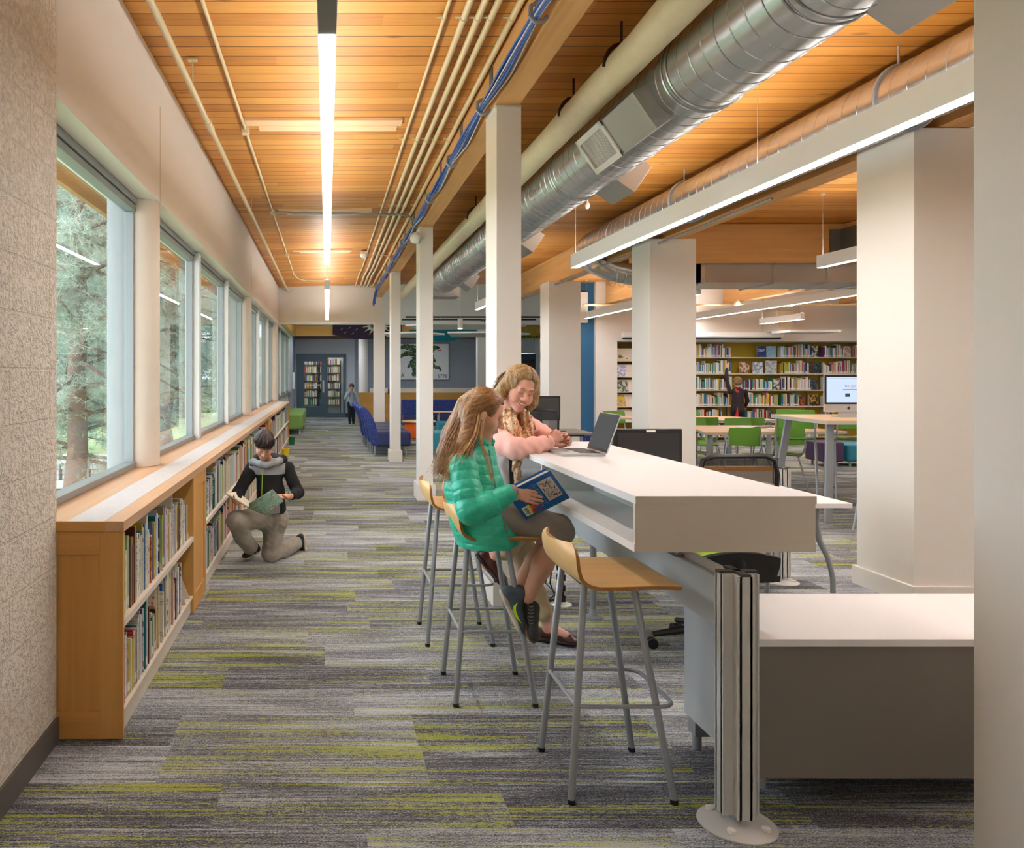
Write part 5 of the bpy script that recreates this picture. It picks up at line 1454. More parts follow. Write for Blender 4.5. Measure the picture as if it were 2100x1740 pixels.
MB().box(1.97, 2.80, 20.75, 21.32, .15, .43).build('seat', M_NAVYV, sf, bevel=.03, seg=3)
for (x, y) in ((2.05, 20.85), (2.72, 20.85), (2.05, 21.45), (2.72, 21.45)): MB().cyl((x, y, 0), (x, y, .16), .02).build('leg', M_STEEL, sf)
dup(sf, (2.4 + .85, 21.2, 0), 0, 'dark blue patterned sofa section, the right one beyond the girl\'s head')
e = E('orange_table', (1.93, 16.9, 0), 'small table with a maple top over an orange drum base', 'table')
MB().prism([(1.93 + .36 * math.cos(a), 16.95 + .36 * math.sin(a), .49) for a in [i * PI / 16 for i in range(32)]], (0, 0, .02)).build('top', M_TABLE, e)
MB().lathe([(.28, .14), (.30, .16), (.31, .3), (.30, .48), (.28, .49)], (1.93, 16.95, 0), 40).build('drum', mat('orange_vinyl', (226, 104, 36), .45), e, smooth=True)
for a in (.5, 2.6, -.5, -2.6): MB().cyl((1.93 + .24 * math.cos(a), 16.95 + .24 * math.sin(a), 0), (1.93 + .24 * math.cos(a), 16.95 + .24 * math.sin(a), .15), .016).build('leg', M_STEEL, e)
ottoman(1.86, 2.62, 14.4, 15.1, .12, .45, M_TEALV, 'teal blue cube ottoman behind the girl\'s hair')
ottoman(2.45, 3.1, 17.6, 18.2, .12, .44, M_TEALV, 'teal blue ottoman farther back near the dark sofa')
e = E('side_table', (2.7, 18.6, 0), 'small maple tablet table on one grey leg in the lounge', 'table')
MB().box(2.42, 2.95, 18.4, 18.8, .615, .635).build('top', M_TABLE, e, bevel=.004); MB().bar((2.58, 18.6, .61), (2.55, 18.6, 0), .05, .03, (0, 1, 0)).box(2.4, 2.8, 18.5, 18.7, 0, .015).build('leg', M_STEEL, e)
e = E('green_bench', (-.85, 20, 0), 'long green upholstered bench at the end of the bookcases', 'bench')
MB().box(-1.12, -.61, 19.8, 23.6, .13, .50).build('cushion', mat('green_bench_fabric', (126, 164, 84), .85, bump=.1, bscale=200), e, bevel=.05, seg=4)
for y in (19.95, 21.7, 23.4):
    for x in (-1.05, -.68): MB().cyl((x, y, 0), (x, y, .14), .02).build('leg', M_LIP, e, smooth=True)
# artwork : green mosaic creature on white board
e = E('artwork_panel', (3.2, 27.8, 1.9), 'white board with a green leaf mosaic creature and dark green lettering', 'artwork')
MB().box(2.2, 4.19, 27.78, 27.86, 1.31, 2.54).build('board', M_LIP, e, bevel=.003)
ra = random.Random(12); G1 = [mat('mosaic_green_%s' % n_, c, .5) for n_, c in (('dark', (22, 70, 40)), ('mid', (46, 110, 50)), ('light', (120, 150, 60)), ('deep', (14, 44, 34)))]
mb = MB()
def flakes(path, wd, n):
    for _ in range(n):
        f = ra.random() * (len(path) - 1); i = int(f); f -= i
        a, b = Vector(path[i]), Vector(path[min(i + 1, len(path) - 1)]); p = a.lerp(b, f)
        w_ = wd[i] * (1 - f) + wd[min(i + 1, len(wd) - 1)] * f
        d = (b - a).normalized(); n_ = Vector((-d.y, d.x)); p = p + n_ * ra.uniform(-w_, w_)
        an = math.atan2(d.y, d.x) + ra.uniform(-.7, .7); L = ra.uniform(.03, .06)
        c, s_ = math.cos(an) * L, math.sin(an) * L
        y_ = 27.778 - ra.uniform(0, .002)
        q = [(p.x + c, y_, p.y + s_), (p.x - s_ * .4, y_, p.y + c * .4), (p.x - c, y_, p.y - s_), (p.x + s_ * .4, y_, p.y - c * .4)]
        mb.prism(q, (0, -.003, 0), mi=ra.choice((0, 0, 1, 1, 2, 3)))
flakes([(3.85, 2.40), (3.7, 2.42), (3.58, 2.30), (3.55, 2.1), (3.62, 1.9), (3.5, 1.7), (3.2, 1.62), (3.0, 1.75), (2.98, 2.0), (3.2, 2.1)], [.03, .06, .09, .11, .13, .15, .14, .12, .10, .04], 800)
flakes([(3.3, 2.2), (3.0, 2.38), (2.7, 2.45), (2.45, 2.40)], [.08, .10, .08, .02], 300)
flakes([(3.3, 2.2), (3.0, 2.22), (2.7, 2.2), (2.45, 2.05)], [.08, .09, .06, .02], 260)
flakes([(3.3, 2.15), (3.05, 2.05), (2.9, 1.9), (2.8, 1.72)], [.08, .08, .05, .02], 100)
flakes([(3.1, 1.62), (2.95, 1.5), (3.15, 1.42), (3.3, 1.36)], [.07, .06, .04, .02], 90)
flakes([(3.62, 1.75), (3.85, 1.72), (3.92, 1.64)], [.05, .04, .02], 50)
mb.build('mosaic_creature', G1, e)
MB().bar((3.80, 27.776, 2.30), (3.93, 27.776, 2.33), .004, .03).build('red_tongue', mat('tongue_red', (196, 50, 50), .5), e)
MT = mat('dark_green_lettering', (34, 74, 44), .5)
text('lettering', 'JA', .20, FRONT((2.58, 27.776, 1.44)), MT, e); text('numerals', '5778', .17, FRONT((3.98, 27.776, 1.42)), MT, e)
# banners
def banner(x0, x1, zt, zm, m_, label, drop=.45):
    e = E('hanging_banner', ((x0 + x1) / 2, 24.85, zt), label, 'banner', 'fabric banners above the lounge wall')
    pts = [(x0, 24.9, zt), (x0, 24.9, zm)] + [(x0 + (x1 - x0) * k / 12, 24.9, zm - (zm - (zt - drop)) * math.sin(PI * k / 12)) for k in range(1, 12)] + [(x1, 24.9, zm), (x1, 24.9, zt)]
    MB().prism(pts[::-1], (0, .012, 0)).build('cloth', m_, e)
    return e
b = banner(.17, 2.3, 3.02, 2.72, mat('dark_purple_cloth', (52, 36, 58), .9), 'dark purple banner with a burst of cream leaves')
mb = MB(); cx, cz = 1.55, 3.05
for k in range(17):
    a = PI + PI * (k + .5) / 17; L = .5 if k % 2 else .36
    d = Vector((math.cos(a), 0, math.sin(a) * .8)); n_ = Vector((-d.z, 0, d.x)); c = Vector((cx, 24.897, cz))
    P_ = [c + d * .06, c + d * L * .55 + n_ * .035, c + d * L * 1.0, c + d * L * .55 - n_ * .035]
    P_ = [Vector((p.x, p.y, min(p.z, 3.01))) for p in P_]
    if min(p.z for p in P_) > 2.98: continue
    mb.prism(P_, (0, -.004, 0))
for (x, z) in ((.45, 2.9), (.55, 2.78), (.68, 2.93), (.78, 2.75), (.9, 2.88), (2.1, 2.85), (2.0, 2.75)):
    mb.prism([(x - .05, 24.897, z - .03), (x, 24.897, z + .0), (x + .06, 24.897, z + .04), (x + .01, 24.897, z - .01)], (0, -.004, 0))
mb.build('leaf_pattern', mat('cream_cloth', (206, 200, 176), .9), b)
banner(2.55, 4.62, 2.86, 2.78, mat('teal_cloth', (0, 104, 122), .9), 'teal banner hanging under the white acoustic panels', .36)
b = banner(5.9, 6.75, 3.0, 2.62, mat('olive_yellow_cloth', (146, 124, 50), .9, var=.4, vscale=9), 'yellow banner with dark green plants, seen right of the tall column', .42)
mb = MB()
for k in range(9):
    x = 5.95 + k * .09; mb.prism([(x - .045, 24.897, 2.63), (x + .045, 24.897, 2.63), (x, 24.897, 2.68 + .12 * ra.random())], (0, -.004, 0))
mb.build('plant_pattern', mat('dark_green_cloth', (26, 62, 34), .9), b)
# book room shelves
e = E('bookroom_shelving', (-.3, 30.4, 0), 'tall library shelving seen through the teal double door', 'shelving')
for x in (-1.0, -.35, -.28, .5): MB().box(x - .015, x + .015, 30.2, 30.5, 0, 2.0).build('upright', M_BLACK, e)
fb = MB(); fm.clear()
for k in range(6):
    z = .35 + k * .3
    MB().box(-1.0, .5, 30.2, 30.5, z - .02, z).build('shelf', M_DGREY, e)
    x = -.97
    while x < .46:
        th = rf.uniform(.018, .035)
        if not (-.37 < x < -.27): fb.box(x, x + th - .003, 30.22, 30.4, z, z + rf.uniform(.17, .25), mi=fmat(rf.choices(range(len(PAL)), WT)[0]))
        x += th
T(fb.build('shelved_books', list(fm)), 'rows of books on the tall shelving behind the teal door', 'books', kind='stuff')
T(MB().box(-1.115, -1.05, 25.7, 25.95, 1.02, 1.55).build('wall_cabinet', M_LIP, bevel=.004), 'small white cabinet on the wall left of the far door', 'cabinet')
# ================================================================== people : smooth-blended solids turned into one surface each
V3 = lambda v: np.array([v[0], v[1], v[2]], dtype=np.float32)
class Solid:
    def __init__(s): s.p = []
    def cap(s, a, b, ra, rb=None, k=.02, sub=False):
        s.p.append(('c', V3(a), V3(b), ra, ra if rb is None else rb, k, sub)); return s
    def chain(s, pts, rs, k=.02):
        for i in range(len(pts) - 1): s.cap(pts[i], pts[i + 1], rs[i], rs[i + 1], k if i == 0 else min(k, .02))
        return s
    def ell(s, c, r, R=None, k=.02, sub=False):
        s.p.append(('e', V3(c), np.array(r, dtype=np.float32), np.eye(3, dtype=np.float32) if R is None else R, None, k, sub)); return s
    def box(s, c, b, R=None, rd=.005, k=.01, sub=False):
        s.p.append(('b', V3(c), np.array(b, dtype=np.float32), np.eye(3, dtype=np.float32) if R is None else R, rd, k, sub)); return s
    def plane(s, pt, n_):          # keeps the side the normal points away from
        s.p.append(('p', V3(pt), V3(Vector(n_).normalized()), 0, 0, 0, True)); return s
    def bounds(s, q):
        t = q[0]
        if t == 'c': r = max(q[3], q[4]); return np.minimum(q[1], q[2]) - r, np.maximum(q[1], q[2]) + r
        if t == 'e': r = float(max(q[2])); return q[1] - r, q[1] + r
        r = float(np.linalg.norm(q[2])) + .01; return q[1] - r, q[1] + r
    def mesh(s, name, h, mats, parent=None, matf=None, disp=None, smooth=True):
        lo = np.min([s.bounds(q)[0] for q in s.p if not q[6]], axis=0) - 4 * h
        hi = np.max([s.bounds(q)[1] for q in s.p if not q[6]], axis=0) + 4 * h
        n = np.ceil((hi - lo) / h).astype(int) + 1
        Fd = np.full(n, .5, dtype=np.float32)
        ax = [lo[i] + h * np.arange(n[i], dtype=np.float32) for i in range(3)]
        for q in s.p:
            if q[0] == 'p':
                d = (ax[0][:, None, None] - q[1][0]) * q[2][0] + (ax[1][None, :, None] - q[1][1]) * q[2][1] + (ax[2][None, None, :] - q[1][2]) * q[2][2]
                Fd = np.maximum(Fd, d); continue
            a, b = s.bounds(q); k = max(q[5], 1e-4)
            i0 = np.clip(((a - lo - k) / h).astype(int) - 3, 0, n); i1 = np.clip(((b - lo + k) / h).astype(int) + 4, 0, n)
            sl = tuple(slice(i0[i], i1[i]) for i in range(3))
            if min(i1 - i0) <= 0: continue
            X, Y, Z = (ax[0][sl[0]][:, None, None], ax[1][sl[1]][None, :, None], ax[2][sl[2]][None, None, :])
            if q[0] == 'c':
                A, B = q[1], q[2]; ba = B - A; bb = float(ba @ ba) + 1e-9
                px, py, pz = X - A[0], Y - A[1], Z - A[2]
                t = np.clip((px * ba[0] + py * ba[1] + pz * ba[2]) / bb, 0, 1)
                d = np.sqrt((px - t * ba[0]) ** 2 + (py - t * ba[1]) ** 2 + (pz - t * ba[2]) ** 2) - (q[3] + (q[4] - q[3]) * t)
            else:
                R = q[3]; c = q[1]; px, py, pz = X - c[0], Y - c[1], Z - c[2]
                l = [px * R[0][i] + py * R[1][i] + pz * R[2][i] for i in range(3)]
                if q[0] == 'e':
                    r = q[2]; k0 = np.sqrt(sum((l[i] / r[i]) ** 2 for i in range(3))); k1 = np.sqrt(sum((l[i] / r[i] ** 2) ** 2 for i in range(3))) + 1e-6
                    d = k0 * (k0 - 1) / k1
                else:
                    rd = q[4]; g_ = [np.abs(l[i]) - (q[2][i] - rd) for i in range(3)]
                    d = np.sqrt(sum(np.maximum(v, 0) ** 2 for v in g_)) + np.minimum(np.maximum(np.maximum(g_[0], g_[1]), g_[2]), 0) - rd
            o = Fd[sl]
            if q[6]:
                d = -d; hh = np.clip(.5 - .5 * (o - d) / k, 0, 1)     # smooth max
                Fd[sl] = o + (d - o) * hh + k * hh * (1 - hh)
            else:
                hh = np.clip(.5 + .5 * (o - d) / k, 0, 1)
                Fd[sl] = o + (d - o) * hh - k * hh * (1 - hh)
        if disp is not None:
            m = np.abs(Fd) < .03
            idx = np.nonzero(m)
            P_ = np.stack([ax[i][idx[i]] for i in range(3)], 1)
            Fd[m] += disp(P_).astype(np.float32)
        v, f = surfnet(Fd, lo, h)
        me = bpy.data.meshes.new(name)
        me.vertices.add(len(v)); me.vertices.foreach_set('co', v.astype(np.float32).ravel())
        me.loops.add(f.size); me.polygons.add(len(f))
        me.polygons.foreach_set('loop_start', np.arange(0, f.size, 4, dtype=np.int32))
        me.loops.foreach_set('vertex_index', f.astype(np.int32).ravel())
        if not isinstance(mats, (list, tuple)): mats = [mats]
        for m_ in mats: me.materials.append(m_)
        if matf is not None: me.polygons.foreach_set('material_index', matf(v[f].mean(1)).astype(np.int32))
        me.polygons.foreach_set('use_smooth', np.ones(len(f), dtype=bool))
        me.update(calc_edges=True); me.validate()
        return link(name, me, parent)
def surfnet(Fd, lo, h):
    n = np.array(Fd.shape); s_ = Fd < 0; c = n - 1
    cnt = np.zeros(c, np.uint8); acc = np.zeros(tuple(c) + (3,), np.float32)
    def S8(i, j, k): return (slice(i, i + c[0]), slice(j, j + c[1]), slice(k, k + c[2]))
    for a in range(3):
        for u in (0, 1):
            for w_ in (0, 1):
                o0 = [0, 0, 0]; o0[(a + 1) % 3] = u; o0[(a + 2) % 3] = w_; o1 = list(o0); o1[a] = 1
                A, B = S8(*o0), S8(*o1)
                cr_ = s_[A] != s_[B]
                idx = np.nonzero(cr_)
                fa, fb_ = Fd[A][idx], Fd[B][idx]; t = fa / (fa - fb_)
                pos = np.zeros((len(t), 3), np.float32); pos[:] = o0; pos[:, a] = t
                acc[idx] += pos; cnt[idx] += 1
    act = np.nonzero(cnt)
    ids = np.full(c, -1, np.int64); ids[act] = np.arange(len(act[0]))
    v = (np.stack(act, 1) + acc[act] / cnt[act][:, None]) * h + lo
    fs = []
    for a in range(3):
        b, d = (a + 1) % 3, (a + 2) % 3
        s0 = [slice(1, n[i] - 1) for i in range(3)]; s1 = list(s0); s0[a] = slice(0, n[a] - 1); s1[a] = slice(1, n[a])
        e0, e1 = s_[tuple(s0)], s_[tuple(s1)]
        idx = np.array(np.nonzero(e0 != e1)).T
        if len(idx) == 0: continue
        inside = e0[tuple(idx.T)]
        p = idx.copy(); p[:, b] += 1; p[:, d] += 1
        def g_(db, dd):
            q = p.copy(); q[:, b] -= db; q[:, d] -= dd
            return ids[q[:, 0], q[:, 1], q[:, 2]]
        quad = np.stack([g_(1, 1), g_(0, 1), g_(0, 0), g_(1, 0)], 1)
        quad[~inside] = quad[~inside][:, ::-1]
        fs.append(quad)
    return v, np.concatenate(fs)

def wn3(P_, s_, seed=0):
    """cheap smooth pseudo noise in about -1..1"""
    a = P_ * s_ + seed
    return (np.sin(a[:, 0] * 1.3 + 1.7 * np.sin(a[:, 1] * .9 + seed)) + np.sin(a[:, 1] * 1.5 + 1.3 * np.sin(a[:, 2] * 1.1)) + np.sin(a[:, 2] * 1.4 + 1.9 * np.sin(a[:, 0] * .8 + 2))) / 3

class Head:
    def __init__(s, c, f, u, sc):
        s.c = Vector(c); s.f = Vector(f).normalized(); u = Vector(u); s.u = (u - s.f * u.dot(s.f)).normalized(); s.r = s.f.cross(s.u); s.s = sc
        s.R = np.array([[s.r[i], s.f[i], s.u[i]] for i in range(3)], dtype=np.float32)
    def w(s, x, y, z): return s.c + (s.r * x + s.f * y + s.u * z) * s.s
    def loc(s, P_):
        return ((P_ - np.array(s.c)) @ s.R) / s.s
    def add(s, B, smile=False):
        k = s.s; w = s.w; R = s.R; e = lambda c, r, kk=.015, sub=False: B.ell(w(*c), [v * k for v in r], R, kk * k, sub)
        e((0, -.012, .035), (.072, .092, .083)); e((0, .022, -.03), (.057, .062, .080), .03); e((0, .066, -.094), (.020, .018, .018), .03)
        for x in (-1, 1):
            e((x * .036, .052, -.03), (.028, .028, .028), .02)
            e((x * .030, .098, .006), (.017, .018, .011), .012, True)
            e((x * .030, .0735, .006), (.0135, .0125, .0125), .004)
            e((x * .0735, -.006, -.008), (.008, .017, .029), .006)
            e((x * .012, .094, -.026), (.009, .010, .008), .006)
            if smile: e((x * .037, .066, -.044), (.018, .018, .018), .012)
        B.cap(w(-.034, .080, .024), w(.034, .080, .024), .009 * k, k=.014 * k)
        B.cap(w(0, .083, .014), w(0, .107, -.021), .007 * k, .011 * k, .012 * k)
        e((0, .078, -.052), (.026, .017, .018), .012)
        zc = .004 if smile else 0
        B.cap(w(-.019, .089, -.047 + zc), w(.019, .089, -.047 + zc), .0050 * k, k=.005 * k); B.cap(w(-.015, .090, -.059 - zc * .6), w(.015, .090, -.059 - zc * .6), .0056 * k, k=.005 * k)
    def features(s, body, par, smile=False, brow=None, lip=None, h=1.0):
        from mathutils.bvhtree import BVHTree
        me = body.data; bv = BVHTree.FromPolygons([v.co[:] for v in me.vertices], [p.vertices[:] for p in me.polygons])
        def on(x, z, off=.0006):
            o = s.w(x, .2, z); hit = bv.ray_cast(o, -s.f)
            if hit[0] is None: return s.w(x, .070, z)
            return hit[0] + s.f * off
        k = s.s
        for sg in (-1, 1):
            n = 9; mb = MB()
            mb.tube([on(sg * (.013 + .029 * i / n), .0235 + .0065 * math.sin(PI * (i + 1.5) / (n + 3)), .0002) for i in range(n + 1)], [.0010 * k * (1 + 1.0 * math.sin(PI * min(1, (i + .6) / n))) for i in range(n + 1)], 6)
            mb.build('eyebrow', brow, par, smooth=True)
            mb = MB(); mb.tube([on(sg * (.0175 + .0265 * i / n), .0035 - .0050 * math.sin(PI * i / n), .0002) for i in range(n + 1)], [.0006 * k + .0010 * k * math.sin(PI * i / n) for i in range(n + 1)], 6)
            mb.build('closed_lashes', brow, par, smooth=True)
        n = 14; W2 = .030 if smile else .020
        up_, lo_ = [], []
        for i in range(n + 1):
            x = W2 * (2 * i / n - 1); q = 1 - (x / W2) ** 2; zc = -.0535 + (13 * x * x if smile else 2 * x * x)
            up_.append((x, zc + (.0066 if smile else .0014) * q)); lo_.append((x, zc - (.0084 if smile else .0026) * q))
        mb = MB(); mb.tube([on(x, z, 0) for x, z in up_], [.0009 * k + (.0015 if smile else .0022) * k * (1 - (x / W2) ** 2) for x, z in up_], 8)
        mb.tube([on(x, z, 0) for x, z in lo_], [.0009 * k + (.0024 if smile else .0028) * k * (1 - (x / W2) ** 2) for x, z in lo_], 8); mb.build('lips', lip, par, smooth=True)
        if smile:
            g_ = [[on(u[0] * .96, u[1] * (1 - t_) + l[1] * t_, .0004) for u, l in list(zip(up_, lo_))[1:-1]] for t_ in (0, .3, .62)]
            tm = MB(); tm.sheet(g_); tm.build('teeth', TEETH, par, smooth=True)
def hand(B, wr, f, n_, side, curls=(.35, .4, .3), s=1.0, spread=.0, thumb=(.75, .6, .25), tb=.25):
    f = Vector(f).normalized(); n_ = Vector(n_); n_ = (n_ - f * n_.dot(f)).normalized(); sd = f.cross(n_) * side; w = Vector(wr)
    B.cap(w, w + f * .03 * s, .023 * s, .022 * s, .02)
    for q in (-.024, -.008, .008, .024):
        B.cap(w + f * .022 * s + sd * q * .75 * s, w + f * .082 * s + sd * q * s, .0125 * s, .0115 * s, .012 * s)
    L = (.95, 1.06, 1.0, .80)
    for i, q in enumerate((.029, .010, -.0095, -.028)):
        b = w + f * (.083 - (.004 if i in (0, 2) else (.012 if i == 3 else 0))) * s + sd * q * s
        d = (f + sd * spread * (1.5 - i)).normalized(); a = 0
        r0 = .0088 * s
        for j, (l, c) in enumerate(zip((.043, .026, .021), curls if not hasattr(curls[0], '__len__') else curls[i])):
            a += c
            dd = d * math.cos(a) + n_ * math.sin(a)
            e = b + dd * l * L[i] * s
            B.cap(b, e, r0, r0 * .92, .004 * s); b = e; r0 *= .92
    t0 = w + f * .022 * s + sd * .024 * s
    td = (sd * thumb[0] + f * thumb[1] + n_ * thumb[2]).normalized()
    t1 = t0 + td * .044 * s; td2 = (td + f * .5 + n_ * tb).normalized(); t2 = t1 + td2 * .03 * s; t3 = t2 + (td2 + n_ * tb).normalized() * .022 * s
    B.cap(t0, t1, .0135 * s, .0105 * s, .010 * s); B.cap(t1, t2, .0105 * s, .0095 * s, .004 * s); B.cap(t2, t3, .0095 * s, .0078 * s, .004 * s)

def shoe(name, heel, toe, up, L, wd, mu, ms, par, laces=None, h=.004, low=False, swoosh=None, hgt=.06, q=1.0):
    """heel, toe : sole end points ; up points away from the sole"""
    heel, toe = Vector(heel), Vector(toe); f = (toe - heel).normalized(); toe = heel + f * L
    u = Vector(up); u = (u - f * u.dot(f)).normalized(); sd = f.cross(u)
    R = np.array([[f[i], sd[i], u[i]] for i in range(3)], dtype=np.float32)
    P_ = lambda a, b, c: heel + f * a * L + sd * b * wd + u * c
    B = Solid()
    B.cap(P_(.14, 0, .034), P_(.42, 0, .036), .030 * q, .031 * q, .02)
    B.cap(P_(.42, 0, .034), P_(.78, 0, .024), .034 * wd / .08, .030 * wd / .08, .02)
    B.ell(P_(.80, 0, .020), (.20 * L, .5 * wd, .022), R, .015)
    if not low: B.cap(P_(.16, 0, .03), P_(.22, 0, hgt), .033 * q, .034 * q, .02); B.cap(P_(.4, 0, .04), P_(.24, 0, hgt), .028 * q, .03 * q, .02)
    B.plane(P_(.5, 0, .006), -u)
    o = B.mesh(name, h, mu, par)
    S_ = Solid()
    S_.ell(P_(.20, 0, .006), (.21 * L, .44 * wd, .014), R, .02).ell(P_(.72, 0, .006), (.29 * L, .55 * wd, .014), R, .02).box(P_(.45, 0, .006), (.25 * L, .36 * wd, .011), R, .008, .02)
    S_.plane(P_(.5, 0, -.004), -u).plane(P_(.5, 0, .016), u)
    S_.mesh('sole', h, ms, o)
    if laces:
        for k in range(5):
            a = .36 + k * .075; zz = .070 * q + .002 - k * .0045
            MB().tube([P_(a, -.26, zz - .012), P_(a + .02, 0, zz + .004), P_(a, .26, zz - .012)], .0026, 6).build('lace', laces, o, smooth=True)
    if swoosh:
        sg = swoosh[0]
        pts2 = [(.78, .024), (.60, .012), (.46, .014), (.40, .026), (.36, .05), (.42, .035), (.50, .026), (.62, .024)]
        poly = [P_(a, sg * .5 + (.03 * sg if .4 < a < .7 else 0), c) for a, c in pts2]
        MB().prism(poly if sg > 0 else poly[::-1], sd * sg * .004).build('side_mark', swoosh[1], o)
    return o

def skin(name, c):
    t = NT(name); n_ = t.noise(t.obj(), 26, 3)
    cc = t.mix(n_, rgb(c), tuple(v * .86 for v in rgb(c)[:3]) + (1,))
    b = t.bsdf(cc, .5, 0, None, .35)
    b.inputs['Subsurface Weight'].default_value = .08; b.inputs['Subsurface Radius'].default_value = (.012, .005, .003)
    return t.m
def hairm(name, c1, c2, c3, d=(0, 0, 1), sc=330):
    t = NT(name); v = hair_dir(t, d)
    n_ = t.noise(v, sc, 3, .6); n3 = t.noise(v, sc * .22, 2, .5); n2 = t.noise(t.obj(), 8, 2)
    f = t.math('ADD', t.math('ADD', t.math('MULTIPLY', n_, .45), t.math('MULTIPLY', n3, .35)), t.math('MULTIPLY', n2, .2))
    t.bsdf(t.ramp(f, [(.36, rgb(c1)), (.5, rgb(c2)), (.64, rgb(c3))]), .4, 0, t.bump(n_, .45, .002), .45)
    return t.m
def dstr(P_, d, sc, amp, seed=0):
    d = np.array(Vector(d).normalized()); q = P_ - (P_ @ d)[:, None] * d * .94
    return amp * (wn3(q, sc, seed) + .6 * wn3(q, sc * 2.3, seed + 5))
def fabric(name, c, var=.12, bsc=400, rough=.85, bump=.15, c2=None, vs=14):
    t = NT(name); n_ = t.noise(t.obj(), bsc, 2); n2 = t.noise(t.obj(), vs, 3)
    lo = tuple(v * (1 - var) for v in rgb(c)[:3]) + (1,); hi = rgb(c2) if c2 else tuple(min(1, v * (1 + var)) for v in rgb(c)[:3]) + (1,)
    t.bsdf(t.mix(t.math('ADD', t.math('MULTIPLY', n_, .5), t.math('MULTIPLY', n2, .5)), lo, hi), rough, 0, t.bump(n_, bump, .002), .3)
    return t.m
def strands(name, guides, count, r, m, par, spread=.02, seed=1, wig=.006):
    rs = random.Random(seed); mb = MB()
    for i in range(count):
        g_ = guides[i % len(guides)]; o1 = Vector((rs.gauss(0, 1), rs.gauss(0, 1), rs.gauss(0, .6))) * spread
        pts = []; N = 14
        for k in range(N + 1):
            f = k / N * (len(g_) - 1); j = min(int(f), len(g_) - 2); t_ = f - j
            p0 = g_[max(j - 1, 0)]; p1 = g_[j]; p2 = g_[j + 1]; p3 = g_[min(j + 2, len(g_) - 1)]
            p = .5 * ((2 * p1) + (p2 - p0) * t_ + (2 * p0 - 5 * p1 + 4 * p2 - p3) * t_ ** 2 + (3 * p1 - p0 - 3 * p2 + p3) * t_ ** 3)
            am = .35 + .65 * k / N
            pts.append(p + o1 * am + Vector((math.sin(k * .9 + i), math.cos(k * .8 + i * 2), 0)) * wig * k / N)
        mb.tube(pts, [r * (1 - .75 * (k / N) ** 2) for k in range(N + 1)], 5)
    return mb.build(name, m, par, smooth=True)

SK1, SK2, SK3 = skin('fair_rosy_skin', (226, 168, 146)), skin('fair_skin', (222, 170, 142)), skin('warm_skin', (206, 150, 120))
LIPS = mat('lips', (204, 112, 104), .4); LASH = mat('brown_lashes', (150, 106, 82), .7); TEETH = mat('teeth', (240, 236, 226), .25); DLASH = mat('dark_lashes', (40, 28, 24), .7); LIP2 = mat('soft_lips', (206, 122, 112), .45)

# ---------------------------------------------------------------- girl
W_ = W
G = E('person', (.76, 3.8, .76), 'girl in a quilted green jacket seated on a stool reading a blue book', 'person')
HD = Head(W_(993, 850, 3.76), (.90, -.14, -.42), (.42, 0, .9), .93)
B = Solid(); HD.add(B)
B.cap(HD.w(0, -.02, -.07), W_(984, 912, 3.78), .042, .045, .03)
B.cap(W_(978, 940, 3.78), W_(985, 1040, 3.79), .085, .10, .05)
B.cap(W_(950, 950, 3.64), W_(988, 942, 3.92), .045, .045, .04)
B.chain([W_(950, 952, 3.63), W_(964, 1048, 3.55), W_(1046, 1011, 3.515)], [.036, .030, .020], .02)
B.chain([W_(988, 948, 3.92), W_(1008, 1042, 3.90), W_(1060, 1042, 3.70)], [.036, .030, .020], .02)
kn, kf = W_(1147, 1092, 3.64), W_(1146, 1084, 3.84)
B.chain([W_(995, 1052, 3.70), kn, W_(1112, 1160, 3.62), W_(1083, 1226, 3.64)], [.07, .050, .046, .029], .03)
B.chain([W_(1000, 1046, 3.90), kf, W_(1098, 1152, 3.78), W_(1058, 1208, 3.72)], [.07, .050, .045, .029], .03)
hand(B, W_(1050, 1008, 3.512), (.93, .10, -.26), (.05, 1, 0), -1, curls=[(.05, .30, .25), (.0, .22, .2), (.0, .25, .2), (-.0, .28, .25)], s=.86, thumb=(.5, .75, .75), tb=.2)
hand(B, W_(1064, 1044, 3.69), (.9, -.25, .05), (0, -.6, .8), 1, curls=(.25, .45, .4), s=.84, thumb=(.4, .7, .6))
HD.features(B.mesh('body', .0028, SK2, G), G, False, DLASH, LIP2)
# hair
t_h = hairm('golden_brown_hair', (84, 54, 30), (136, 94, 54), (190, 142, 90), (.85, -.05, .42))
t_h2 = hairm('golden_brown_lengths', (92, 62, 36), (150, 108, 66), (216, 172, 116), (.32, .05, 1))
t_h3 = hairm('blond_streaks', (170, 128, 76), (206, 166, 110), (232, 200, 150), (.3, 0, 1))
Hh = Solid(); k = HD.s
Hh.ell(HD.w(0, -.020, .043), [.087 * k, .104 * k, .090 * k], HD.R, .02).ell(HD.w(0, -.07, -.01), [.070 * k, .055 * k, .07 * k], HD.R, .03)
Hh.chain([HD.w(0, -.085, .0), W_(932, 893, 3.80), W_(919, 930, 3.79), W_(909, 965, 3.79)], [.058, .060, .052, .022], .03)
Hh.chain([HD.w(.05, -.06, -.03), W_(958, 905, 3.68), W_(938, 945, 3.64), W_(928, 968, 3.62)], [.04, .042, .036, .012], .03)
Hh.ell(HD.w(0, .118, -.040), [.072 * k, .102 * k, .114 * k], HD.R, .010, True)
Hh.ell(HD.w(0, .118, -.022), [.12 * k, .080 * k, .098 * k], HD.R, .010, True)
Hh.box(HD.w(0, .130, -.03), [.12 * k, .078 * k, .108 * k], HD.R, .01, .02, True)
Hh.ell(HD.w(.085, .012, -.02), [.024 * k, .028 * k, .03 * k], HD.R, .01, True)
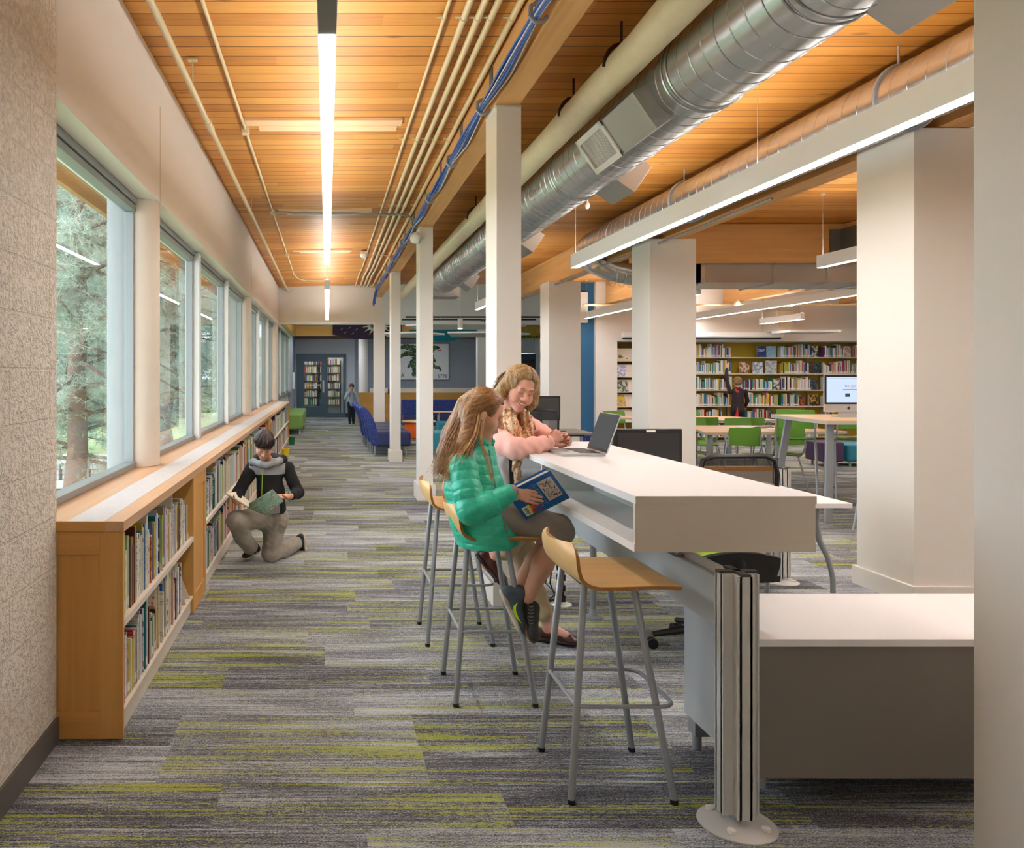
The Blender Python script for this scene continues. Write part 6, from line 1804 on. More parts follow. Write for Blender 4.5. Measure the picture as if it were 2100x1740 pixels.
def dsp(P_):
    l = HD.loc(P_); a = np.arctan2(l[:, 2] - .02, np.abs(l[:, 0]) + .02) + l[:, 1] * 1.2
    dn = P_[:, 0] * 60 + np.sin(P_[:, 2] * 22) * 1.5
    up_ = l[:, 1] > -.085
    return np.where(up_, dstr(P_, (.85, -.05, .42), 210, .0011), dstr(P_, (.32, .05, 1), 150, .0022, 3))
hr = Hh.mesh('hair', .0028, [t_h, t_h2], G, disp=dsp, matf=lambda P_: (HD.loc(P_)[:, 1] < -.085).astype(int))
gd = [[HD.w(.03, -.09, .03), W_(938, 880, 3.74), W_(920, 920, 3.74), W_(903, 972, 3.75)], [HD.w(.0, -.10, .03), W_(930, 880, 3.8), W_(912, 925, 3.8), W_(900, 965, 3.8)],
      [HD.w(.05, -.06, .0), W_(958, 890, 3.68), W_(935, 935, 3.63), W_(915, 985, 3.62)], [HD.w(.06, -.04, -.02), W_(966, 900, 3.66), W_(950, 940, 3.6), W_(940, 975, 3.6)],
      [HD.w(.03, -.09, .03), W_(945, 880, 3.72), W_(928, 930, 3.70), W_(922, 968, 3.70)]]
strands('hair_locks', gd, 460, .0016, t_h2, hr, .021, 4, .006)
strands('blond_locks', gd[2:4] + [[HD.w(.078, -.03, -.01), W_(972, 890, 3.655), W_(950, 925, 3.60), W_(925, 952, 3.60)]], 70, .0015, t_h3, hr, .009, 24, .005)
strands('front_lock', [[HD.w(.072, .0, -.01), W_(985, 900, 3.655), W_(996, 935, 3.63), W_(1006, 975, 3.62), W_(1011, 988, 3.62)]], 16, .0013, t_h3, hr, .006, 8, .004)
MB().ball(HD.w(.083, -.004, -.03), .004, 8, 6).build('earring', M_LAP, G, smooth=True)
# jacket
t = NT('green_quilted_nylon'); n_ = t.noise(t.obj(), 34, 3, .6)
t.bsdf(t.mix(n_, rgb(20, 170, 138), rgb(66, 214, 178)), .38, 0, t.bump(n_, .35, .006), .5)
M_GJ = t.m; M_TRIM = fabric('grey_fleece_trim', (150, 140, 142), .2, 200)
J = Solid()
J.chain([W_(972, 945, 3.78), W_(972, 1000, 3.78), W_(985, 1050, 3.79), W_(1000, 1112, 3.79)], [.105, .135, .148, .148], .04)
J.cap(W_(982, 1062, 3.70), W_(1001, 1112, 3.69), .125, .135, .04)
J.cap(W_(948, 950, 3.655), W_(986, 944, 3.91), .06, .058, .05)
J.cap(W_(980, 922, 3.78), W_(990, 903, 3.765), .058, .056, .03)
J.cap(W_(984, 925, 3.77), W_(1003, 880, 3.75), .047, .046, .005, sub=True)
J.plane((0, 0, 1.49 - (1133 - 768) * 3.64 / 1650), (.03, 0, -1))
J.plane(W_(1012, 905, 3.77), (1, 0, .62)) if False else None
def qj(P_):
    s_ = P_[:, 2] + .012 * np.sin(P_[:, 1] * 9 + P_[:, 0] * 7)
    return -.0050 * np.abs(np.sin(PI * s_ / .045)) ** .30 + .0035 + .0016 * wn3(P_, 55, 3) + .0012 * wn3(P_, 140, 5)
jk = J.mesh('jacket', .0034, [M_GJ], G, disp=qj)
def sleeve(pts, rs, nm, seed):
    A_ = [np.array(p) for p in pts]
    def q(P_):
        d = []; t0 = 0; best = np.full(len(P_), 9.); s_ = np.zeros(len(P_))
        for a, b in zip(A_[:-1], A_[1:]):
            L = np.linalg.norm(b - a); t_ = np.clip(((P_ - a) @ (b - a)) / L ** 2, 0, 1); dd = np.linalg.norm(P_ - (a + t_[:, None] * (b - a)), axis=1)
            m = dd < best; best[m] = dd[m]; s_[m] = (t0 + t_ * L)[m]; t0 += L
        return -.0048 * np.abs(np.sin(PI * s_ / .042)) ** .30 + .003 + .0016 * wn3(P_, 60, seed) + .0012 * wn3(P_, 150, seed)
    return Solid().chain(pts, rs, .02).mesh(nm, .0034, M_GJ, jk, disp=q)
sl1 = [W_(949, 955, 3.625), W_(958, 1010, 3.57), W_(966, 1049, 3.535), W_(1005, 1034, 3.52), W_(1041, 1014, 3.515)]
sleeve(sl1, [.066, .062, .060, .053, .041], 'sleeve', 3)
sleeve([W_(988, 950, 3.92), W_(1006, 1040, 3.91), W_(1056, 1042, 3.72)], [.062, .056, .040], 'sleeve', 5)
Solid().cap(W_(1041, 1013, 3.515), W_(1049, 1009, 3.513), .036, .032, .01).mesh('cuff_trim', .003, M_TRIM, jk, disp=lambda P_: .002 * wn3(P_, 500, 1))
from mathutils.bvhtree import BVHTree
bvj = BVHTree.FromPolygons([v.co[:] for v in jk.data.vertices], [p.vertices[:] for p in jk.data.polygons])
zp = []
for (zx_, zy_) in ((1001, 903), (1003, 925), (1009, 960), (1016, 1000), (1028, 1050), (1040, 1095), (1048, 1128)):
    o_ = W_(zx_, zy_, 3.0); hit = bvj.ray_cast(o_, (o_ - cam.location).normalized())
    if hit[0] is not None: zp.append(hit[0] + Vector((0, -.001, 0)))
MB().tube(zp, .0035, 6).build('zip', M_TRIM, jk, smooth=True)
# leggings and shoes
L_ = Solid()
M_LEG = fabric('charcoal_leggings', (150, 141, 132), .15, 500)
L_.cap(W_(992, 1050, 3.70), W_(992, 1048, 3.88), .088, .088, .03)
L_.chain([W_(1000, 1053, 3.70), kn + Vector((0, 0, .004)), kn.lerp(W_(1112, 1160, 3.62), .33)], [.086, .064, .058], .03)
L_.chain([W_(1004, 1046, 3.90), kf + Vector((0, 0, .004)), kf.lerp(W_(1098, 1152, 3.78), .33)], [.084, .062, .057], .012)
L_.mesh('leggings', .0034, M_LEG, G, disp=lambda P_: .0016 * wn3(P_, 45, 2) + .0012 * np.sin(P_[:, 0] * 60 + P_[:, 2] * 90))
M_SHG = mat('slate_blue_shoe_mesh', (74, 88, 100), .7, bump=.3, bscale=300, var=.15); M_SOLE = mat('muddy_white_sole', (206, 196, 180), .7, var=.35, vscale=30)
M_SHD = mat('dark_shoe_mesh', (52, 52, 50), .7, bump=.4, bscale=260, var=.2); M_LACE = mat('black_lace', (36, 36, 36), .8); M_NEON = mat('neon_yellow_mark', (190, 250, 20), .45)
M_BRS = mat('brown_rubber_sole', (104, 84, 58), .7)
shoe('shoe', W_(1023, 1210, 3.66), W_(1062, 1293, 3.62), (1, 0, .45), .215, .07, M_SHG, M_SOLE, G, swoosh=(1 if True else -1, M_NEON), hgt=.075, h=.0035)
shoe('shoe', W_(1073, 1240, 3.70), W_(1088, 1301, 3.60), (.45, -.75, .45), .19, .060, M_SHD, M_BRS, G, laces=M_LACE, q=.82, hgt=.055, h=.0035)
shB = [o_ for o_ in bpy.data.objects if o_.name.startswith('shoe')][-1]
bvs = BVHTree.FromPolygons([v.co[:] for v in shB.data.vertices], [p.vertices[:] for p in shB.data.polygons])
for i_ in range(6):
    pts_ = []
    for (lx, ly) in ((1083, 1243 + i_ * 7), (1088, 1245.5 + i_ * 7), (1094, 1244 + i_ * 7)):
        d_ = (W_(lx, ly, 3.3) - cam.location).normalized(); hit = bvs.ray_cast(cam.location, d_)
        if hit[0] is not None: pts_.append(hit[0] - d_ * .001)
    if len(pts_) > 1: MB().tube(pts_, .0024, 6).build('lace', mat('pale_grey_lace', (120, 120, 116), .8), shB, smooth=True)
# her book
bk = E('open_book', W_(1105, 1016, 3.55), 'blue hardback book held open by the girl, its back cover towards us', 'book')
A0, B0, C0, D0 = W_(1128.6, 966, 3.50), W_(1168.6, 1021.4, 3.56), W_(1079, 1066.7, 3.56), W_(1039, 1011, 3.50)
D0 = A0 + (C0 - B0); ex = (A0 - D0).normalized(); ey = (A0 - B0).normalized(); nn = ex.cross(ey).normalized()
if nn.y > 0: nn = -nn
M_BC = mat('royal_blue_cover', (6, 84, 158), .3)
mb = MB(); mb.prism([D0, C0, B0, A0], -nn * .003); mb.build('back_cover', M_BC, bk)
bn = -nn
FB, FC_ = B0 + bn * .022, C0 + bn * .022
op = (bn * .55 + ey * .83).normalized() * .15
MB().prism([FC_, FC_ + op, FB + op, FB], ey.cross(ex) * .0 + bn * .003).build('front_cover', M_BC, bk)
MB().prism([C0 + bn * .002, B0 + bn * .002, FB, FC_], -ey * .002).build('spine', M_BC, bk)
e1 = ey * .135
MB().prism([C0 + bn * .004 + ex * .004, D0 + bn * .004 + ex * .004 - ey * .006, A0 + bn * .004 - ex * .004 - ey * .006, B0 + bn * .004 - ex * .004], bn * .011).build('pages', M_PAGES, bk)
MB().prism([FC_ - bn * .007 + ex * .004, FC_ - bn * .007 + ex * .004 + op * .94, FB - bn * .007 - ex * .004 + op * .94, FB - bn * .007 - ex * .004], bn * .007).build('pages', M_PAGES, bk)
bw, bh = (A0 - D0).length, (A0 - B0).length
def cov(u, v, d=.0006): return D0 + ex * u * bw - ey * v * bh + nn * d      # u along the top edge, v down to the spine
def cq(mb, u0, u1, v0, v1, mi=0, d=.0006): mb.add([cov(u0, v0, d), cov(u1, v0, d), cov(u1, v1, d), cov(u0, v1, d)], [(0, 1, 2, 3)], mi)
mb = MB(); rg = random.Random(2)
cq(mb, .62, .93, .14, .80); 
mb.build('drawing_panel', mat('parchment_panel', (206, 194, 180), .6, var=.06), bk)
mb = MB()
for i in range(70):
    u, v = .655 + .25 * rg.random(), .2 + .54 * rg.random(); s2 = rg.uniform(.003, .010)
    c = cov(u, v, .0009); d = (ex * rg.uniform(-1, 1) + ey * rg.uniform(-1, 1)).normalized()
    mb.bar(c - d * s2, c + d * s2, .0012 if i % 5 else .004, .0002, nn)
mb.build('ink_scribbles', M_BLACK, bk)
mb = MB()
for i in range(7):
    u = .37 + i * .031 + (.012 if i > 3 else 0)
    for j in range(24):
        v = .12 + j * .031
        if rg.random() < .82: cq(mb, u, u + .012, v, v + .024 * rg.uniform(.5, 1))
mb.build('blurb_lines', mat('pale_print', (150, 178, 170), .5), bk)
mb = MB(); cq(mb, .06, .22, .62, .92)
mb.build('barcode_label', mat('cream_label', (226, 222, 180), .5), bk)
mb = MB(); cq(mb, .19, .235, .60, .92, d=.0008); mb.build('yellow_strip', mat('yellow_print', (232, 208, 20), .5), bk)
mb = MB()
for i in range(9): cq(mb, .09, .165, .66 + i * .024, .67 + i * .024 + .004 * (i % 3), d=.0009)
mb.build('barcode_bars', M_BLACK, bk)
for (u, v, c, nm) in ((.27, .50, (216, 60, 40), 'red'), (.23, .66, (226, 90, 40), 'orange'), (.33, .62, (232, 190, 30), 'yellow'), (.20, .80, (200, 40, 40), 'crimson'), (.33, .78, (120, 40, 110), 'violet')):
    mb = MB(); cq(mb, u, u + .085, v, v + .13, d=.0008); mb.build('cover_thumbnail', mat('thumb_' + nm, c, .5), bk)
mb = MB()
for i in range(10): cq(mb, .06 + i * .092, .10 + i * .092, .935, .985, d=.0008)
mb.build('green_stitch', mat('green_print', (20, 130, 50), .5), bk)
sp0 = C0 + bn * .002
mb = MB(); 
for a, b in ((.02, .17), (.2, .62), (.80, .93)):
    P4 = [C0 + ex * a * bw + bn * .003 - ey * .0028, C0 + ex * b * bw + bn * .003 - ey * .0028, C0 + ex * b * bw + bn * .019 - ey * .0028, C0 + ex * a * bw + bn * .019 - ey * .0028]
    mb.add(P4, [(0, 1, 2, 3)])
mb.build('spine_labels', M_LABEL, bk)

# ---------------------------------------------------------------- woman
WM = E('person', (.73, 4.6, .76), 'smiling woman in a pink cardigan and patterned scarf leaning on the high counter', 'person')
HW = Head(W_(1066, 797, 4.47), (.13, -.92, -.36), (.24, 0, 1), 1.03)
B = Solid(); HW.add(B, True)
B.cap(HW.w(0, -.03, -.07), W_(1040, 860, 4.62), .050, .055, .03)
B.chain([W_(1038, 900, 4.64), W_(985, 980, 4.62), W_(945, 1005, 4.6)], [.10, .10, .11], .04)
sr, sl_ = W_(1010, 886, 4.46), W_(1078, 872, 4.76)
B.cap(sr, sl_, .05, .05, .04)
B.chain([sr, W_(1056, 922, 4.25), W_(1124, 909, 4.385)], [.042, .036, .024], .02)
B.chain([sl_, W_(1114, 892, 4.86), W_(1132, 899, 4.54)], [.042, .036, .024], .02)
kA, kB = W_(1083, 1062, 4.42), W_(1068, 1125, 4.55)
B.chain([W_(955, 1005, 4.52), kA, W_(1030, 1125, 4.42), W_(1000, 1158, 4.43)], [.08, .055, .045, .030], .03)
B.cap(W_(1000, 1158, 4.43), W_(1025, 1190, 4.40), .030, .026, .02)
B.chain([W_(955, 1010, 4.68), kB, W_(1118, 1262, 4.47), W_(1126, 1290, 4.47)], [.08, .055, .032, .030], .03)
B.cap(W_(1124, 1288, 4.47), W_(1160, 1303, 4.42), .030, .022, .02)
hand(B, W_(1124, 908, 4.39), (.72, .22, .42), (-.1, 1, -.1), -1, curls=[(.75, .9, .6), (.75, .95, .6), (.8, .95, .6), (.8, 1.0, .6)], s=.95, thumb=(.65, .75, .1))
hand(B, W_(1133, 898, 4.53), (.70, -.62, .02), (-.2, -.8, -.1), 1, curls=[(.45, .6, .4), (.45, .65, .4), (.5, .65, .4), (.5, .7, .4)], s=.92, thumb=(.7, .6, .1))
HW.features(B.mesh('body', .003, SK1, WM), WM, True, LASH, LIPS)
t_w = hairm('dark_blond_hair', (98, 72, 44), (154, 122, 80), (210, 178, 126), (-.12, 0, 1))
Hh = Solid(); k = HW.s
Hh.ell(HW.w(0, -.018, .042), [.089 * k, .106 * k, .088 * k], HW.R, .02).ell(HW.w(0, -.05, -.02), [.088 * k, .07 * k, .09 * k], HW.R, .04)
for x in (-1, 1):
    Hh.chain([HW.w(x * .072, -.005, .05), HW.w(x * .092, -.005, -.01), HW.w(x * .100, -.005, -.06), HW.w(x * .094, .008, -.088)], [.026, .027, .030, .020], .03)
Hh.ell(HW.w(.004, .125, -.030), [.067 * k, .108 * k, .118 * k], HW.R, .010, True)
Hh.box(HW.w(.004, .130, -.02), [.052 * k, .072 * k, .094 * k], HW.R, .02, .02, True)
Hh.cap(HW.w(0, .02, -.10), HW.w(0, .08, -.12), .05, .06, .02, sub=True)
def dw(P_):
    l = HW.loc(P_); a = np.arctan2(l[:, 0], l[:, 1] + .02)
    part = np.exp(-((l[:, 0] + .012) / .006) ** 2) * (l[:, 2] > .06)
    tips = .004 * np.sin(a * 34) * (l[:, 2] < -.06)
    return dstr(P_, (-.12, 0, 1), 190, .0012) + .006 * part + tips
hw_ = Hh.mesh('hair', .003, t_w, WM, disp=dw)
gw = []
for x in (-1, 1):
    for yy in (-.07, -.03, .01):
        gw.append([HW.w(x * .055, yy + .02, .075), HW.w(x * .092, yy, .03), HW.w(x * .104, yy, -.04), HW.w(x * .092, yy + .01, -.105)])
strands('hair_locks', gw, 220, .0018, t_w, hw_, .008, 14, .004)
M_PINK = fabric('salmon_pink_knit', (244, 188, 176), .08, 500, .8)
C_ = Solid()
C_.chain([W_(1036, 900, 4.66), W_(1000, 960, 4.65), W_(962, 1005, 4.62)], [.115, .125, .13], .05)
C_.cap(sr, sl_, .068, .066, .05)
fold = lambda P_: .003 * wn3(P_, 38, 5) + .0022 * np.sin(P_[:, 0] * 95 + 2 * np.sin(P_[:, 2] * 40))
C_.ell(W_(1052, 950, 4.46), (.07, .10, .16), None, .02, True)
cg = C_.mesh('cardigan', .004, M_PINK, WM, disp=fold)
Solid().chain([sr + Vector((-.01, 0, -.01)), W_(1035, 912, 4.32), W_(1056, 921, 4.26), W_(1095, 915, 4.31), W_(1121, 909, 4.375)], [.068, .060, .056, .048, .041], .03).mesh('sleeve', .0034, M_PINK, cg, disp=fold)
Solid().chain([sl_, W_(1112, 890, 4.84), W_(1129, 898, 4.56)], [.062, .052, .038], .03).mesh('sleeve', .0034, M_PINK, cg, disp=fold)
MB().tube([W_(1121, 909, 4.375) + Vector((.0, .043 * math.cos(a), .043 * math.sin(a))) for a in [i * PI / 10 for i in range(20)]], .003, 6, closed=True).build('cuff_seam', mat('rust_stitch', (176, 92, 70), .8), cg, smooth=True)
Solid().chain([W_(1040, 930, 4.52), W_(1022, 985, 4.52), W_(985, 1010, 4.56)], [.085, .105, .12], .03).mesh('shirt', .004, fabric('pale_grey_cotton', (204, 200, 200), .05, 300), WM, disp=fold)
t = NT('patterned_scarf'); v = t.n('ShaderNodeTexVoronoi'); v.inputs['Scale'].default_value = 34; t.l(t.obj(), v.inputs['Vector'])
n_ = t.noise(t.obj(), 24, 3, .6, 1.5)
c = t.ramp(n_, [(.3, rgb(120, 84, 44)), (.42, rgb(206, 184, 140)), (.5, rgb(226, 210, 178)), (.58, rgb(206, 110, 70)), (.7, rgb(150, 136, 60))])
t.bsdf(t.mix(t.math('LESS_THAN', v.outputs['Distance'], .14), c, rgb(50, 54, 76)), .8, 0, t.bump(n_, .4, .006))
Sc = Solid()
Sc.chain([W_(1045, 846, 4.66), W_(1042, 850, 4.50), W_(1050, 876, 4.41), W_(1064, 903, 4.38)], [.032, .034, .040, .034], .02)
Sc.chain([W_(1058, 848, 4.68), W_(1076, 850, 4.60), W_(1082, 876, 4.52), W_(1079, 905, 4.46)], [.032, .030, .036, .032], .02)
Sc.chain([W_(1066, 900, 4.40), W_(1060, 945, 4.40), W_(1056, 1000, 4.42)], [.036, .028, .026], .02)
Sc.mesh('scarf', .0034, t.m, WM, disp=lambda P_: .005 * np.sin(P_[:, 0] * 190 + 3 * np.sin(P_[:, 2] * 22)) + .003 * wn3(P_, 60, 9))
MB().bar(W_(1047, 930, 4.39), W_(1050, 1002, 4.40), .022, .004, (0, -1, .2)).build('lanyard', mat('navy_lanyard', (24, 26, 46), .6), WM)
M_KH = fabric('khaki_cotton', (186, 166, 132), .1, 300)
Pn = Solid()
Pn.cap(W_(950, 1005, 4.50), W_(950, 1005, 4.72), .115, .11, .03)
Pn.chain([W_(960, 1008, 4.52), kA, W_(1034, 1128, 4.42)], [.10, .075, .062], .03)
Pn.chain([W_(960, 1012, 4.68), kB, W_(1095, 1205, 4.50), W_(1116, 1258, 4.47)], [.10, .075, .052, .046], .02)
Pn.plane(W_(1030, 1135, 4.42), (-.3, 0, -.6)) if False else None
Pn.mesh('trousers', .004, M_KH, WM, disp=lambda P_: .004 * wn3(P_, 34, 7) + .002 * np.sin(P_[:, 2] * 110 + P_[:, 0] * 40))
M_LOAF = mat('brown_leather_loafer', (74, 38, 34), .28); M_LS = mat('dark_loafer_sole', (40, 26, 24), .5)
s_ = shoe('loafer', Vector((1.16, 4.51, .012)), Vector((1.37, 4.40, .012)), (0, 0, 1), .25, .078, M_LOAF, M_LS, WM, low=True, h=.0035)
MB().box(1.16, 1.21, 4.47, 4.53, .0, .014).build('heel_block', M_LS, s_, bevel=.004)
s_ = shoe('loafer', W_(974, 1136, 4.45), W_(1032, 1206, 4.38), (.6, -.1, .55), .245, .078, M_LOAF, M_LS, WM, low=True, h=.0035)
MB().cyl(W_(1016, 1192, 4.36), W_(1019, 1190, 4.345), .011, n=16).build('button', M_LOAF, s_, smooth=True)
# ---------------------------------------------------------------- kneeling boy
KB = E('person', (-.45, 6.4, 0), 'boy in black and grey hoodie kneeling by the bookcase with an open book', 'person')
HB = Head(W_(541, 914, 6.27), (.10, -.76, -.62), (.08, 0, 1), .90)
B = Solid(); HB.add(B)
B.cap(HB.w(0, -.02, -.07), W_(549, 948, 6.38), .040, .044, .03)
B.chain([W_(552, 965, 6.4), W_(555, 1010, 6.40), W_(556, 1055, 6.42)], [.08, .085, .09], .04)
sR, sL = W_(517, 962, 6.38), W_(589, 962, 6.42)
B.cap(sR, sL, .04, .04, .03)
B.chain([sR, W_(490, 1012, 6.30), W_(486, 1030, 6.10)], [.034, .030, .02], .02)
B.chain([sL, W_(611, 1012, 6.36), W_(596, 1018, 6.16)], [.034, .030, .02], .02)
kR, kL = W_(484, 1068, 6.12), W_(555, 1136, 6.40)
B.chain([W_(538, 1062, 6.38), kR, W_(512, 1126, 6.38)], [.07, .045, .030], .03)
B.chain([W_(565, 1068, 6.42), kL, W_(604, 1117, 6.74)], [.07, .045, .032], .03)
hand(B, W_(487, 1028, 6.11), (-.15, -.75, -.05), (.7, 0, .7), 1, curls=(.35, .5, .4), s=.72, thumb=(.5, .8, .5))
hand(B, W_(594, 1019, 6.15), (-.95, -.28, .02), (.05, -.5, .85), -1, curls=[(.05, .2, .2)] * 4, s=.76, thumb=(.35, .85, .75))
HB.features(B.mesh('body', .003, SK3, KB), KB, False, DLASH, LIP2)
M_DKH = hairm('dark_brown_short_hair', (30, 22, 20), (56, 40, 34), (92, 70, 60), (.1, -.5, -.7))
Hh = Solid(); k = HB.s
Hh.ell(HB.w(0, -.016, .045), [.085 * k, .104 * k, .090 * k], HB.R, .02).ell(HB.w(0, -.05, -.005), [.076 * k, .06 * k, .062 * k], HB.R, .03)
Hh.ell(HB.w(0, .122, -.045), [.064 * k, .095 * k, .100 * k], HB.R, .008, True)
for x in (-1, 1): Hh.ell(HB.w(x * .085, .005, -.03), [.02 * k, .03 * k, .035 * k], HB.R, .008, True)
hb_ = Hh.mesh('hair', .003, M_DKH, KB, disp=lambda P_: .003 * np.sin(np.arctan2(HB.loc(P_)[:, 0], HB.loc(P_)[:, 1] + .03) * 30 + HB.loc(P_)[:, 2] * 30) + .002 * wn3(P_, 150, 2))
gb = []
for k_ in range(14):
    a = -1.5 + 3.0 * k_ / 13
    gb.append([HB.w(.03 * math.sin(a), .0, .13), HB.w(.06 * math.sin(a), .05 * math.cos(a) + .02, .115), HB.w(.080 * math.sin(a), .088 * math.cos(a), .075), HB.w(.080 * math.sin(a), .098 * math.cos(a) - .005, .042)])
strands('fringe', gb, 140, .0035, M_DKH, hb_, .006, 3, .003)
M_BLKF = fabric('black_sweatshirt', (30, 30, 32), .25, 500); M_GRYF = fabric('heather_grey_sweatshirt', (150, 150, 150), .12, 500)
Hd = Solid()
Hd.chain([W_(552, 965, 6.4), W_(555, 1010, 6.40), W_(557, 1052, 6.42)], [.098, .108, .118], .04)
Hd.cap(sR, sL, .058, .058, .04)
Hd.plane((0, 0, 1.49 - (1072 - 768) * 6.32 / 1650), (-.18, 0, -1))
def hm(P_):
    px = P_[:, 0] * F / P_[:, 1] + CX; py = CY - (P_[:, 2] - H) * F / P_[:, 1]
    return ((P_[:, 2] > .76 - .00) & (P_[:, 1] < 6.43)).astype(int)
zsplit = 1.49 - (973 - 768) * 6.35 / 1650
hd = Hd.mesh('hoodie', .0034, [M_BLKF, M_GRYF], KB, matf=lambda P_: ((P_[:, 2] > zsplit) & (P_[:, 1] < 6.46) & (P_[:, 0] > W_(511, 0, 6.35).x) & (P_[:, 0] < W_(585, 0, 6.38).x)).astype(int), disp=lambda P_: .004 * wn3(P_, 30, 4))
for pts, rs in (([sR, W_(490, 1010, 6.30), W_(486, 1026, 6.14)], [.055, .048, .036]), ([sL, W_(611, 1010, 6.36), W_(598, 1017, 6.20)], [.055, .048, .036])):
    Solid().chain(pts, rs, .02).mesh('sleeve', .0034, M_BLKF, hd, disp=lambda P_: .0035 * wn3(P_, 45, 6))
Hq = Solid().chain([W_(520, 948, 6.36), W_(535, 952, 6.28), W_(546, 955, 6.27), W_(565, 948, 6.30), W_(580, 943, 6.42), W_(560, 940, 6.52), W_(530, 940, 6.48), W_(520, 948, 6.36)], [.026, .024, .022, .026, .034, .04, .036, .026], .02)
Hq.mesh('hood', .0034, [M_BLKF, M_GRYF], hd, matf=lambda P_: (P_[:, 1] < 6.36).astype(int))
MB().tube([W_(541, 952, 6.275), W_(538, 975, 6.285), W_(537, 1008, 6.285), W_(536, 1050, 6.30), W_(529, 1058, 6.31)], .0045, 6, flat=.6).build('zip', mat('lime_zip', (190, 232, 50), .5), hd, smooth=True)
MB().sheet([[W_(550 + 24 * i / 4, 1040 + 16 * j / 3 - 3 * i / 4, 6.285 - .0) for i in range(5)] for j in range(4)], .006).build('pocket', M_GRYF, hd, bevel=.002)
MB().tube([W_(594.5, 1018, 6.175) + Vector((0.004 * math.cos(a), .0, 0)) + Vector((.0, .031 * math.cos(a), .031 * math.sin(a))) for a in [i * PI / 10 for i in range(20)]], .0075, 6, closed=True).build('wristband', mat('sky_blue_band', (20, 150, 190), .5), KB, smooth=True)
M_SWT = fabric('grey_marl_sweatpants', (158, 151, 142), .12, 500)
Sp = Solid()
Sp.cap(W_(540, 1062, 6.40), W_(568, 1064, 6.42), .098, .098, .03)
Sp.chain([W_(538, 1062, 6.38), kR, W_(497, 1100, 6.24), W_(512, 1122, 6.37)], [.090, .070, .066, .062], .03)
Sp.chain([W_(565, 1068, 6.42), kL, W_(580, 1128, 6.56), W_(606, 1116, 6.74)], [.092, .068, .064, .060], .03)
Sp.plane((0, 0, .006), (0, 0, -1))
Sp.mesh('sweatpants', .0036, M_SWT, KB, disp=lambda P_: .005 * wn3(P_, 32, 8) + .003 * wn3(P_, 80, 2))
M_BSH = mat('black_sneaker', (34, 34, 36), .6); M_RSO = mat('cream_sneaker_sole', (214, 200, 182), .6); 
shoe('shoe', W_(531, 1131, 6.56), W_(496, 1151, 6.37), (-.1, -.05, 1), .20, .075, M_BSH, M_RSO, KB, h=.004, hgt=.05)
shoe('shoe', W_(624, 1096, 6.80), W_(627, 1118, 6.82), (-1, -.15, .05), .19, .075, M_BSH, M_RSO, KB, h=.004, hgt=.05)
# his book
bk = E('open_book', W_(520, 1035, 6.1), 'green picture book held open by the kneeling boy', 'book')
t = NT('green_map_cover'); n_ = t.noise(t.obj(), 22, 4, .6, 1.2)
t.bsdf(t.ramp(n_, [(.35, rgb(58, 84, 66)), (.5, rgb(92, 124, 98)), (.6, rgb(74, 60, 50)), (.66, rgb(130, 156, 128))]), .35)
a, b, c, d = W_(510, 1034, 6.14), W_(559, 1003.5, 6.16), W_(582, 1028, 6.02), W_(543, 1057.5, 6.00)
s1 = W_(508.6, 1042, 6.08)
nrm_ = (b - a).cross(d - a).normalized()
if nrm_.y > 0: nrm_ = -nrm_
MB().prism([a, s1, d, c, b], -nrm_ * .003).build('cover', t.m, bk)
u_ = -nrm_
MB().prism([a + u_ * .004, s1 + u_ * .004, d.lerp(s1, .06) + u_ * .004 + (c - d) * .04, c.lerp(b, .08) + u_ * .004 - (c - a) * .03, b.lerp(a, .04) + u_ * .004], u_ * .010).build('pages', M_PAGES, bk)
l0, l1, l2 = W_(462, 1012.8, 6.05), W_(484, 1010, 6.22), W_(509, 1030, 6.16)
nl_ = (l0 - s1).cross(l2 - s1).normalized()
if nl_.z > 0: nl_ = -nl_
MB().prism([s1, l0, l1, l2], nl_ * .003).build('cover', t.m, bk)
MB().prism([s1 - nl_ * .001, l0.lerp(s1, .04) - nl_ * .001, l1.lerp(l2, .04) - nl_ * .001, l2 - nl_ * .001], -nl_ * .010).build('pages', M_PAGES, bk)
ex = (b - a).normalized(); ey = (a - d); ey = (ey - ex * ey.dot(ex)).normalized()
text('cover_title', 'LABELLED', .036, frame(a.lerp(b, .5) - ey * .022 + nrm_ * .002, ex, ey, nrm_), mat('title_pale_green', (176, 196, 160), .5), bk)

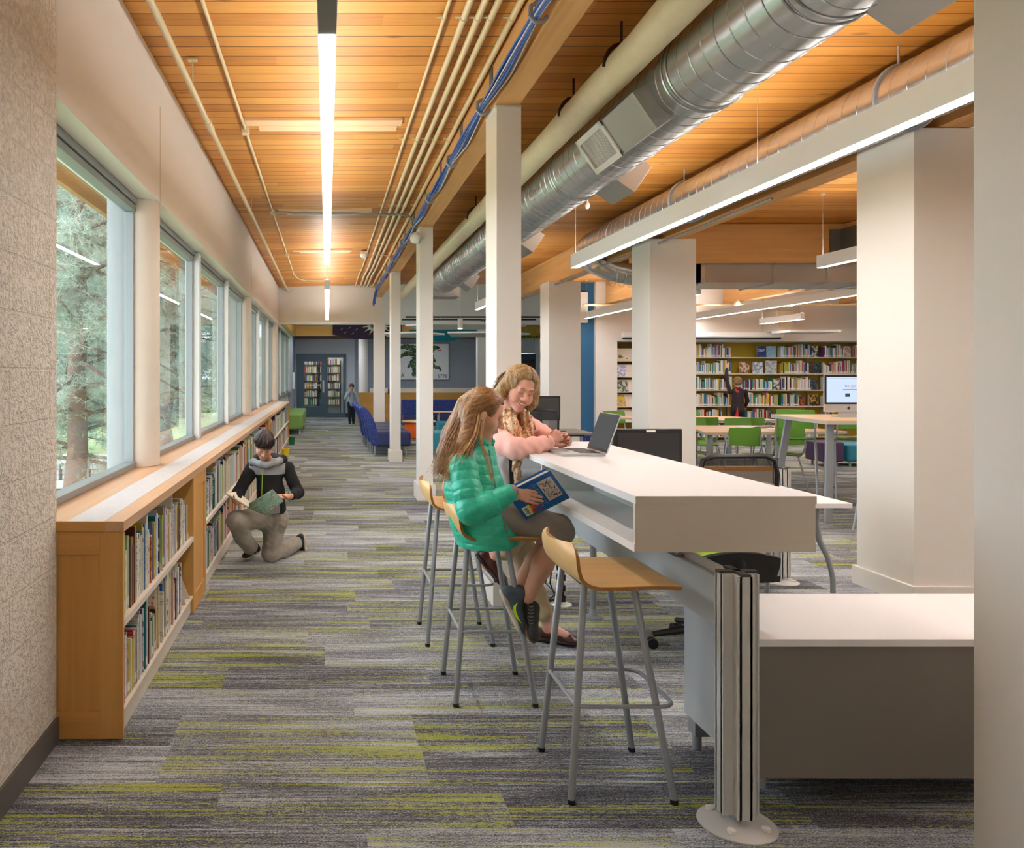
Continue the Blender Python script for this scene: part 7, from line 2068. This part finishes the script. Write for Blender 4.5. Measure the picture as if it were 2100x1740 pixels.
# ---------------------------------------------------------------- small figures in the distance
def kid(name_lbl, foot, hgt, f, skinm, hairmat, top, bottom, arms, hairlen=0.0, legsp=.06, step=0.0, h=.008, fat=1.0, hs=.9):
    x, y = foot; p = E('person', (x, y, 0), name_lbl, 'person')
    s = hgt; fv = Vector(f).normalized(); rt = fv.cross(Vector((0, 0, 1)))
    P_ = lambda a, b, c: Vector((x, y, 0)) + rt * a * s + fv * b * s + Vector((0, 0, c * s))
    HK = Head(P_(0, .01, .905), fv + Vector((0, 0, -.15)), (0, 0, 1), hs)
    B = Solid(); HK.add(B)
    B.cap(HK.w(0, -.02, -.07), P_(0, 0, .80), .036, .04, .02)
    B.chain([P_(0, 0, .76), P_(0, 0, .62), P_(0, 0, .53)], [.06, .055, .065], .03)
    for sd in (-1, 1):
        B.chain([P_(sd * .05, 0, .52), P_(sd * (legsp), step * sd * .5, .28), P_(sd * legsp, step * sd, .05)], [.055, .042, .03], .02)
    hands = []
    for sd, (el, wr) in zip((-1, 1), arms):
        a_ = P_(sd * .115, 0, .765); B.chain([a_, P_(*el), P_(*wr)], [.03, .026, .02], .02)
        d_ = P_(*wr) - P_(*el); hand(B, P_(*wr), d_, fv, sd, s=.66, curls=(.3, .4, .3))
    HK.features(B.mesh('body', .006, skinm, p), p, False, DLASH, LIP2)
    Hh = Solid(); k = HK.s
    Hh.ell(HK.w(0, -.018, .045), [.086 * k, .104 * k, .090 * k], HK.R, .02).ell(HK.w(0, -.05, -.01), [.076 * k, .06 * k, .066 * k], HK.R, .03)
    if hairlen: Hh.cap(HK.w(0, -.08, 0), HK.w(0, -.09, -hairlen), .06, .04, .03)
    Hh.ell(HK.w(0, .122, -.045), [.066 * k, .075 * k, .092 * k], HK.R, .008, True)
    Hh.mesh('hair', .006, hairmat, p, disp=lambda q: .002 * wn3(q, 160, 3))
    C = Solid(); C.chain([P_(0, 0, .76), P_(0, 0, .62), P_(0, 0, .50)], [.078 * fat, .080 * fat, .096 * fat], .03); C.cap(P_(-.10, 0, .765), P_(.10, 0, .765), .045, .045, .03)
    for sd, (el, wr) in zip((-1, 1), arms):
        C.chain([P_(sd * .115, 0, .765), P_(*el), P_(*el).lerp(P_(*wr), .85)], [.046, .040, .032], .02)
    C.mesh('top', .006, top, p, disp=lambda q: .003 * wn3(q, 40, 3))
    D = Solid(); D.cap(P_(-.03, 0, .51), P_(.03, 0, .51), .078, .078, .02)
    for sd in (-1, 1): D.chain([P_(sd * .05, 0, .50), P_(sd * legsp, step * sd * .5, .28), P_(sd * legsp, step * sd, .065)], [.072, .056, .045], .02)
    D.mesh('trousers', .006, bottom, p, disp=lambda q: .003 * wn3(q, 40, 5))
    for sd in (-1, 1):
        shoe('shoe', P_(sd * legsp, step * sd, 0) - fv * .05 + Vector((0, 0, .006)), P_(sd * legsp, step * sd, 0) + fv * .12 + Vector((0, 0, .006)), (0, 0, 1), .19, .075, M_BSH, M_BRS, p, h=.006, hgt=.045)
    return p
X24 = 24.2 / F
kid('small boy in grey sweater standing at the far end, one hand at his mouth', ((721 - CX) * X24, 24.15), 1.21, (-.05, -1, 0), SK3, M_DKH, fabric('pale_grey_knit', (158, 166, 170), .1, 200), fabric('navy_track_pants', (34, 40, 50), .2, 200),
    [((-.165, .02, .62), (-.19, .05, .48)), ((.155, .06, .64), (.04, .13, .80))], step=.03, legsp=.045, hs=.93)
kid('child in a magenta hooded coat far away, mostly hidden by a slim column', ((802 - CX) * X24, 24.0), 1.12, (.9, -.4, 0), SK2, M_DKH, fabric('magenta_coat', (176, 34, 136), .15, 200), fabric('pink_leggings', (206, 90, 140), .15, 200),
    [((-.16, .03, .62), (-.17, .05, .48)), ((.16, .03, .62), (.17, .05, .48))], hairlen=.1)
kid('boy in black coat with red lining reaching up to the shelves, seen from behind', ((1513 - CX) * 17.7 / F, 17.7), 1.45, (.12, 1, 0), SK2, hairm('light_brown_short_hair', (84, 58, 32), (126, 92, 56), (160, 124, 80)),
    fabric('black_print_coat', (34, 32, 36), .4, 200, c2=(62, 50, 54)), fabric('black_trousers', (30, 28, 30), .2, 200),
    [((-.15, .05, .96), (-.12, .10, 1.13)), ((.15, .03, .62), (.14, .10, .52))], fat=1.5, hs=.98)
MB().prism([Vector(W_(1509, 797, 17.45)), Vector(W_(1516, 803, 17.45)), Vector(W_(1513, 806, 17.45)), Vector(W_(1507, 800, 17.45))], (0, .02, 0)).prism([Vector(W_(1513, 835, 17.52)), Vector(W_(1515, 862, 17.52)), Vector(W_(1507, 862, 17.52))], (0, .02, 0)).build('red_lining', mat('red_lining', (200, 26, 40), .7), bpy.data.objects['person.005'] if 'person.005' in bpy.data.objects else None)
